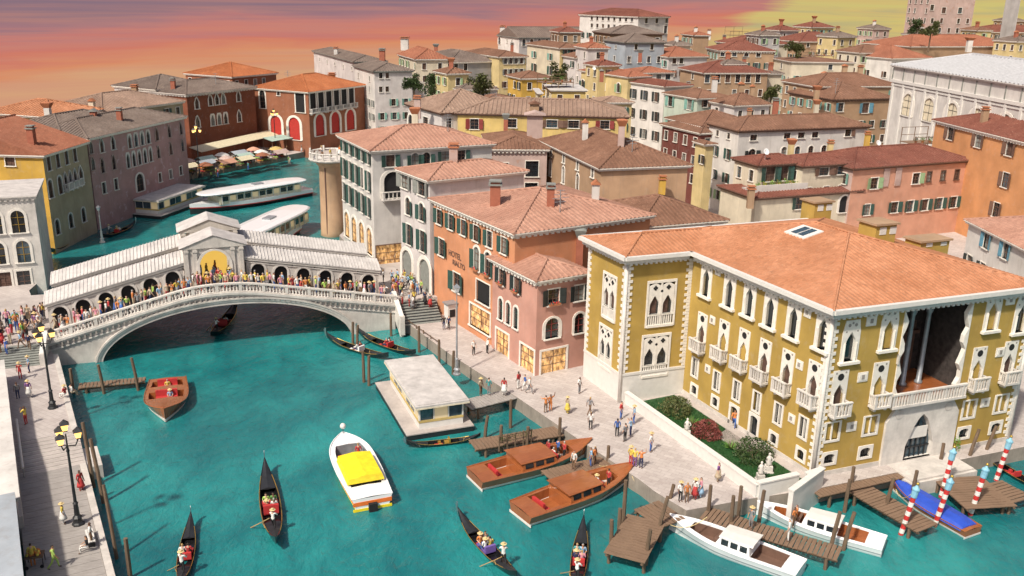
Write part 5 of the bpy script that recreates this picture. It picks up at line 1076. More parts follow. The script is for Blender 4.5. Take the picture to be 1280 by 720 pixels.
# ------------------------------------------------------------------ boats
def place(stern, bow, L, z=WZ):
    a, b = G(*stern, z), G(*bow, z); d = b-a
    return (a+b)/2, math.atan2(d.y, d.x), d.length/L
def hull(L, beam, sheer, n=24, draft=.35, stern_w=.86, bowp=2.5, flare=.82, rise=.5, zt=.75):
    """stations from stern (-L/2) to bow; each (x, half width at deck, half width at water, deck height)"""
    S = []
    for i in range(n+1):
        u = i/n; x = -L/2+L*u
        w = stern_w+(1-stern_w)*min(1, u/.4) if u < .45 else max(.012, (1-((u-.45)/.55)**bowp))
        wl = w*flare if u < .6 else w*flare*(1-.55*((u-.6)/.4)); zd = zt+rise*max(0, (u-.35)/.65)**2
        S.append((x, w*beam/2, max(.008, wl*beam/2), zd))
    return S
def motorboat(name, label, cat, stern, bow, L=9.5, beam=2.75, hm='mahogany', dm='mahogany', band='white', opens=(), cabin=None, cover=None, group=None, stripes=None, seats=(), seatm='redcush', zt=.75, rise=.5, floor='mahogany', roofm=None, extra=None, bowp=2.5):
    loc, ang, sc = place(stern, bow, L)
    root = thing(name, label, cat, loc, ang, group, scale=sc)
    S = hull(L, beam, .5, zt=zt, rise=rise, bowp=bowp); D = -.35
    m = MB(); rings = []
    for x, w, wl_, zd in S: rings.append([(x, 0, D+.0 if x < L*.3 else D+(x-L*.3)/(L*.2)*.3), (x, -wl_*.8, -.2), (x, -wl_, .12), (x, -w, zd), (x, w, zd), (x, wl_, .12), (x, wl_*.8, -.2)])
    nn = 7
    vs = [v for r in rings for v in r]; fs = []
    for i in range(len(rings)-1):
        for k in (0, 1, 2, 4, 5, 6): k2 = (k+1) % nn; fs.append((i*nn+k, i*nn+k2, (i+1)*nn+k2, (i+1)*nn+k))
    fs.append(tuple(range(nn-1, -1, -1))); m.add(vs, fs); part('hull', m, MT[hm], root, False)
    def side_band(z0, z1, mt, nm, off=.02):
        q = MB()
        for sg in (-1, 1):
            rg = []
            for x, w, wl_, zd in S:
                f0, f1 = [min(1, max(0, (z-.12)/(zd-.12))) for z in (z0*zd, z1*zd)] if z0 > .2 else (0, 0)
                if z0 > .2: a0, a1 = wl_+(w-wl_)*f0, wl_+(w-wl_)*f1; zz0, zz1 = z0*zd, z1*zd
                else: a0, a1 = wl_*.96, wl_+(w-wl_)*.12; zz0, zz1 = .03, .12+(zd-.12)*.13
                rg.append([(x, sg*(a0+off), zz0), (x, sg*(a1+off), zz1), (x, sg*(a1-.05), zz1), (x, sg*(a0-.05), zz0)])
            q.loft(rg)
        x, w, wl_, zd = S[0]; q.box(x-off, x+.02, -w*.97, w*.97, (z0*zd if z0 > .2 else .03), (z1*zd if z0 > .2 else .2))
        part(nm, q, MT[mt], root)
    if band: side_band(0, .1, band, 'waterline_band')
    for z0, z1, mt in (stripes or ()): side_band(z0, z1, mt, 'side_stripe')
    # deck with cockpit openings
    m = MB(); wall_ = MB(); X = sorted({round(s[0], 3) for s in S} | {v for o in opens for v in o[:2]})
    def at(x):
        for i in range(len(S)-1):
            if S[i][0] <= x <= S[i+1][0]:
                f = (x-S[i][0])/(S[i+1][0]-S[i][0]); return [S[i][k]+(S[i+1][k]-S[i][k])*f for k in range(4)]
        return S[-1]
    for i in range(len(X)-1):
        a, b = at(X[i]), at(X[i+1]); mid = (X[i]+X[i+1])/2; op = next((o for o in opens if o[0] <= mid <= o[1]), None)
        cr = .06
        if not op:
            m.add([(a[0], -a[1], a[3]), (b[0], -b[1], b[3]), (b[0], 0, b[3]+cr), (a[0], 0, a[3]+cr), (b[0], b[1], b[3]), (a[0], a[1], a[3])], [(0, 1, 2, 3), (3, 2, 4, 5)])
        else:
            e = op[2]
            for sg in (-1, 1):
                i0, i1 = sg*max(.05, a[1]-e), sg*max(.05, b[1]-e)
                q = [(a[0], sg*a[1], a[3]), (b[0], sg*b[1], b[3]), (b[0], i1, b[3]+.03), (a[0], i0, a[3]+.03)]
                m.add(q, [(0, 1, 2, 3) if sg < 0 else (3, 2, 1, 0)])
                wall_.add([(a[0], i0, a[3]+.03), (b[0], i1, b[3]+.03), (b[0], i1, .12), (a[0], i0, .12)], [(0, 1, 2, 3) if sg < 0 else (3, 2, 1, 0)])
            wall_.add([(a[0], -(a[1]-e), .12), (b[0], -(b[1]-e), .12), (b[0], b[1]-e, .12), (a[0], a[1]-e, .12)], [(0, 1, 2, 3)])
    for o_ in opens:
        for x in o_[:2]:
            a = at(x); wall_.add([(x, -(a[1]-o_[2]), .12), (x, a[1]-o_[2], .12), (x, a[1]-o_[2], a[3]+.03), (x, -(a[1]-o_[2]), a[3]+.03)], [(0, 1, 2, 3)])
    part('deck', m, MT[dm], root)
    for o_ in opens:
        q = MB()
        for fc in wall_.f:
            vv = [wall_.v[i] for i in fc]; cx_ = sum(v[0] for v in vv)/len(vv)
            if o_[0]-.01 <= cx_ <= o_[1]+.01: q.add(vv, [tuple(range(len(vv)))])
        part('cockpit', q, MT[floor], root)
    # gunwale
    m = MB()
    for sg in (-1, 1): m.tube([(x, sg*w, zd+.02) for x, w, wl_, zd in S], .045, 5)
    part('gunwale', m, MT[dm if dm == 'mahogany' else 'whitegloss'], root)
    for (x, y, w, d) in seats:
        m = MB(); m.box(x-d/2, x+d/2, y-w/2, y+w/2, .12, .5); m.box(x-d/2-.1, x-d/2+.08, y-w/2, y+w/2, .5, .95); part('seat', m, MT[seatm], root)
    if cabin:
        x0, x1, h, e = cabin; a, b = at(x0), at(x1); wa, wb = a[1]-e, b[1]-e; zb = min(a[3], b[3])+.0
        m = MB(); h2 = zb+h
        m.loft([[(x0, -wa, zb-.1), (x0, wa, zb-.1), (x0+.12, wa*.9, h2), (x0+.12, -wa*.9, h2)][::-1], [(x1, -wb, zb-.1), (x1, wb, zb-.1), (x1-.35, wb*.88, h2-.06), (x1-.35, -wb*.88, h2-.06)][::-1]])
        cb = part('cabin', m, MT[dm], root)
        m = MB(); m.loft([[(x0-.15, -wa*.97, h2), (x0-.15, wa*.97, h2), (x0-.15, wa*.9, h2+.07), (x0-.15, 0, h2+.13), (x0-.15, -wa*.9, h2+.07)][::-1], [(x1-.25, -wb*.95, h2-.06), (x1-.25, wb*.95, h2-.06), (x1-.25, wb*.88, h2+.0), (x1-.25, 0, h2+.06), (x1-.25, -wb*.88, h2+.0)][::-1]])
        part('cabin_roof', m, MT[roofm or dm], root, False)
        nW = 3
        for sg in (-1, 1):
            for k in range(nW):
                u0, u1 = (k+.12)/nW, (k+.88)/nW
                def sp(u, v):
                    X_ = x0+.15+(x1-x0-.5)*u; ww = (wa+(wb-wa)*u)*(1-.105*v)+.012; return (X_, sg*ww, zb-.1+(h+.08)*v)
                q = [sp(u0, .35), sp(u1, .35), sp(u1, .85), sp(u0, .85)]; m = MB(); m.add(q+[(x_, y_-sg*.03, z_) for x_, y_, z_ in q], [(0, 1, 2, 3), (7, 6, 5, 4), (0, 4, 5, 1), (1, 5, 6, 2), (2, 6, 7, 3), (3, 7, 4, 0)]); part('window', m, MT['glass'], cb)
    if cover:
        x0, x1, h, mt = cover; m = MB(); rg = []
        for i in range(9):
            x = x0+(x1-x0)*i/8; a = at(x); hh = h*(1 if 0 < i < 8 else .35)
            rg.append([(x, -a[1]-.04, a[3]-.12), (x, -a[1]*.75, a[3]+hh*.6), (x, 0, a[3]+hh), (x, a[1]*.75, a[3]+hh*.6), (x, a[1]+.04, a[3]-.12)][::-1])
        m.loft(rg); part('cover', m, MT[mt], root, False)
    if extra: extra(root, at)
    return root
taxi_open = ((-3.5, -1.7, .28), (1.3, 2.8, .38))
TX = {}
TX['taxi1'] = motorboat('water_taxi', 'varnished mahogany water taxi moored by the jetty closest to the pontoon station', 'boat', (593, 606), (739, 567), opens=taxi_open, cabin=(-1.7, 1.3, .58, .10), seats=((1.7, 0, 1.1, .45), (-3.1, 0, 1.2, .45)), group='mahogany water taxis')
TX['taxi2'] = motorboat('water_taxi', 'varnished mahogany water taxi lying before the L shaped wooden pier', 'boat', (650, 650), (792, 598), opens=taxi_open, cabin=(-1.7, 1.3, .58, .10), seats=((1.7, 0, 1.1, .45), (-3.1, 0, 1.2, .45)), group='mahogany water taxis')
TX['run'] = motorboat('motorboat', 'small red brown runabout with white waterline below the bridge', 'boat', (211, 483), (207, 528), L=6.4, beam=3.0, bowp=3.0, opens=((-2.6, -1.6, .3), (-.6, .7, .3)), seats=((-2.2, 0, 1.4, .4), (-.2, 0, 1.5, .4)), seatm='redcush', zt=.7, rise=.35)
def amb(root, at):
    m = MB(); m.box(.5, .58, -.85, .85, .75, 1.3); m.tube([(3.8, 0, 1.1), (3.8, 0, 1.6)], .03, 5); part('windscreen', m, MT['glassblue'], root)
    m = MB(); m.ball((3.8, 0, 1.75), .2, 8); part('white_light', m, MT['white'], root, True)
    m = MB(); m.box(-4.25, -4.0, -.25, .25, -.1, .5); part('outboard_motor', m, MT['dark'], root)
TX['amb'] = motorboat('motorboat', 'white motorboat with yellow canopy and orange side stripe', 'boat', (466, 637), (429, 561), L=8.0, beam=2.75, bowp=4.0, hm='whitegloss', dm='whitegloss', band='yellowcover', stripes=((.45, .75, 'orange'),), opens=((-2.6, 2.5, .35),), cover=None, seats=((.9, .55, .6, .5), (.9, -.55, .6, .5), (1.6, .55, .6, .5)), floor='greymetal', extra=amb, zt=.85, rise=.35)
def canopy(root, x0, x1, w, z, mt):
    m = MB(); m.loft([[(x, -w, z-.35), (x, -w*.9, z), (x, 0, z+.12), (x, w*.9, z), (x, w, z-.35)][::-1] for x in (x0, (x0+x1)/2, x1)]); c = part('canopy', m, MT[mt], root)
    for x in (x0+.1, x1-.1):
        for sg in (-1, 1): q = MB(); q.tube([(x, sg*w*.96, .8), (x, sg*w*.96, z-.3)], .025, 5); part('post', q, MT['steel'], root)
canopy(TX['amb'], -2.5, .6, 1.12, 1.35, 'yellowcover')
TX['white1'] = motorboat('water_taxi', 'white water taxi with red brown floor, bow to the wooden pier', 'boat', (1000, 722), (836, 661), L=9.5, beam=2.6, hm='whitegloss', dm='whitegloss', band=None, stripes=((.35, .45, 'greymetal'),), opens=((-3.7, -1.6, .3), (.9, 3.0, .4)), cabin=(-1.6, .9, .75, .25), roofm='white', floor='sh_brown', seats=((1.2, 0, 1.2, .4),), seatm='sh_brown', rise=.45, group=None)
TX['white2'] = motorboat('water_taxi', 'white water taxi with mahogany inlay alongside the garden wall', 'boat', (1104, 690), (945, 643), L=9.5, beam=2.6, hm='whitegloss', dm='whitegloss', band=None, stripes=((.35, .45, 'greymetal'),), opens=((-3.5, -1.5, .32), (1.1, 3.4, .4)), cabin=(-1.5, 1.1, .75, .25), roofm='white', floor='mahogany', seats=((1.6, 0, 1.2, .4),), seatm='sh_brown', rise=.45)
TX['blue'] = motorboat('motorboat', 'wooden motorboat under a bright blue tarpaulin beside striped poles', 'boat', (1215, 671), (1114, 612), L=8.6, beam=2.5, band='white', cover=(-3.9, 4.1, .45, 'bluecover'), rise=.4)
def gondola(label, stern, bow, seatm='redcush', oar=True, group='black gondolas', cushions=True, L=11.0):
    loc, ang, sc = place(stern, bow, L); sc = min(1.25, max(.6, sc))
    root = thing('gondola', label, 'gondola', loc, ang, group, scale=sc)
    n = 28; rg = []
    def prof(u):                                     # u -1 stern .. 1 bow
        w = .72*max(0, 1-abs(u)**2.3)+.018; zt = .42+(1.0 if u > 0 else .85)*abs(u)**3.4; zb = -.18+.85*abs(u)**3.0
        return w, zt, min(zb, zt-.05)
    for i in range(n+1):
        u = -1+2*i/n; w, zt, zb = prof(u); x = u*L/2; fl = zb+.22 if abs(u) < .55 else zt-.07
        fl = min(fl, zt-.03); iw = max(.004, w-.09)
        rg.append([(x, 0, zb), (x, -w*.62, zb+(zt-zb)*.18), (x, -w, zt), (x, -iw, zt), (x, -iw*.82, fl), (x, iw*.82, fl), (x, iw, zt), (x, w, zt), (x, w*.62, zb+(zt-zb)*.18)][::-1])
    m = MB(); m.loft(rg); part('hull', m, MT['black'], root)
    for sgn in (1, -1):
        rg = []; m = MB()
        for i in range(9):
            u = sgn*(.42+.56*i/8); w, zt, zb = prof(u); x = u*L/2; rg.append([(x, -w*.9, zt-.02), (x, 0, zt+.1*min(1, w*3)), (x, w*.9, zt-.02), (x, 0, zt-.06)] if sgn < 0 else [(x, -w*.9, zt-.02), (x, 0, zt+.1*min(1, w*3)), (x, w*.9, zt-.02), (x, 0, zt-.06)][::-1])
        m.loft(rg); part('deck', m, MT['iron'], root)
    # steel prow comb
    m = MB(); x0 = L/2-.1; zt = prof(1)[1]
    P = [(x0-.25, zt-.75), (x0+.02, zt-.35), (x0+.12, zt+.05), (x0+.10, zt+.38), (x0+.24, zt+.5), (x0+.38, zt+.36), (x0+.36, zt+.05), (x0+.24, zt-.45), (x0, zt-.85)]
    m.prismy(P, -.025, .025)
    for k in range(6): m.box(x0+.33-.035*k, x0+.52-.035*k, -.02, .02, zt+.1-.12*k, zt+.16-.12*k)
    part('prow_comb', m, MT['steel'], root)
    m = MB()
    for sg in (-1, 1): m.tube([(u*L/2, sg*(prof(u)[0]-.03), prof(u)[1]+.03) for u in [-.7+1.4*i/14 for i in range(15)]], .028, 4)
    part('gold_trim', m, MT['gold'], root)
    if cushions:
        m = MB(); m.box(-.75, -.15, -.5, .5, .1, .42); m.box(-.95, -.72, -.52, .52, .3, .95); part('seat', m, MT[seatm], root)
        for sg in (-1, 1): q = MB(); q.box(.35, .75, sg*.38-.16, sg*.38+.16, .1, .4); part('stool', q, MT[seatm], root)
        m = MB(); m.box(.1, 1.3, -.3, .3, .07, .1); part('carpet', m, MT['redcush'], root)
    m = MB(); m.tube([(-2.9, .55, .5), (-2.85, .66, .8), (-2.95, .62, 1.05)], [.06, .05, .03], 5); part('oarlock', m, MT['oar'], root)
    if oar:
        m = MB(); m.tube([(-3.4, .25, 1.45), (-2.9, .68, .95), (-1.6, 1.7, -.25)], .035, 5); m.box(-2.0, -1.5, 1.35, 1.8, -.22, -.19); part('oar', m, MT['oar'], root)
    return root
GD = [gondola('black gondola carrying passengers through open water towards the bridge', (346, 692), (332, 592), 'redcush'),
      gondola('black gondola with striped figure running along the left promenade', (226, 742), (240, 655), 'redcush'),
      gondola('black gondola with purple cushions and two yellow hats aboard', (646, 730), (572, 650), 'purplecush'),
      gondola('black gondola pointing at the L shaped pier', (718, 752), (729, 660), 'redcush'),
      gondola('black gondola in the shadow of the bridge arch', (264, 428), (297, 386), 'redcush'),
      gondola('black gondola moored at the quay by the bridge foot with white cushions', (486, 452), (408, 427), 'whitegloss', oar=False),
      gondola('second black gondola moored at the quay by the bridge foot', (520, 448), (447, 421), 'redcush', oar=False),
      gondola('empty gold trimmed gondola beside the pontoon station ramp', (596, 551), (512, 560), 'gold', oar=False),
      gondola('black gondola at the far right pier end', (1310, 622), (1222, 568), 'redcush', oar=False),
      gondola('black gondola moored along the palace side canal', (1330, 590), (1250, 548), 'redcush', oar=False),
      gondola('black gondola near the olive house front', (128, 300), (170, 283), 'redcush'),
      gondola('gondola moored against the olive canal house', (62, 320), (100, 296), 'redcush', oar=False)]
# ------------------------------------------------------------------ waterbuses and pontoon stations
def waterbus(label, stern, bow, L=21, group='waterbuses'):
    loc, ang, sc = place(stern, bow, L)
    root = thing('waterbus', label, 'waterbus', loc, ang, group, scale=sc)
    S = hull(L, 4.2, .5, n=24, stern_w=.7, bowp=2.6, flare=.9, rise=.4, zt=.9)
    m = MB(); m.loft([[(x, -w*.7, -.4), (x, w*.7, -.4), (x, w, zd), (x, -w, zd)][::-1] for x, w, wl_, zd in S]); part('hull', m, MT['sh_black'], root)
    m = MB(); m.loft([[(x, -w-.02, zd-.3), (x, w+.02, zd-.3), (x, w+.02, zd+.25), (x, -w-.02, zd+.25)][::-1] for x, w, wl_, zd in S]); part('bulwark', m, MT['whitegloss'], root)
    m = MB(); m.loft([[(x, -w-.03, zd-.42), (x, w+.03, zd-.42), (x, w+.03, zd-.28), (x, -w-.03, zd-.28)][::-1] for x, w, wl_, zd in S]); part('red_band', m, MT['redpaint'], root)
    m = MB(); m.box(-8, 6.5, -1.75, 1.75, 1.1, 2.3); cb = part('cabin', m, MT['cream'], root)
    for sg in (-1, 1):
        for k in range(11):
            x = -7.7+k*1.28; q = MB(); q.box(x, x+1.0, sg*1.76-.02, sg*1.76+.02, 1.55, 2.25); part('window', q, MT['glass' if k % 3 else 'cabinlit'], cb)
            q = MB(); q.box(x+1.06, x+1.14, sg*1.85-.04, sg*1.85+.04, 1.1, 2.6); part('post', q, MT['white'], root)
    m = MB(); P = []
    for i in range(25):
        a = 2*math.pi*i/25; cx = math.copysign(abs(math.cos(a))**.45, math.cos(a)); cy = math.copysign(abs(math.sin(a))**.7, math.sin(a)); P.append((cx*9.4-.4, cy*2.15))
    m.loft([[(x*s_, y*s_, z) for x, y in P] for s_, z in ((1, 2.6), (1.01, 2.72), (.97, 2.86), (.6, 2.98))]); part('roof', m, MT['whitegloss'], root)
    m = MB(); m.box(-2, -.3, -.5, .5, 2.98, 3.15); part('roof_hatch', m, MT['greymetal'], root)
    return root
waterbus('white roofed waterbus with red hull band passing the market', (385, 243), (238, 268))
waterbus('white roofed waterbus hidden partly behind the bridge roof', (364, 290), (298, 324), L=13)
def pontoon(label, P4, roofm='leadroof', z=WZ, hh=2.6, ext=(1.5, 1.5, 1.5, 1.5)):
    """P4: roof corners in the photo (near-left, near-right, far-right, far-left)"""
    zr = z+3.05; q = [G(*p, zr) for p in P4]
    c = sum(q, Vector())/4; ux = (q[1]-q[0]+q[2]-q[3]); ang = math.atan2(ux.y, ux.x)
    l = ((q[1]-q[0]).length+(q[2]-q[3]).length)/2; w = ((q[3]-q[0]).length+(q[2]-q[1]).length)/2
    root = thing('pontoon_station', label, 'pontoon', (c.x, c.y, z), ang)
    m = MB(); m.box(-l/2-ext[0], l/2+ext[1], -w/2-ext[2], w/2+ext[3], -.3, .5); part('hull', m, MT['iron'], root)
    m = MB(); m.box(-l/2-ext[0]-.05, l/2+ext[1]+.05, -w/2-ext[2]-.05, w/2+ext[3]+.05, .5, .6); part('deck', m, MT['paving'], root)
    m = MB(); i = .45
    for x0, x1, y0, y1 in ((-l/2+i, l/2-i, -w/2+i, -w/2+i+.08), (-l/2+i, l/2-i, w/2-i-.08, w/2-i), (-l/2+i, -l/2+i+.08, -w/2+i+.08, w/2-i-.08), (l/2-i-.08, l/2-i, -w/2+i+.08, w/2-i-.08)): m.box(x0, x1, y0, y1, .6, 1.4)
    cb = part('cabin', m, MT['white'], root)
    m = MB(); m.box(-l/2+i-.03, l/2-i+.03, -w/2+i-.03, -w/2+i+.11, 1.2, 1.43); m.box(-l/2+i-.03, l/2-i+.03, w/2-i-.11, w/2-i+.03, 1.2, 1.43); m.box(-l/2+i-.03, -l/2+i+.11, -w/2+i+.11, w/2-i-.11, 1.2, 1.43); m.box(l/2-i-.11, l/2-i+.03, -w/2+i+.11, w/2-i-.11, 1.2, 1.43); part('yellow_band', m, MT['pl_yellow'], cb)
    for (ax, n) in ((0, max(3, int(l/1.7))), (1, max(3, int(w/1.5)))):
        for sg in (-1, 1):
            for k in range(n):
                u0, u1 = (k+.06)/n, (k+.94)/n; q_ = MB(); LL = (l if ax == 0 else w)-2*i
                a0, a1 = -LL/2+LL*u0, -LL/2+LL*u1; o_ = sg*((w if ax == 0 else l)/2-i-.04)
                if ax == 0: q_.box(a0, a1, o_-.02, o_+.02, 1.44, 2.6)
                else: q_.box(o_-.02, o_+.02, a0, a1, 1.44, 2.6)
                part('window', q_, MT['cabinlit' if (k+ax) % 3 == 1 else 'glassblue'], cb)
                p_ = MB(); b_ = a0-LL*.06/n
                if ax == 0: p_.box(b_-.05, b_+.05, o_-.06, o_+.06, 1.44, 2.75)
                else: p_.box(o_-.06, o_+.06, b_-.05, b_+.05, 1.44, 2.75)
                part('post', p_, MT['white'], cb)
    m = MB(); m.box(-l/2, l/2, -w/2, w/2, 2.75, 3.0); m.box(-l/2+.2, l/2-.2, -w/2+.2, w/2-.2, 3.0, 3.08); part('roof', m, MT[roofm], root)
    m = MB(); m.box(-l/2-.02, l/2+.02, -w/2-.02, w/2+.02, 2.7, 2.83); part('roof_trim', m, MT['cream'], root)
    return root, l, w
pon, pl_, pw_ = pontoon('white pontoon waterbus station with yellow window band by the quay', ((535, 506), (598, 497), (531, 444), (466, 452)), ext=(.85, .3, .25, .35))
pontoon('white roofed pontoon station in front of the purple palazzo', ((192, 253), (254, 232), (218, 228), (160, 246)), ext=(.6, .6, .6, .6))
m = MB()
for px in ((474, 500), (455, 480)): pass
# ------------------------------------------------------------------ jetties, piles, striped poles
def pile(label, px, py, h=3.2, r=.16, lean=(0, 0), mat='pile', group='wooden mooring piles', z=WZ, cap=True):
    p = G(px, py, z); m = MB(); m.tube([(0, 0, -1.2), (lean[0]*.5, lean[1]*.5, h*.5), (lean[0], lean[1], h)], [r*1.05, r, r*.92], 7)
    o = O('mooring_pile', m.mesh('mooring_pile', MT[mat], False), None, p); return tag(o, label, 'mooring pile', group)
def striped(label, px, py, h=4.2, tilt=(0, 0)):
    p = G(px, py, WZ); root = thing('striped_pole', label, 'pole', p, 0, 'red and white striped mooring poles'); root.rotation_euler = (tilt[0], tilt[1], random.random())
    m = MB(); r = .19; N = 12; rows = 30; vs = []; fs = []; ms = []
    for j in range(rows+1):
        for k in range(N): a = 2*math.pi*k/N+j*2*math.pi/N*.75; vs.append((r*math.cos(a), r*math.sin(a), -.6+(h+.6)*j/rows))
    for j in range(rows):
        for k in range(N): fs.append((j*N+k, j*N+(k+1) % N, (j+1)*N+(k+1) % N, (j+1)*N+k)); ms.append(0 if k < N//2 else 1)
    # winding stripes: ring bands leaning around the pole
    m.v = vs; m.f = fs; m.m = [0 if ((i//N)//3) % 2 else 1 for i in range(len(fs))]
    part('shaft', m, [MT['redpaint'], MT['white']], root)
    m = MB(); m.lathe([(r*1.1, h), (r*1.25, h+.05), (r*1.25, h+.6), (r*1.5, h+.62), (r*1.5, h+.72), (r*.8, h+.85), (.03, h+1.05)], 10); part('cap', m, MT['lightblue'], root)
    m = MB(); m.ball((0, 0, h+1.12), .12, 8); part('finial', m, MT['gold'], root, True)
for i, (x, y, lab) in enumerate(((1126, 668, 'striped pole closest to the white water taxi stern'), (1168, 657, 'striped pole at the stern of the blue covered boat'), (1176, 621, 'striped pole between the blue boat and the white landing'), (1213, 643, 'striped pole at the corner of the square pier'), (1245, 600, 'striped pole by the gondolas beyond the square pier'))):
    striped('red and white '+lab, x, y, 3.2 if i != 4 else 2.9, (R_(3), R_(7)))
def jetty(label, pts, w, z=.0, plank=.32, mat='deckwood', legs=True, name='jetty', group=None):
    """boardwalk along pixel points (taken at deck height): each plank is a piece"""
    P = [G(*p, z) for p in pts]; root = thing(name, label, 'jetty', (P[0].x, P[0].y, WZ), 0, group); rl = Vector(root.location)
    for a, b in zip(P[:-1], P[1:]):
        d = b-a; L = d.length; ang = math.atan2(d.y, d.x); n = max(1, int(L/plank))
        me = cached(('plank', w, plank, mat), lambda: (lambda q: (q.box(-plank/2+.02, plank/2-.02, -w/2, w/2, -.08, 0), q.mesh('plank', MT[mat]))[-1])(MB()))
        for i in range(n):
            p = a+d*((i+.5)/n); O('plank', me, root, Vector((p.x, p.y, z+random.uniform(-.015, .015)))-rl, ang+random.uniform(-.02, .02))
        for sg in (-1, 1):
            m = MB(); o_ = Vector((-math.sin(ang), math.cos(ang), 0))*(w/2-.2)*sg; m.box(0, 1, 0, 1, 0, 1) if False else m.tube([a+o_+Vector((0, 0, -.2))-rl, b+o_+Vector((0, 0, -.2))-rl], .11, 4); part('beam', m, MT['pile'], root)
            if legs:
                for f in (.12, .88):
                    q = a+d*f+o_; m = MB(); m.tube([Vector((q.x, q.y, WZ-1))-rl, Vector((q.x, q.y, z-.09))-rl], .13, 6); part('leg', m, MT['pile'], root)
    return root
jetty('short low wooden jetty under the left end of the bridge', ((98, 482), (182, 474)), 1.3, -.6)
jetty('narrow ramp leading from quay to the pontoon station', ((660, 487), (582, 506)), 2.2, -.05, mat='plankgrey')
jetty('wooden boardwalk behind the pontoon with fenced end', ((700, 538), (590, 556)), 1.9, -.35)
jetty('small wooden jetty between the two mahogany taxis', ((770, 575), (684, 596)), 2.2, -.3)
jetty('L shaped wooden pier running out into the canal', ((840, 636), (808, 648), (780, 697)), 2.9, -.1)
jetty('wooden pier between the two white water taxis', ((880, 640), (942, 660), (1050, 692)), 1.9, -.2)
jetty('plank pier reaching out beside the blue covered boat', ((1070, 608), (1160, 660)), 2.3, -.3)
jetty('square wooden pier near the white palace landing', ((1196, 596), (1240, 634)), 4.2, -.3)
jetty('wooden boardwalk along the palace canal front', ((1014, 613), (1132, 586)), 2.1, -.05)
jetty('short plank landing past the square pier', ((1235, 604), (1275, 626)), 3.0, -.3)
for i, (x, y, h, lean, near) in enumerate(((92, 492, 2.6, (0, 0), 'at the inner end of the low jetty'), (131, 492, 3.0, (-.3, 0), 'in the middle of the low jetty'), (174, 488, 3.4, (-.4, 0), 'leaning at the outer end of the low jetty'), (118, 610, 5.2, (-.7, .9), 'tilted against the promenade by the landing stage'), (131, 630, 5.0, (-.9, .9), 'second tilted against the promenade by the landing stage'), (147, 700, 5.2, (-.8, 1.0), 'tilted and thin along the lower promenade'), (163, 722, 3.0, (0, 0), 'upright off the lower promenade'),
    (455, 478, 3.4, (0, 0), 'double thick at the pontoon corner'), (461, 482, 3.2, (.1, 0), 'beside the thick one at the pontoon corner'), (441, 430, 2.6, (.1, 0), 'behind the moored gondolas'), (446, 434, 2.6, (.2, 0), 'second behind the moored gondolas'), (489, 420, 2.8, (0, 0), 'against the quay close to the bridge foot'), (524, 440, 3.0, (0, 0), 'against the quay by the gondola sterns'), (549, 458, 3.0, (0, 0), 'against the quay below the tall lamp'), (566, 468, 2.6, (.1, 0), 'leaning at the quay below the tall lamp'), (638, 535, 2.8, (0, 0), 'at the ramp end of the quay'), (605, 548, 2.2, (.3, 0), 'at the fenced boardwalk'), (626, 566, 2.6, (0, 0), 'at the boardwalk outer corner'), (658, 565, 2.4, (.1, 0), 'on the boardwalk between taxi and ramp'), (699, 556, 2.6, (0, 0), 'by the taxi bow'), (759, 590, 2.4, (0, 0), 'by the jetty between the taxis'), (779, 654, 3.6, (0, 0), 'tall beside the L shaped pier'), (764, 690, 2.6, (-.1, 0), 'at the outer corner of the L shaped pier'), (773, 672, 2.4, (.0, 0), 'on the left side of the L shaped pier'), (806, 706, 2.8, (.2, 0), 'at the end of the L shaped pier'), (818, 676, 3.4, (.8, .4), 'leaning on the right side of the L shaped pier'), (832, 643, 2.4, (.5, .3), 'leaning at the inner end of the L shaped pier'), (884, 654, 3.2, (0, 0), 'at the start of the pier between white taxis'), (912, 668, 3.2, (0, 0), 'left side of the pier between white taxis'), (922, 652, 3.0, (0, 0), 'by the paved quay corner'), (946, 664, 3.4, (.2, 0), 'right side of the pier between white taxis'), (1035, 694, 3.4, (.5, .2), 'leaning at the end of the pier between white taxis'), (1052, 688, 3.0, (.6, .2), 'second leaning at the end of the pier between white taxis'), (1055, 640, 2.8, (.1, 0), 'under the palace boardwalk'), (1062, 620, 2.6, (.0, 0), 'at the start of the blue boat pier'), (1104, 644, 3.0, (.5, .3), 'leaning over the blue boat pier'), (1138, 628, 2.8, (.1, 0), 'standing through the blue boat pier'), (1173, 592, 2.8, (0, 0), 'at the white palace landing'), (1205, 588, 3.6, (.9, .5), 'crossed by the square pier'), (1225, 580, 3.4, (1.0, .4), 'second crossed by the square pier'))):
    pile('weathered wooden pile '+near, x, y, h, .15 if 'thin' not in near else .12, lean)
# white stone landing before the palace gate
m = MB(); T = lambda v: PAL['TR'](v)+PAL['rl']
m.box(7.2, 13.6, -3.0, -.23, -2.5, .06, 0, T); m.box(7.0, 13.8, -3.2, -.23, -2.5, -.12, 0, T); O('palace_landing', m.mesh('palace_landing', MT['istria']), kind='structure')
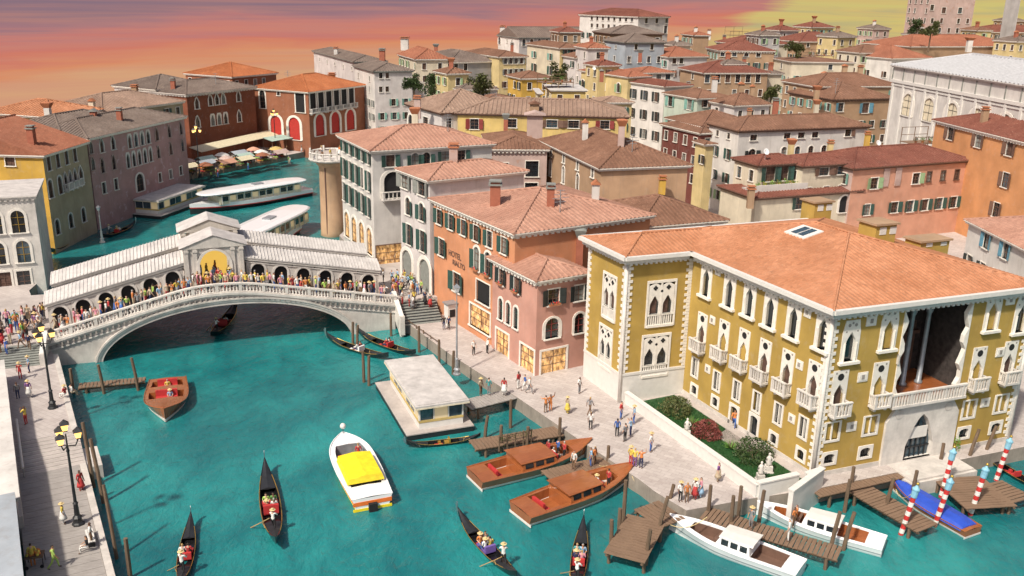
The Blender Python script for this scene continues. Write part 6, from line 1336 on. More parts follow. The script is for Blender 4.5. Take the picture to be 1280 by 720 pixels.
# ------------------------------------------------------------------ garden of the palace
def Gd(u, v, z=0):                                  # along the left facade from D (u) and out from it (v)
    n = Vector((math.cos(R_(205.6)), math.sin(R_(205.6)))); q = PAL['D']+Vector((PAL['ul'].x, PAL['ul'].y, 0))*u+Vector((n.x, n.y, 0))*v; return Vector((q.x, q.y, z))
def leafmat(name, c1, c2):
    m, t, b = newmat(name); v = mapped(t, (1, 1, 1)); n = noise(t, v, 6, 3)
    t.links.new(mixc(t, ramp(t, n, .3, .7), c1, c2), b.inputs['Base Color']); b.inputs['Roughness'].default_value = .6
    b.inputs['Subsurface Weight'].default_value = 0; return m
leafmat('leaf', (.025, .05, .012), (.06, .10, .025)); leafmat('leaf_bright', (.10, .22, .03), (.16, .32, .06)); leafmat('leaf_red', (.16, .03, .03), (.24, .07, .05)); leafmat('lawn', (.012, .05, .012), (.02, .085, .02)); leafmat('leaf_olive', (.06, .075, .02), (.12, .13, .04))  # leaf colours: dark green, bright green, red, lawn and olive
m = MB(); q = [Gd(-.2, .1), Gd(17.55, .1), Gd(17.55, 5.9), Gd(-.2, 5.9)]
m.add([Vector((p.x, p.y, .03)) for p in q], [(3, 2, 1, 0)]); O('lawn', m.mesh('lawn', MT['lawn']), kind='structure')
gr = MB()
for i in range(9000):
    u, v = random.uniform(0, 17.2), random.uniform(1.0, 5.6); p = Gd(u, v, .03); a = random.random()*6.28; h = random.uniform(.06, .16); w = .025
    gr.add([(p.x-w*math.cos(a), p.y-w*math.sin(a), .03), (p.x+w*math.cos(a), p.y+w*math.sin(a), .03), (p.x+random.uniform(-.05, .05), p.y+random.uniform(-.05, .05), .03+h)], [(0, 1, 2)])
o = O('grass', gr.mesh('grass', MT['lawn']), kind='stuff'); tag(o, 'short dark green grass in the palace garden', 'grass')
m = MB(); q = [Gd(-.2, .05), Gd(17.5, .05), Gd(17.5, .95), Gd(-.2, .95)]; m.prism([(p.x, p.y) for p in q][::-1], -.2, .07); O('garden_path', m.mesh('garden_path', MT['paving']), kind='structure')
m = MB(); q = [Gd(5.2, .96), Gd(9.6, .96), Gd(8.8, 2.6), Gd(5.6, 2.6)]; m.prism([(p.x, p.y) for p in q][::-1], -.2, .085); O('garden_path', m.mesh('garden_path', MT['greyroof']), kind='structure')
gw = thing('garden_wall', 'low white rendered wall enclosing the palace garden', 'wall', Gd(8, 6, 0)); rl = Vector(gw.location)
def wallseg(a, b, h, th=.38, mat='white', nm='wall', z0=-.5, par=None):
    d = (b-a).normalized(); n = Vector((-d.y, d.x, 0)); m = MB(); T = lambda v: a+d*v[0]+n*v[1]+Vector((0, 0, v[2]))-rl
    L = (b-a).length; m.box(0, L, -th/2, th/2, z0, h, 0, T); part(nm, m, MT[mat], par or gw); m = MB(); m.box(-.05, L+.05, -th/2-.06, th/2+.06, h, h+.12, 0, T); part('coping', m, MT['white' if mat == 'white' else 'istria'], par or gw)
wallseg(Gd(17.9, 6.1), Gd(-.6, 6.0), 1.0)
wallseg(Gd(-.6, 6.0), Gd(-.75, 2.3), 1.2)
wallseg(Gd(-2.9, 4.9), Gd(-1.2, .3), 1.5, z0=-2)
wallseg(Gd(-.9, 1.5), Gd(-.8, .3), 1.1)
def shrub(label, px, py, r, mat, h=None, spike=False, name='shrub', z0=0, n=420):
    p = G(px, py, z0); h = h or r*1.25; root = thing(name, label, 'shrub', p)
    m = MB()
    for k in range(4): a = k*1.7; m.tube([(0, 0, -.1), (.3*r*math.cos(a), .3*r*math.sin(a), h*.6)], [.05, .02], 5)
    part('stem', m, MT['pile'], root)
    m = MB()
    for i in range(n):
        a = random.random()*6.28; cz = random.random(); rr = r*math.sqrt(max(.05, 1-(cz*1.25-.35)**2))*random.uniform(.62, 1.06)*(1+.15*math.sin(a*3+r*9)+.1*math.sin(a*7))
        c = Vector((rr*math.cos(a), rr*math.sin(a), cz*h)) if not spike else Vector((.1*math.cos(a), .1*math.sin(a), .1))
        d = Vector((random.gauss(0, 1), random.gauss(0, 1), random.gauss(.5, 1))).normalized() if not spike else Vector((math.cos(a), math.sin(a), random.uniform(.3, 1.6))).normalized()
        e = d.cross(Vector((random.gauss(0, 1), random.gauss(0, 1), random.gauss(0, 1)))).normalized(); s_ = random.uniform(.09, .17)*(1 if not spike else .5); l_ = s_*1.4 if not spike else r*random.uniform(.6, 1.1)
        m.add([c-e*s_*.5, c+d*l_*.5-e*s_*.1, c+d*l_, c+e*s_*.5], [(0, 1, 2, 3)])
    part('foliage', m, MT[mat], root)
    return root
shrub('round olive green bush nearest the bay in the palace garden', 845, 517, 1.35, 'leaf_olive', 1.5, n=1500)
shrub('round bush with dark red leaves in the palace garden', 883, 545, 1.2, 'leaf_red', 1.3, n=1700)
shrub('round dark green bush near the garden corner', 941, 574, 1.5, 'leaf', 1.7, n=1800)
shrub('bright green spiky plant beside the olive bush', 865, 531, .85, 'leaf_bright', 1.0, True, 'garden_plant', n=140)
shrub('bright green spiky plant between red and dark green bushes', 913, 561, .85, 'leaf_bright', 1.0, True, 'garden_plant', n=140)
shrub('leafy green potted plant on the white palace landing', 1190, 561, .6, 'leaf_bright', 1.5, n=260, name='potted_plant')
def statue(label, px, py, h=1.7):
    p = G(px, py, 0); root = thing('statue', label, 'statue', p)
    m = MB(); m.box(-.35, .35, -.35, .35, 0, .15); m.box(-.28, .28, -.28, .28, .15, .6); part('pedestal', m, MT['pale'], root)
    m = MB(); m.lathe([(.2, .6), (.24, .8), (.16, 1.1), (.2, 1.3), (.13, 1.42), (.06, 1.47), (.1, 1.56), (.1, 1.64), (.03, 1.72)], 9); m.tube([(.17, 0, 1.32), (.3, -.08, 1.1), (.12, -.2, 1.0)], [.06, .05, .04], 6); m.tube([(-.17, 0, 1.32), (-.28, 0, 1.05), (-.22, -.1, .85)], [.06, .05, .04], 6); part('figure', m, MT['pale'], root, True)
statue('small white stone statue between the red bush and the wall', 858, 545)
statue('white garden figure at the garden gate corner', 960, 590); statue('white draped figure standing by the end of the garden wall', 950, 601)
# ------------------------------------------------------------------ lamps
def street_lamp(label, px, py, h, z=0, arms=3, kind='iron', group='street lamps', lit_=True):
    p = G(px, py, z); root = thing('street_lamp', label, 'street lamp', p, random.random(), group); k = h/7.6; M_ = MT['iron' if kind == 'iron' else ('greymetal' if kind == 'grey' else 'white')]
    m = MB(); m.lathe([(.42, 0), (.42, .12), (.3, .2), (.26, .5), (.34, .56), (.18, .75), (.15, 1.6), (.2, 1.66), (.11, 1.8), (.08, h*.8), (.12, h*.82), (.06, h*.86), (.05, h)], 8); part('post', m, M_, root, False)
    heads = [(0, 0, h)] if arms == 1 else [(0, 0, h+.25)]+[(.75*math.cos(a), .75*math.sin(a), h-.45) for a in [2*math.pi*i/arms for i in range(arms)]]
    if arms > 1:
        m = MB()
        for x, y, zz in heads[1:]: m.tube([(0, 0, h-.9), (x*.7, y*.7, h-.95), (x, y, zz)], .05, 5)
        part('bracket', m, M_, root)
    for x, y, zz in heads:
        m = MB(); m.loft([[(x+sx*w, y+sy*w, zz+dz) for sx, sy in ((-1, -1), (1, -1), (1, 1), (-1, 1))] for w, dz in ((.14, .05), (.24, .5))]); part('lantern', m, MT['lamplit' if lit_ else 'whitegloss'], root)
        m = MB(); m.loft([[(x+sx*w, y+sy*w, zz+dz) for sx, sy in ((-1, -1), (1, -1), (1, 1), (-1, 1))] for w, dz in ((.30, .501), (.12, .72), (.03, .85))]); m.box(x-.15, x+.15, y-.15, y+.15, zz-.02, zz+.049); part('lantern_cap', m, M_, root)
    return root
street_lamp('black iron three armed street lamp on the upper promenade by the bridge steps', 66, 510, 7.0, .45)
street_lamp('black iron three armed street lamp on the lower promenade', 98, 655, 7.0)
street_lamp('black iron three armed street lamp at the left end of the market quay', 250, 222, 9.5)
street_lamp('black iron three armed street lamp before the market loggia', 345, 190, 9)
street_lamp('tall grey single lamp post on the quay before the hotel', 571, 468, 8.6, 0, 1, 'grey', lit_=False)
street_lamp('white lamp post standing in the water left of the bridge', 128, 303, 5.0, WZ, 1, 'white', lit_=False)
street_lamp('white lamp post in front of the purple palazzo', 193, 235, 6, WZ, 1, 'white', lit_=False)
# ------------------------------------------------------------------ people
CL = dict(red=(.50, .03, .03), orange=(.65, .20, .03), yellow=(.70, .52, .05), green=(.12, .30, .06), lime=(.40, .60, .10), blue=(.04, .12, .40), navy=(.02, .03, .10), lightblue=(.25, .42, .60), white=(.75, .74, .70), black=(.02, .02, .022), grey=(.22, .22, .23), pink=(.65, .25, .32), purple=(.20, .07, .25), brown=(.18, .10, .05), beige=(.48, .38, .25), teal=(.05, .28, .28))
for k, c in CL.items(): g_ = sum(c)/3; plain('cloth_'+k, [.86*x+.1*g_ for x in c], .9, var=.3)
for k, c in (('fair', (.55, .33, .23)), ('tan', (.40, .21, .12)), ('deep', (.16, .08, .05))): plain('skin_'+k, c, .55, var=.05)
for k, c in (('dark', (.02, .013, .01)), ('brown', (.09, .04, .02)), ('blond', (.42, .27, .10)), ('greyhair', (.35, .34, .33))): plain('hair_'+k, c, .6, var=.2)
plain('straw', (.62, .48, .24), .8)
def person_mesh(pose):
    S = pose.startswith('sit') ; dz = -.46 if S else 0
    J = {'pelvis': ((0, 0, .93+dz), .135, .105), 'waist': ((0, 0, 1.10+dz), .125, .095), 'chest': ((0, -.01, 1.33+dz), .165, .11), 'neck': ((0, 0, 1.50+dz), .055, .055), 'head': ((0, -.015, 1.61+dz), .082, .095), 'crown': ((0, 0, 1.715+dz), .07, .08)}
    E = [('pelvis', 'waist', 't'), ('waist', 'chest', 't'), ('chest', 'neck', 's'), ('neck', 'head', 's'), ('head', 'crown', 'h')]
    for s, n in ((-1, 'l'), (1, 'r')):
        sh = (s*.185, 0, 1.42+dz); el = (s*.25, .03, 1.14+dz); wr = (s*.24, -.08, .92+dz); hd = (s*.235, -.11, .84+dz)
        hp = (s*.09, 0, .88+dz); kn = (s*.10, -.02, .49); an = (s*.10, .02, .09); to = (s*.115, -.14, .045)
        if pose == 'walk':
            f = s; kn = (s*.09, -.02-.16*f, .50); an = (s*.09, .03-.26*f+(.12 if f < 0 else 0), .10 if f > 0 else .16); to = (s*.1, an[1]-.15, .045 if f > 0 else .07)
            el = (s*.24, .02+.14*f, 1.15); wr = (s*.23, -.04+.20*f, .93); hd = (s*.225, -.06+.24*f, .86)
        if pose == 'point' and s > 0: el = (.30, -.16, 1.33); wr = (.30, -.40, 1.36); hd = (.30, -.49, 1.38)
        if pose == 'wave' and s > 0: el = (.36, -.02, 1.50); wr = (.38, -.06, 1.75); hd = (.38, -.08, 1.84)
        if pose == 'camera': el = (s*.26, -.14, 1.22); wr = (s*.12, -.28, 1.44); hd = (s*.06, -.30, 1.52)
        if pose == 'row': el = (s*.26, -.16, 1.2); wr = (.05+s*.14, -.42, 1.12); hd = (.05+s*.12, -.50, 1.10); kn = (s*.13, -.08-.10*s, .5); an = (s*.14, .05-.2*s, .09); to = (s*.15, an[1]-.15, .045)
        if S: hp = (s*.1, -.02, .44); kn = (s*.13, -.44, .47); an = (s*.12, -.42, .09); to = (s*.13, -.57, .045); wr = (s*.16, -.26, .62); hd = (s*.14, -.34, .56); el = (s*.24, .0, .72)
        J['sh'+n] = (sh, .068, .068); J['el'+n] = (el, .048, .048); J['wr'+n] = (wr, .034, .034); J['hd'+n] = (hd, .040, .026)
        J['hp'+n] = (hp, .088, .088); J['kn'+n] = (kn, .062, .062); J['an'+n] = (an, .045, .045); J['to'+n] = (to, .045, .035)
        E += [('chest', 'sh'+n, 't'), ('sh'+n, 'el'+n, 't'), ('el'+n, 'wr'+n, 's'), ('wr'+n, 'hd'+n, 's'), ('pelvis', 'hp'+n, 'b'), ('hp'+n, 'kn'+n, 'b'), ('kn'+n, 'an'+n, 'b'), ('an'+n, 'to'+n, 'f')]
    names = list(J); idx = {n: i for i, n in enumerate(names)}
    me = bpy.data.meshes.new('body'); me.from_pydata([J[n][0] for n in names], [(idx[a], idx[b]) for a, b, _ in E], [])
    ob = bpy.data.objects.new('body', me); COL.objects.link(ob)
    sk = ob.modifiers.new('skin', 'SKIN'); sk.use_smooth_shade = True
    for i, n in enumerate(names):
        v = me.skin_vertices[0].data[i]; v.radius = J[n][1:]; v.use_root = (n == 'pelvis')
    sb = ob.modifiers.new('sub', 'SUBSURF'); sb.levels = 1; sb.render_levels = 1
    dg = bpy.context.evaluated_depsgraph_get(); ev = ob.evaluated_get(dg); out = bpy.data.meshes.new_from_object(ev)
    bpy.data.objects.remove(ob)
    mb = MB(); mb.v = [tuple(v.co) for v in out.vertices]; mb.f = [tuple(p.vertices) for p in out.polygons]
    segs = [(Vector(J[a][0]), Vector(J[b][0]), t) for a, b, t in E]; code = {'s': 0, 'h': 1, 't': 2, 'b': 3, 'f': 4}; hz = J['head'][0][2]
    for p in out.polygons:
        c = p.center; best = 9; bt = 't'
        for a, b, t in segs:
            d = b-a; u = max(0, min(1, (c-a).dot(d)/d.length_squared)); q = (a+d*u-c).length
            if q < best: best, bt = q, t
        mi = code[bt]
        if c.z > hz-.07 and abs(c.x) < .13 and mi in (0, 1): mi = 1 if (c.z > hz+.055 or (c.y > .015 and c.z > hz-.06)) else 0
        mb.m.append(mi)
    # face and fingers
    hy = -.11; 
    mb.ball((0, hy+.005, hz-.005), .016, 5, 0, (1, 1.3, 1.4))
    for s in (-1, 1): mb.ball((s*.032, hy+.018, hz+.02), .009, 5, 1); mb.ball((s*.086, 0, hz), .018, 5, 0, (.5, 1, 1.5))
    mb.box(-.022, .022, hy+.004, hy+.02, hz-.052, hz-.044, 4)
    for n in 'lr':
        h = Vector(J['hd'+n][0]); d = (h-Vector(J['wr'+n][0])).normalized(); a = d.cross(Vector((0, 0, 1)) if abs(d.z) < .9 else Vector((0, 1, 0))).normalized()
        for k, (o_, l_) in enumerate(((-.030, .055), (-.011, .065), (.010, .062), (.029, .050))): mb.tube([h+a*o_+d*.02, h+a*o_+d*(.02+l_*.6)+Vector((0, 0, -.004)), h+a*o_*1.05+d*(.02+l_)+Vector((0, -.008, -.012))], [.010, .009, .007], 5, 0)
        mb.tube([h-d*.02+a*.035, h+a*.062+d*.012, h+a*.066+d*.04], [.011, .010, .008], 5, 0)
    if 'dress' in pose:
        n0 = 12; mb.lathe([(.13, 1.08+dz), (.17, .9+dz), (.24, .62+dz), (.29, .42+dz), (.27, .42+dz), (.14, .85+dz)], n0, (0, 0, 0), 3)
    me2 = mb.mesh('person', [MT['skin_fair'], MT['hair_dark'], MT['cloth_blue'], MT['cloth_navy'], MT['sh_brown']], True)
    return me2
PM = {p: person_mesh(p) for p in ('stand', 'walk', 'point', 'wave', 'camera', 'row', 'sit', 'stand_dress', 'walk_dress')}
# dress variants need the base pose names
hatm = cached('hat', lambda: (lambda q: (q.lathe([(.21, 1.655), (.21, 1.672), (.105, 1.685), (.10, 1.765), (.03, 1.79)], 10), q.mesh('hat', MT['straw'], False))[-1])(MB()))
PR = random.Random(21)
POSEW = {'stand': 'standing', 'walk': 'walking', 'point': 'pointing', 'wave': 'waving', 'camera': 'filming', 'row': 'rowing', 'sit': 'sitting', 'stand_dress': 'standing in a skirt', 'walk_dress': 'walking in a skirt'}
NP = [0]; SEEN = set()
def person(where, group, loc, rz=None, pose=None, top=None, bottom=None, hat=None, hair=None, skin=None, sc=1.0):
    pose = pose or PR.choice(('stand', 'stand', 'walk', 'walk', 'point', 'stand_dress', 'walk_dress', 'camera', 'stand'))
    top = top or PR.choice(list(CL)); bottom = bottom or PR.choice(('navy', 'black', 'blue', 'brown', 'grey', 'beige', 'white', 'red'))
    hat = PR.random() < .10 if hat is None else hat; skin = skin or PR.choice(('fair', 'fair', 'tan', 'deep')); hair = hair or PR.choice(('dark', 'brown', 'blond', 'greyhair', 'dark'))
    rz = PR.random()*6.28 if rz is None else rz; NP[0] += 1
    lb = {'light': 'light blue', 'lightblue': 'light blue'}
    t_ = lb.get(top, top); b_ = lb.get(bottom, bottom)
    base = f"person in {t_} top and {b_} {'skirt' if 'dress' in pose else 'trousers'} {POSEW[pose].replace(' in a skirt', '')} {where}"
    label = ('hatted ' if hat else '')+base
    if label in SEEN: label = ({'dark': 'dark', 'brown': 'brown', 'blond': 'fair', 'greyhair': 'grey'}[hair]+' haired ' if not hat else skin+' skinned hatted ')+base
    SEEN.add(label)
    o = O('person', PM[pose], None, loc, rz, scale=sc*PR.uniform(.97, 1.06)); tag(o, label, 'person', group)
    for i, mn in enumerate(('skin_'+skin, 'hair_'+hair, 'cloth_'+top, 'cloth_'+bottom, 'sh_brown')):
        o.material_slots[i].link = 'OBJECT'; o.material_slots[i].material = MT[mn]
    if hat: O('hat', hatm, o, (0, 0, -.46 if pose == 'sit' else 0))
    return o
def pp(where, group, px, py, z=0, **k): return person(where, group, G(px, py, z), **k)
FACE = lambda px, py: 0
# quay in front of hotel and palace (feet in the photo)
Q = 'on the quay'; GQ = 'people on the quay'
pp('before the hotel shop window', GQ, 592, 444, pose='stand', top='white', bottom='black', rz=.6, hat=False)
pp('before the hotel shop window', GQ, 609, 442, pose='point', top='white', bottom='black', rz=2.2, hat=False)
pp('by the white kiosk', GQ, 555, 412, pose='stand', top='black', bottom='navy', rz=.3, hat=False); pp('by the white kiosk', GQ, 561, 412, pose='stand', top='navy', bottom='black', rz=-.6, hat=False)
for x, y, t, b, po, wh, h in ((601, 494, 'beige', 'brown', 'stand', 'on the station ramp', 1), (611, 494, 'teal', 'grey', 'stand', 'on the station ramp', 0), (630, 494, 'red', 'white', 'walk_dress', 'on the station ramp', 0), (648, 486, 'red', 'white', 'stand', 'at the top of the ramp', 0), (656, 488, 'blue', 'white', 'walk', 'at the top of the ramp', 0), (662, 492, 'white', 'grey', 'walk', 'at the top of the ramp', 0), (724, 492, 'white', 'grey', 'stand', 'beside the palace bay', 0), (688, 514, 'orange', 'orange', 'wave', 'at the boardwalk end', 0), (682, 516, 'orange', 'brown', 'point', 'at the boardwalk end', 0), (709, 517, 'beige', 'yellow', 'stand_dress', 'on the open quay', 1), (737, 518, 'grey', 'brown', 'walk', 'on the open quay', 0), (738, 537, 'white', 'black', 'stand', 'on the open quay', 0),
    (776, 524, 'red', 'blue', 'stand', 'in the garden wall group', 0), (771, 546, 'blue', 'black', 'stand', 'in the garden wall group', 0), (781, 552, 'grey', 'black', 'stand', 'in the garden wall group', 0), (788, 545, 'lightblue', 'navy', 'camera', 'in the garden wall group', 0), (792, 530, 'lightblue', 'blue', 'stand', 'in the garden wall group', 1), (813, 565, 'white', 'blue', 'stand', 'alone by the garden wall', 1),
    (788, 582, 'yellow', 'red', 'stand', 'above the taxi bow', 1), (801, 585, 'orange', 'navy', 'wave', 'above the taxi bow', 0), (793, 584, 'yellow', 'purple', 'stand', 'above the taxi bow', 0), (897, 602, 'purple', 'beige', 'stand_dress', 'at the end of the garden wall', 0), (850, 627, 'white', 'black', 'stand', 'at the pier head', 1), (858, 628, 'orange', 'brown', 'stand', 'at the pier head', 0), (868, 624, 'white', 'red', 'walk_dress', 'at the pier head', 1), (875, 622, 'pink', 'lightblue', 'stand_dress', 'at the pier head', 0), (917, 535, 'orange', 'blue', 'walk', 'in the palace garden', 0)):
    pp(wh, GQ, x, y, pose=po, top=t, bottom=b, hat=bool(h))
for x, y, t, b, wh, z in ((717, 587, 'white', 'brown', 'on the taxi jetty', -.3), (738, 583, 'lightblue', 'blue', 'on the taxi jetty', -.3), (743, 582, 'orange', 'brown', 'on the taxi jetty', -.3), (985, 676, 'white', 'white', 'on the white taxi pier', -.2), (938, 660, 'grey', 'grey', 'on the white taxi pier', -.2), (991, 659, 'orange', 'brown', 'aboard the white taxi', -.6)):
    pp(wh, GQ, x, y, z, pose='stand', top=t, bottom=b)
# left promenade
GP = 'people on the left promenade'
for x, y, z, t, b, po, h, wh in ((26, 474, .45, 'red', 'red', 'point', 1, 'below the left steps'), (37, 466, .45, 'lightblue', 'navy', 'stand', 1, 'below the left steps'), (37, 497, .45, 'purple', 'white', 'stand_dress', 1, 'near the upper lamp'), (23, 499, .45, 'grey', 'navy', 'stand', 0, 'near the upper lamp'), (33, 531, .45, 'yellow', 'red', 'camera', 0, 'on the upper promenade'), (82, 498, .5, 'red', 'white', 'sit', 1, 'on the upper promenade kerb'), (90, 496, .5, 'white', 'beige', 'sit', 0, 'on the upper promenade kerb'), (102, 614, -.1, 'red', 'red', 'walk_dress', 0, 'on the landing stage'), (80, 655, 0, 'yellow', 'white', 'stand_dress', 1, 'beside the lower lamp'), (115, 682, 0, 'white', 'brown', 'stand', 0, 'on the lower promenade edge'), (110, 690, 0, 'black', 'white', 'sit', 0, 'on the lower promenade edge'), (42, 708, 0, 'yellow', 'orange', 'stand', 0, 'behind the market trolley'), (69, 711, 0, 'lime', 'lime', 'walk', 0, 'beside the market trolley')):
    pp(wh, GP, x, y, z, pose=po, top=t, bottom=b, hat=bool(h))
# crowd on the bridge
GB = 'crowd on the bridge'
LIGHT = ('white', 'yellow', 'orange', 'pink', 'lightblue', 'beige', 'white', 'red', 'lime', 'beige', 'grey', 'yellow')
def on_deck(s, t, where, **k):
    k.setdefault('top', PR.choice(LIGHT)); person(where, GB, BT((s, t, dsm(s)+.02)), sc=1.15, **k)
n = 0
for i in range(78):
    s = -.6+35.0*(i+PR.uniform(.1, .9))/78; t = PR.choice((.5, .6, 1.0, 1.5, 1.9)); 
    on_deck(s, t, 'at the bridge balustrade' if t < .9 else 'by the bridge arcade', rz=(-1.2 if PR.random() < .5 else 1.9)+PR.uniform(-.5, .5) if t > .9 else math.atan2(bd.y, bd.x)+PR.uniform(-.6, .6))
for i in range(16): on_deck(15.9+PR.uniform(-2.2, 2.2), PR.uniform(1.2, 5.6), 'under the bridge portico', top=PR.choice(('orange', 'yellow', 'white', 'lightblue', 'orange', 'red', 'beige')))
for i in range(46):
    s, t = PR.uniform(-8.6, -1.8), PR.uniform(.3, 7.5); person('on the left bridge landing', 'crowd on the left bridge landing', BT((s, t, deck(-1.2))), sc=1.2)
for s, k in ((-5.2, 2), (-4.6, 3), (-6.8, 4), (-8.2, 3), (-3.4, 1), (-2.6, 2)):
    person('on the left bridge steps', 'people on the left bridge steps', BT((s, -.42*k-.2, deck(-1.2)-(k+1)*(deck(-1.2)-.45)/9+.05)))
for i in range(30):
    s, t = PR.uniform(35.6, 39.4), PR.uniform(1.4, 8.5); person('on the right bridge landing', 'crowd on the right bridge landing', BT((s, t, deck(35.2))), top=PR.choice(('red', 'yellow', 'lightblue', 'white', 'orange', 'purple', 'lime', 'pink')))
for s, k, t in ((36.2, 1, 'white'), (36.9, 2, 'lightblue'), (37.6, 1, 'yellow'), (37.2, 3, 'white'), (38.8, 2, 'navy'), (39.3, 3, 'grey')):
    person('on the right bridge steps', 'people on the right bridge steps', BT((s, 1.0-.40*k-.2, deck(35.2)-(k+1)*deck(35.2)/9+.05)), top=t)
# crews and passengers
def aboard(boat, items, where):
    boat_m = Matrix.Translation(boat.location) @ boat.rotation_euler.to_matrix().to_4x4() @ Matrix.Diagonal((*boat.scale, 1))
    for (x, y, z, po, t, b, rz, h) in items:
        p = boat_m @ Vector((x, y, z)); person(where, 'people aboard boats', p, rz=boat.rotation_euler.z+rz, pose=po, top=t, bottom=b, hat=bool(h))
F_ = math.pi/2                                     # facing the bow
gw_ = ['in the midstream gondola', 'in the promenade gondola', 'in the purple cushioned gondola', 'in the gondola off the pier', 'in the gondola under the arch', 'in the white cushioned gondola', 'in the second moored gondola', '', '', '', 'in the olive house gondola', '']
for i, g in enumerate(GD):
    if not gw_[i]: continue
    t1, t2, h = [('red', 'white', 1), ('white', 'red', 0), ('white', 'yellow', 1), ('navy', 'pink', 1), ('red', 'white', 0), ('white', 'red', 0), ('red', 'white', 0), 0, 0, 0, ('yellow', 'white', 1), 0][i]
    it = [(-.4, .24, -.02, 'sit', t1, 'navy', F_, h), (-.4, -.24, -.02, 'sit', t2, 'black', F_, 0)]
    if i not in (5, 6): it += [(-3.2, 0, .34, 'row', 'white', 'black', F_-.5, 1)]
    if i in (0, 2, 3): it += [(.55, .25, -.06, 'sit', PR.choice(list(CL)), 'blue', F_+math.pi, i == 2), (.55, -.25, -.06, 'sit', PR.choice(list(CL)), 'white', F_+math.pi, 0)]
    aboard(g, it, gw_[i])
aboard(TX['run'], [(-2.2, 0, .05, 'sit', 'yellow', 'beige', F_, 0), (-.2, .25, .05, 'sit', 'lightblue', 'blue', F_, 1)], 'in the red brown runabout')
aboard(TX['amb'], [(.9, .55, .05, 'sit', 'red', 'red', F_, 0), (.9, -.55, .05, 'sit', 'red', 'red', F_, 0), (1.7, -.5, .12, 'stand', 'red', 'red', F_, 0)], 'in the yellow canopied boat')
aboard(TX['taxi1'], [(1.7, .3, .05, 'sit', 'white', 'navy', F_, 0), (1.7, -.35, .05, 'sit', 'black', 'navy', F_, 0), (2.4, 0, .12, 'stand', 'red', 'black', F_, 0), (2.2, .5, .12, 'stand', 'blue', 'black', F_, 0), (1.45, .6, .12, 'stand', 'red', 'blue', F_, 0)], 'in the taxi by the pontoon')
aboard(TX['taxi2'], [(1.7, .3, .05, 'sit', 'white', 'navy', F_, 1), (2.3, -.2, .12, 'stand', 'red', 'black', F_, 0)], 'in the taxi beside the pier')
aboard(TX['white2'], [(1.7, 0, .12, 'stand', 'orange', 'brown', F_, 0)], 'in the white taxi')
person('in the dark palace loggia', GQ, PAL['TR']((PAL['s0']+1.0, 1.6, PAL['zb']+.03))+PAL['rl'], pose='stand_dress', top='pink', bottom='red')
for i in range(10):
    a, b = G(236, 232, .1), G(378, 206, .1); f = PR.random(); p = a.lerp(b, f)+Vector((-.85, .5, 0))*PR.uniform(1, 4)
    person('on the market quay edge', 'market crowd', p)
for i in range(26):
    a, b = G(232, 210, .0), G(378, 188, .0); f = PR.random(); p = a.lerp(b, f)+Vector((-.85, .5, 0))*PR.uniform(-2.5, 2.2)
    person('between the market stalls', 'market crowd', p)
# ------------------------------------------------------------------ market on the far quay
ma, mb_ = G(236, 226, 0), G(378, 198, 0); md = (mb_-ma).normalized(); mn = Vector((-md.y, md.x, 0))
def MTf(s, t, z=0): return ma+md*s+mn*t+Vector((0, 0, z))
mang = math.atan2(md.y, md.x)
def stall(label, s, t, w, d, cloth, goods, h=2.3, kind='flat'):
    root = thing('market_stall', label, 'market stall', MTf(s, t), mang, 'market stalls')
    m = MB(); m.box(-w/2, w/2, -d/2, d/2, .75, .85); part('counter', m, MT['pierwood'], root)
    for sx in (-1, 1):
        for sy in (-1, 1): m = MB(); m.tube([(sx*(w/2-.1), sy*(d/2-.1), 0), (sx*(w/2-.1), sy*(d/2-.1), h if kind == 'flat' else .75)], .05, 5); part('post', m, MT['pierwood'], root)
    m = MB()
    if kind == 'flat': m.loft([[(x, -d/2-.6, h-.35), (x, 0, h+.35), (x, d/2+.6, h-.35), (x, 0, h+.3)] for x in (-w/2-.4, w/2+.4)])
    else:
        m.lathe([(max(w, d)*.5, h-.1), (max(w, d)*.28, h+.3), (.05, h+.55)], 10)
        q = MB(); q.tube([(0, 0, 0), (0, 0, h+.6)], .05, 5); part('pole', q, MT['pierwood'], root)
    part('canopy', m, MT[cloth], root)
    for i, g in enumerate(goods):
        x = -w/2+w*(i+.5)/len(goods); q = MB(); bw = w/len(goods)*.42; q.box(x-bw, x+bw, -d*.42, d*.42, .851, 1.05); cr = part('crate', q, MT['pierwood'], root)
        q = MB()
        for k in range(14): q.ball((x+random.uniform(-.8, .8)*bw, random.uniform(-.38, .38)*d, 1.1+random.uniform(0, .08)), .12, 5)
        part('produce', q, MT[g], cr, kind='stuff')
    return root
def fabric(s): return s
cols = ['cloth_red', 'cloth_orange', 'cloth_yellow', 'cloth_green', 'cloth_lime', 'cloth_purple']
data = [(3, 3.6, 'awning', 'cream canvas stall at the palazzo end of the market', 0), (8, 4.0, 'pl_blue', 'pale blue canvas market stall', 0), (13.5, 3.8, 'pl_pinkb', 'dull pink parasol market stall heaped with fruit', 1), (18.5, 4.0, 'awngreen', 'green canvas market stall with vegetables', 0), (23.5, 3.8, 'white', 'white parasol market stall', 1), (28.5, 4.2, 'pl_yellow', 'faded yellow parasol stall near the loggia', 1), (5.5, 1.2, 'pl_brick2', 'red parasol stall at the water edge by the waterbus', 1), (21, .9, 'pl_brick2', 'second red parasol stall at the water edge', 1), (11, 1.2, 'pl_salmon', 'orange canvas stall at the market quay edge', 0)]
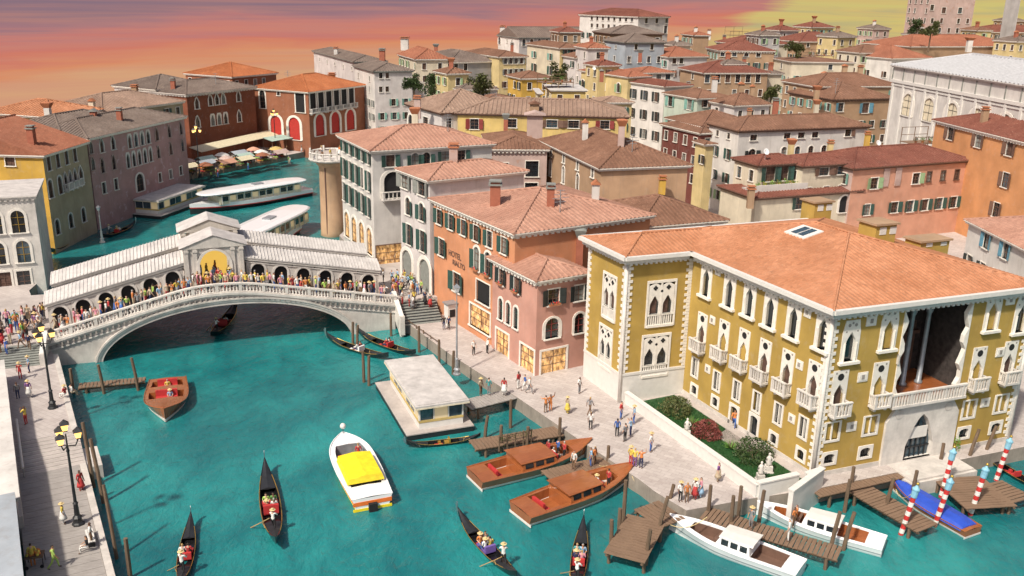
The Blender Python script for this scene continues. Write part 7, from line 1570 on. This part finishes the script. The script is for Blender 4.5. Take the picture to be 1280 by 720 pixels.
data += [(2+i*4.6, 7.6, c, lab, i % 2) for i, (c, lab) in enumerate((('pl_cream', 'cream stall under the long awning at its palazzo end'), ('pl_pinkb', 'rose parasol stall under the long awning'), ('awngreen', 'green stall at the middle of the long awning'), ('pl_white', 'white parasol stall at the middle of the long awning'), ('pl_blue', 'blue stall near the loggia end of the long awning'), ('pl_salmon', 'salmon parasol stall in front of the loggia arches')))]+[(16, 1.3, 'awning', 'cream canvas stall at the market quay edge', 0), (26.5, 1.3, 'pl_pinkb', 'rose canvas stall at the loggia end of the quay edge', 0)]
for i, (s, t, c, lab, k) in enumerate(data): stall(lab, s, t, 3.2, 1.6, c, [cols[(i+j) % 6] for j in range(4)], 2.3, 'flat' if not k else 'round')
# long awnings on the market buildings
def awning(label, pts, z1, z2, drop, mat):
    a, b = G(*pts[0], z1), G(*pts[1], z1); d = (b-a).normalized(); n = Vector((d.y, -d.x, 0)); root = thing('awning', label, 'awning', (a.x, a.y, 0)); rl = Vector(root.location)
    m = MB(); m.add([a-rl, b-rl, b+n*drop-rl+Vector((0, 0, z2-z1)), a+n*drop-rl+Vector((0, 0, z2-z1))], [(0, 1, 2, 3)]); v = [x for x in m.v]; m.add([(x, y, z-.08) for x, y, z in v], [(3, 2, 1, 0)]); part('canvas', m, MT[mat], root)
    for k in range(6):
        q = a.lerp(b, (k+.05)/5.2)+n*(drop-.1)-rl; m = MB(); m.tube([(q.x, q.y, 0), (q.x, q.y, z2)], .06, 5); part('post', m, MT['pierwood'], root)
awning('long cream canvas awning along the brick palazzo', ((236, 184), (334, 163)), 4.2, 3.4, 3.2, 'awning')
awning('pale green canvas awning before the market loggia', ((328, 172), (372, 165)), 3.6, 3.0, 3.0, 'awngreen')
# ------------------------------------------------------------------ small things
def cart(px, py):
    root = thing('market_trolley', 'wooden trolley loaded with yellow and orange goods on the promenade', 'trolley', G(px, py, 0), .3)
    m = MB(); m.box(-.55, .55, -.4, .4, .7, .8); part('tray', m, MT['pierwood'], root)
    for sx in (-1, 1):
        for sy in (-1, 1): m = MB(); m.tube([(sx*.5, sy*.35, .06), (sx*.5, sy*.35, .7)], .03, 5); part('leg', m, MT['iron'], root)
        m = MB(); m.prismy([(sx*.45+.12*math.cos(t*.6283), .12+.12*math.sin(t*.6283)) for t in range(10)], -.5, -.44); part('wheel', m, MT['iron'], root)
    m = MB()
    for k in range(30): m.ball((random.uniform(-.45, .45), random.uniform(-.3, .3), .88+random.uniform(0, .15)), .1, 5, k % 2)
    part('goods', m, [MT['cloth_yellow'], MT['cloth_orange']], root, kind='stuff')
cart(45, 706)
def bench(label, s, w):
    p = PT((s, w, 0)); root = thing('bench', label, 'bench', p, a_p)
    for k in range(3): m = MB(); m.box(-.9, .9, -.25+k*.17, -.10+k*.17, .42, .47); part('slat', m, MT['white'], root)
    for sx in (-1, 1): m = MB(); m.box(sx*.7-.05, sx*.7+.05, -.22, .22, 0, .42); part('leg', m, MT['iron'], root)
bench('white slatted bench on the kerb of the lower promenade', 35.5, .9)
def booth():
    p = G(563, 405, 0); root = thing('kiosk', 'narrow white ticket kiosk beside the bridge steps', 'kiosk', p, R_(32))
    m = MB(); m.box(-.55, .55, -.5, .5, 0, 2.5); part('body', m, MT['white'], root); m = MB(); m.box(-.7, .7, -.65, .65, 2.5, 2.65); part('roof', m, MT['greymetal'], root); m = MB(); m.box(-.35, .35, -.53, -.501, 1.0, 1.9); part('hatch', m, MT['dark'], root)
booth()
def rail(name, label, pts, z, h=1.0, mat='pierwood', posts=6):
    P = [G(*p, z) for p in pts]; root = thing(name, label, 'fence', (P[0].x, P[0].y, z)); rl = Vector(root.location)
    for hh in (.5, 1.0): m = MB(); m.tube([p-rl+Vector((0, 0, h*hh)) for p in P], .045, 5); part('rail', m, MT[mat], root)
    for k in range(posts):
        f = k/(posts-1)*(len(P)-1); i = min(int(f), len(P)-2); q = P[i].lerp(P[i+1], f-i)-rl; m = MB(); m.tube([q+Vector((0, 0, -.3)), q+Vector((0, 0, h+.12))], .07, 6); part('post', m, MT[mat], root)
    return root
rail('wooden_fence', 'rustic pole fence with vines along the boardwalk', ((624, 560), (664, 551)), -.35, 1.0, 'pile', 5)
rail('wooden_fence', 'dark timber fender fence against the quay by the bridge foot', ((488, 402), (512, 414), (548, 440)), -.9, 1.2, 'pile', 9)
vn = MB(); fa, fb = G(624, 560, -.35), G(664, 551, -.35)
for i in range(500):
    p = fa.lerp(fb, random.random())+Vector((random.gauss(0, .1), random.gauss(0, .12), .65+random.gauss(.2, .18))); d = Vector((random.gauss(0, 1), random.gauss(0, 1), random.gauss(0, 1))).normalized()*.08; e = d.cross(Vector((.3, .5, .8))).normalized()*.05
    vn.add([p-e, p+d, p+e], [(0, 1, 2)])
tag(O('vine', vn.mesh('vine', MT['leaf_olive'])), 'tangled olive green vine growing over the boardwalk fence', 'plant')
# roof clutter: dishes, aerials, terraces with planters
def dish(label, px, py, z, r=.5):
    p = G(px, py, z); root = thing('satellite_dish', label, 'dish', p, .4, 'satellite dishes')
    m = MB(); m.lathe([(.05, 0), (r*.6, .08), (r, .25), (r*.97, .27), (r*.55, .12), (.03, .05)], 12); o = part('reflector', m, MT['whitegloss'], root, True); o.rotation_euler = (R_(65), 0, 0); o.location = (0, 0, 1.2)
    m = MB(); m.tube([(0, 0, -1.0), (0, 0, 1.2)], .04, 5); part('mast', m, MT['greymetal'], root)
for k, x, y, lab in (('terrace_top', 956, 200, 'white satellite dish on the terrace house roof'), ('pinklong', 1096, 188, 'white satellite dish on the long pink house roof'), ('yelarch', 742, 92, 'white satellite dish above the arched yellow house')):
    p, z = roof_pt(k, x, y); dish(lab, x, y, z)
def aerial(label, k, px, py, h=3):
    p, z = roof_pt(k, px, py); root = thing('television_aerial', label, 'aerial', (p.x, p.y, z), .5, 'rooftop aerials')
    m = MB(); m.tube([(0, 0, -1.0), (0, 0, h)], .05, 5); part('mast', m, MT['greymetal'], root)
    for zz, w in ((h-.1, .5), (h-.5, .8), (h-.9, 1.0), (h-1.3, .7)): m = MB(); m.tube([(-w, 0, zz), (w, 0, zz)], .03, 4); part('element', m, MT['greymetal'], root)
aerial('tall aerial on the apricot house roof', 'orangeR', 1262, 140, 5); aerial('crooked aerial on the brown house roof', 'brownblue', 1044, 118, 3.5); aerial('aerial on the white skyline house', 'topwhite', 742, 14, 4)
def altana(label, key, px, py, w=5, d=3.5, h=2.2, plants=True, ang=.35):
    p, z = roof_pt(key, px, py); root = thing('roof_terrace', label, 'terrace', (p.x, p.y, z), ang, 'wooden roof terraces')
    m = MB(); m.box(-w/2, w/2, -d/2, d/2, .55, .68); part('deck', m, MT['deckwood'], root)
    for sx in (-1, 0, 1):
        for sy in (-1, 1): m = MB(); m.tube([(sx*(w/2-.1), sy*(d/2-.1), -1.6), (sx*(w/2-.1), sy*(d/2-.1), .68+h*(1 if sy > 0 else .5))], .07, 5); part('post', m, MT['pierwood'], root)
    for sy, zz in ((-1, .68+h*.45), (1, .68+h*.45), (1, .68+h)): m = MB(); m.tube([(-w/2, sy*(d/2-.1), zz), (w/2, sy*(d/2-.1), zz)], .05, 4); part('rail', m, MT['pierwood'], root)
    if plants:
        for k in range(4):
            x = -w/2+.6+k*(w-1.2)/3; q = MB(); q.lathe([(.16, .68), (.24, 1.05), (.24, 1.1), (.05, 1.08)], 8, (x, -d/2+.5, 0)); pt_ = part('plant_pot', q, MT['pot'], root)
            q = MB()
            for i in range(60):
                c = Vector((x+random.gauss(0, .2), -d/2+.5+random.gauss(0, .2), 1.35+random.gauss(0, .22))); e = Vector((random.gauss(0, 1), random.gauss(0, 1), random.gauss(0, 1))).normalized()*.12; f_ = e.cross(Vector((.2, .7, .4))).normalized()*.09; q.add([c-f_, c+e, c+f_], [(0, 1, 2)])
            part('foliage', q, MT[random.choice(('leaf', 'leaf_bright', 'leaf_olive'))], pt_)
    return root
altana('wooden roof terrace with plants on the long pink house', 'pinklong', 1150, 182, 6, 3.6, 2.4); altana('spindly wooden roof terrace on the dark maroon roof', 'farR3', 1012, 40, 7, 5, 4, False); altana('timber roof terrace over the low red roofed house', 'farR5', 920, 46, 8, 4, 3, False)
altana('planted deck on the sage flat roofed house', 'palegreen', 1020, 72, 9, 5, 1.6); altana('planted terrace on the cream yellow house', 'mid3', 694, 106, 7, 4, 1.4); altana('small terrace on the low pale grey wing', 'palegreyC', 500, 100, 6, 4, 1.4)
for i, (x, y) in enumerate(((1107, 222), (1122, 221))):
    d = BL['pinklong']; s, z = PV(x, y, d['F'], d['F']+Vector((d['ur'].x, d['ur'].y, 0))); p = d['F']+Vector((d['ur'].x, d['ur'].y, 0))*s; m = MB()
    pts = [(-.1, 1.6), (-.16, 1.62), (-.2, 1.5), (-.17, .5), (-.22, -.3), (-.16, -1.4), (-.12, -1.4), (-.12, .5)]
    m.loft([[(xx, y_, z_+.05*math.sin(xx*9)) for y_, z_ in pts] for xx in (-.6, -.3, 0, .3, .6)])
    tag(O('hanging_rug', m.mesh('hanging_rug', MT['pl_pinkb']), None, (p.x, p.y, z), math.atan2(d['ur'].y, d['ur'].x)), ('patterned rug hung out beside the green shutter' if i == 0 else 'second patterned rug, further from the house corner'), 'rug', 'hanging rugs')

def tree(label, px, py, z, r, mat='leaf', n=1500):
    p = G(px, py+6, z); root = thing('tree', label, 'tree', p); h = r*2.2
    m = MB(); m.tube([(0, 0, -5), (.1, .05, 0), (.15, 0, h*.5)], [.25, .18, .06], 6)
    for k in range(5): a = k*1.26; m.tube([(.1, 0, h*.2+k*.1*r), (r*.55*math.cos(a), r*.55*math.sin(a), h*.5+k*.08*r)], [.08, .03], 5)
    part('trunk', m, MT['pile'], root); m = MB(); C = [Vector((random.gauss(0, r*.45), random.gauss(0, r*.45), h*.3+random.gauss(0, r*.4))) for _ in range(12)]
    for i in range(n):
        c = random.choice(C); q = c+Vector((random.gauss(0, 1), random.gauss(0, 1), random.gauss(0, 1))).normalized()*r*random.uniform(.2, .48); e = Vector((random.gauss(0, 1), random.gauss(0, 1), random.gauss(0, 1))).normalized()*random.uniform(.3, .5); g = e.cross(Vector((random.gauss(0, 1), .4, .6))).normalized()*.22
        m.add([q-g, q+e*.6-g*.3, q+e, q+g], [(0, 1, 2, 3)])
    part('crown', m, MT[mat], root)
for px, py, z, r, mt, lab in ((604, 112, 17, 2.2, 'leaf_olive', 'olive green tree by the pale yellow corner house'), (540, 108, 14, 2.4, 'leaf', 'dark green tree against the dull grey house'), (517, 104, 15, 2.0, 'leaf', 'dark tree beside the small windowed grey house'), (963, 118, 16, 1.8, 'leaf_olive', 'olive green tree beside the brown tiled house'), (1145, 34, 27, 2.6, 'leaf', 'leafy tree below the pink skyline house'), (1010, 20, 26, 2.4, 'leaf_olive', 'umbrella shaped tree on the skyline against yellow cloud'), (995, 60, 22, 2.0, 'leaf_olive', 'roof garden tree by the maroon roof'), (700, 96, 18, 2.0, 'leaf_olive', 'olive green tree on the cream yellow house terrace'), (1163, 38, 27, 2.2, 'leaf_olive', 'second leafy tree below the pink skyline house')):
    tree(lab, px, py, z, r, mt)
print('PERSONS', NP[0])

for i, (u, v) in enumerate(((1.2, 1.5), (-1.5, .8), (.3, -1.4), (-1, -1.2))): person('on the round tower terrace', 'people on the round tower terrace', BAST+Vector((u, v, 0)), top=('orange', 'white', 'yellow', 'grey')[i])
d = BL['terrace_house']; tp = thing('roof_terrace', 'white walled terrace with potted yellow flowers before the green doors', 'terrace', (*d['F'].xy, d['z']), math.atan2(d['ur'].y, d['ur'].x))
m = MB(); m.box(1.0, 10.5, 1.6, 1.8, -.2, 1.35); part('parapet', m, MT['pl_white'], tp); m = MB(); m.box(1.0, 10.5, 1.8, 5.0, .2, .55); part('deck', m, MT['paving'], tp)
for k in range(7):
    x = 1.8+k*1.3; q = MB(); q.lathe([(.16, .55), (.26, 1.0), (.26, 1.06), (.05, 1.04)], 8, (x, 2.3, 0)); pt_ = part('plant_pot', q, MT['pot'], tp); q = MB()
    for i in range(70):
        c = Vector((x+random.gauss(0, .22), 2.3+random.gauss(0, .22), 1.4+random.gauss(0, .2))); e = Vector((random.gauss(0, 1), random.gauss(0, 1), random.gauss(0, 1))).normalized()*.14; f_ = e.cross(Vector((.2, .7, .4))).normalized()*.1; q.add([c-f_, c+e, c+f_], [(0, 1, 2)], i % 2)
    part('foliage', q, [MT['leaf_bright'], MT['cloth_yellow' if k % 2 else 'cloth_lime']], pt_)
for i, (k, px, py) in enumerate((('villa', 790, 190), ('white1', 560, 165), ('orange', 700, 265), ('bigwhite', 990, 140), ('brick', 270, 105), ('yelgrey', 620, 130), ('longred', 905, 82), ('loggia', 360, 100))):
    aerial('rooftop aerial on the '+('ochre villa', 'white corner house', 'orange hotel', 'large white villa', 'brick palazzo', 'ribbed yellow house', 'long taupe house', 'market loggia')[i], k, px, py, 2.4)

# lettering on the hotel front
d = BL['orange']; Lp = d['F']+Vector((d['ul'].x, d['ul'].y, 0))*d['a']; ang = math.atan2(-d['ul'].y, -d['ul'].x)
for txt, px, py, sz in (('HOTEL', 561, 318, .95), ('RIALTO', 566, 330, .85)):
    s_, z_ = PV(px, py, Lp, d['F']); cu = bpy.data.curves.new('lettering', 'FONT'); cu.body = txt; cu.size = sz; cu.extrude = .03
    tmp = bpy.data.objects.new('lettering', cu); COL.objects.link(tmp); me = bpy.data.meshes.new_from_object(tmp.evaluated_get(bpy.context.evaluated_depsgraph_get())); bpy.data.objects.remove(tmp)
    me.materials.clear(); me.materials.append(MT['sh_brown']); p = Lp+Vector((math.cos(ang), math.sin(ang), 0))*s_; p.z = z_
    O('lettering', me, d['root'], p+Vector((math.sin(ang), -math.cos(ang), 0))*.04-d['rl'], rot=(math.pi/2, 0, ang))
# mooring lines, fenders
def rope(label, a, b, za, zb, sag=.5):
    A, B = G(*a, za), G(*b, zb); m = MB(); pts = [A.lerp(B, i/8)-A+Vector((0, 0, -sag*4*(i/8)*(1-i/8))) for i in range(9)]; m.tube(pts, .03, 4)
    tag(O('mooring_rope', m.mesh('mooring_rope', MT['straw']), None, A), label, 'rope', 'mooring ropes')
rope('mooring rope from the pontoon taxi to its jetty pile', (737, 566), (759, 582), -.2, .4); rope('mooring rope from the second mahogany taxi bow to the quay', (790, 595), (806, 602), -.1, 0); rope('mooring rope from white taxi bow to the pier', (838, 656), (884, 646), -.1, .8); rope('mooring rope between blue boat and striped pole', (1120, 612), (1138, 618), -.4, .6)
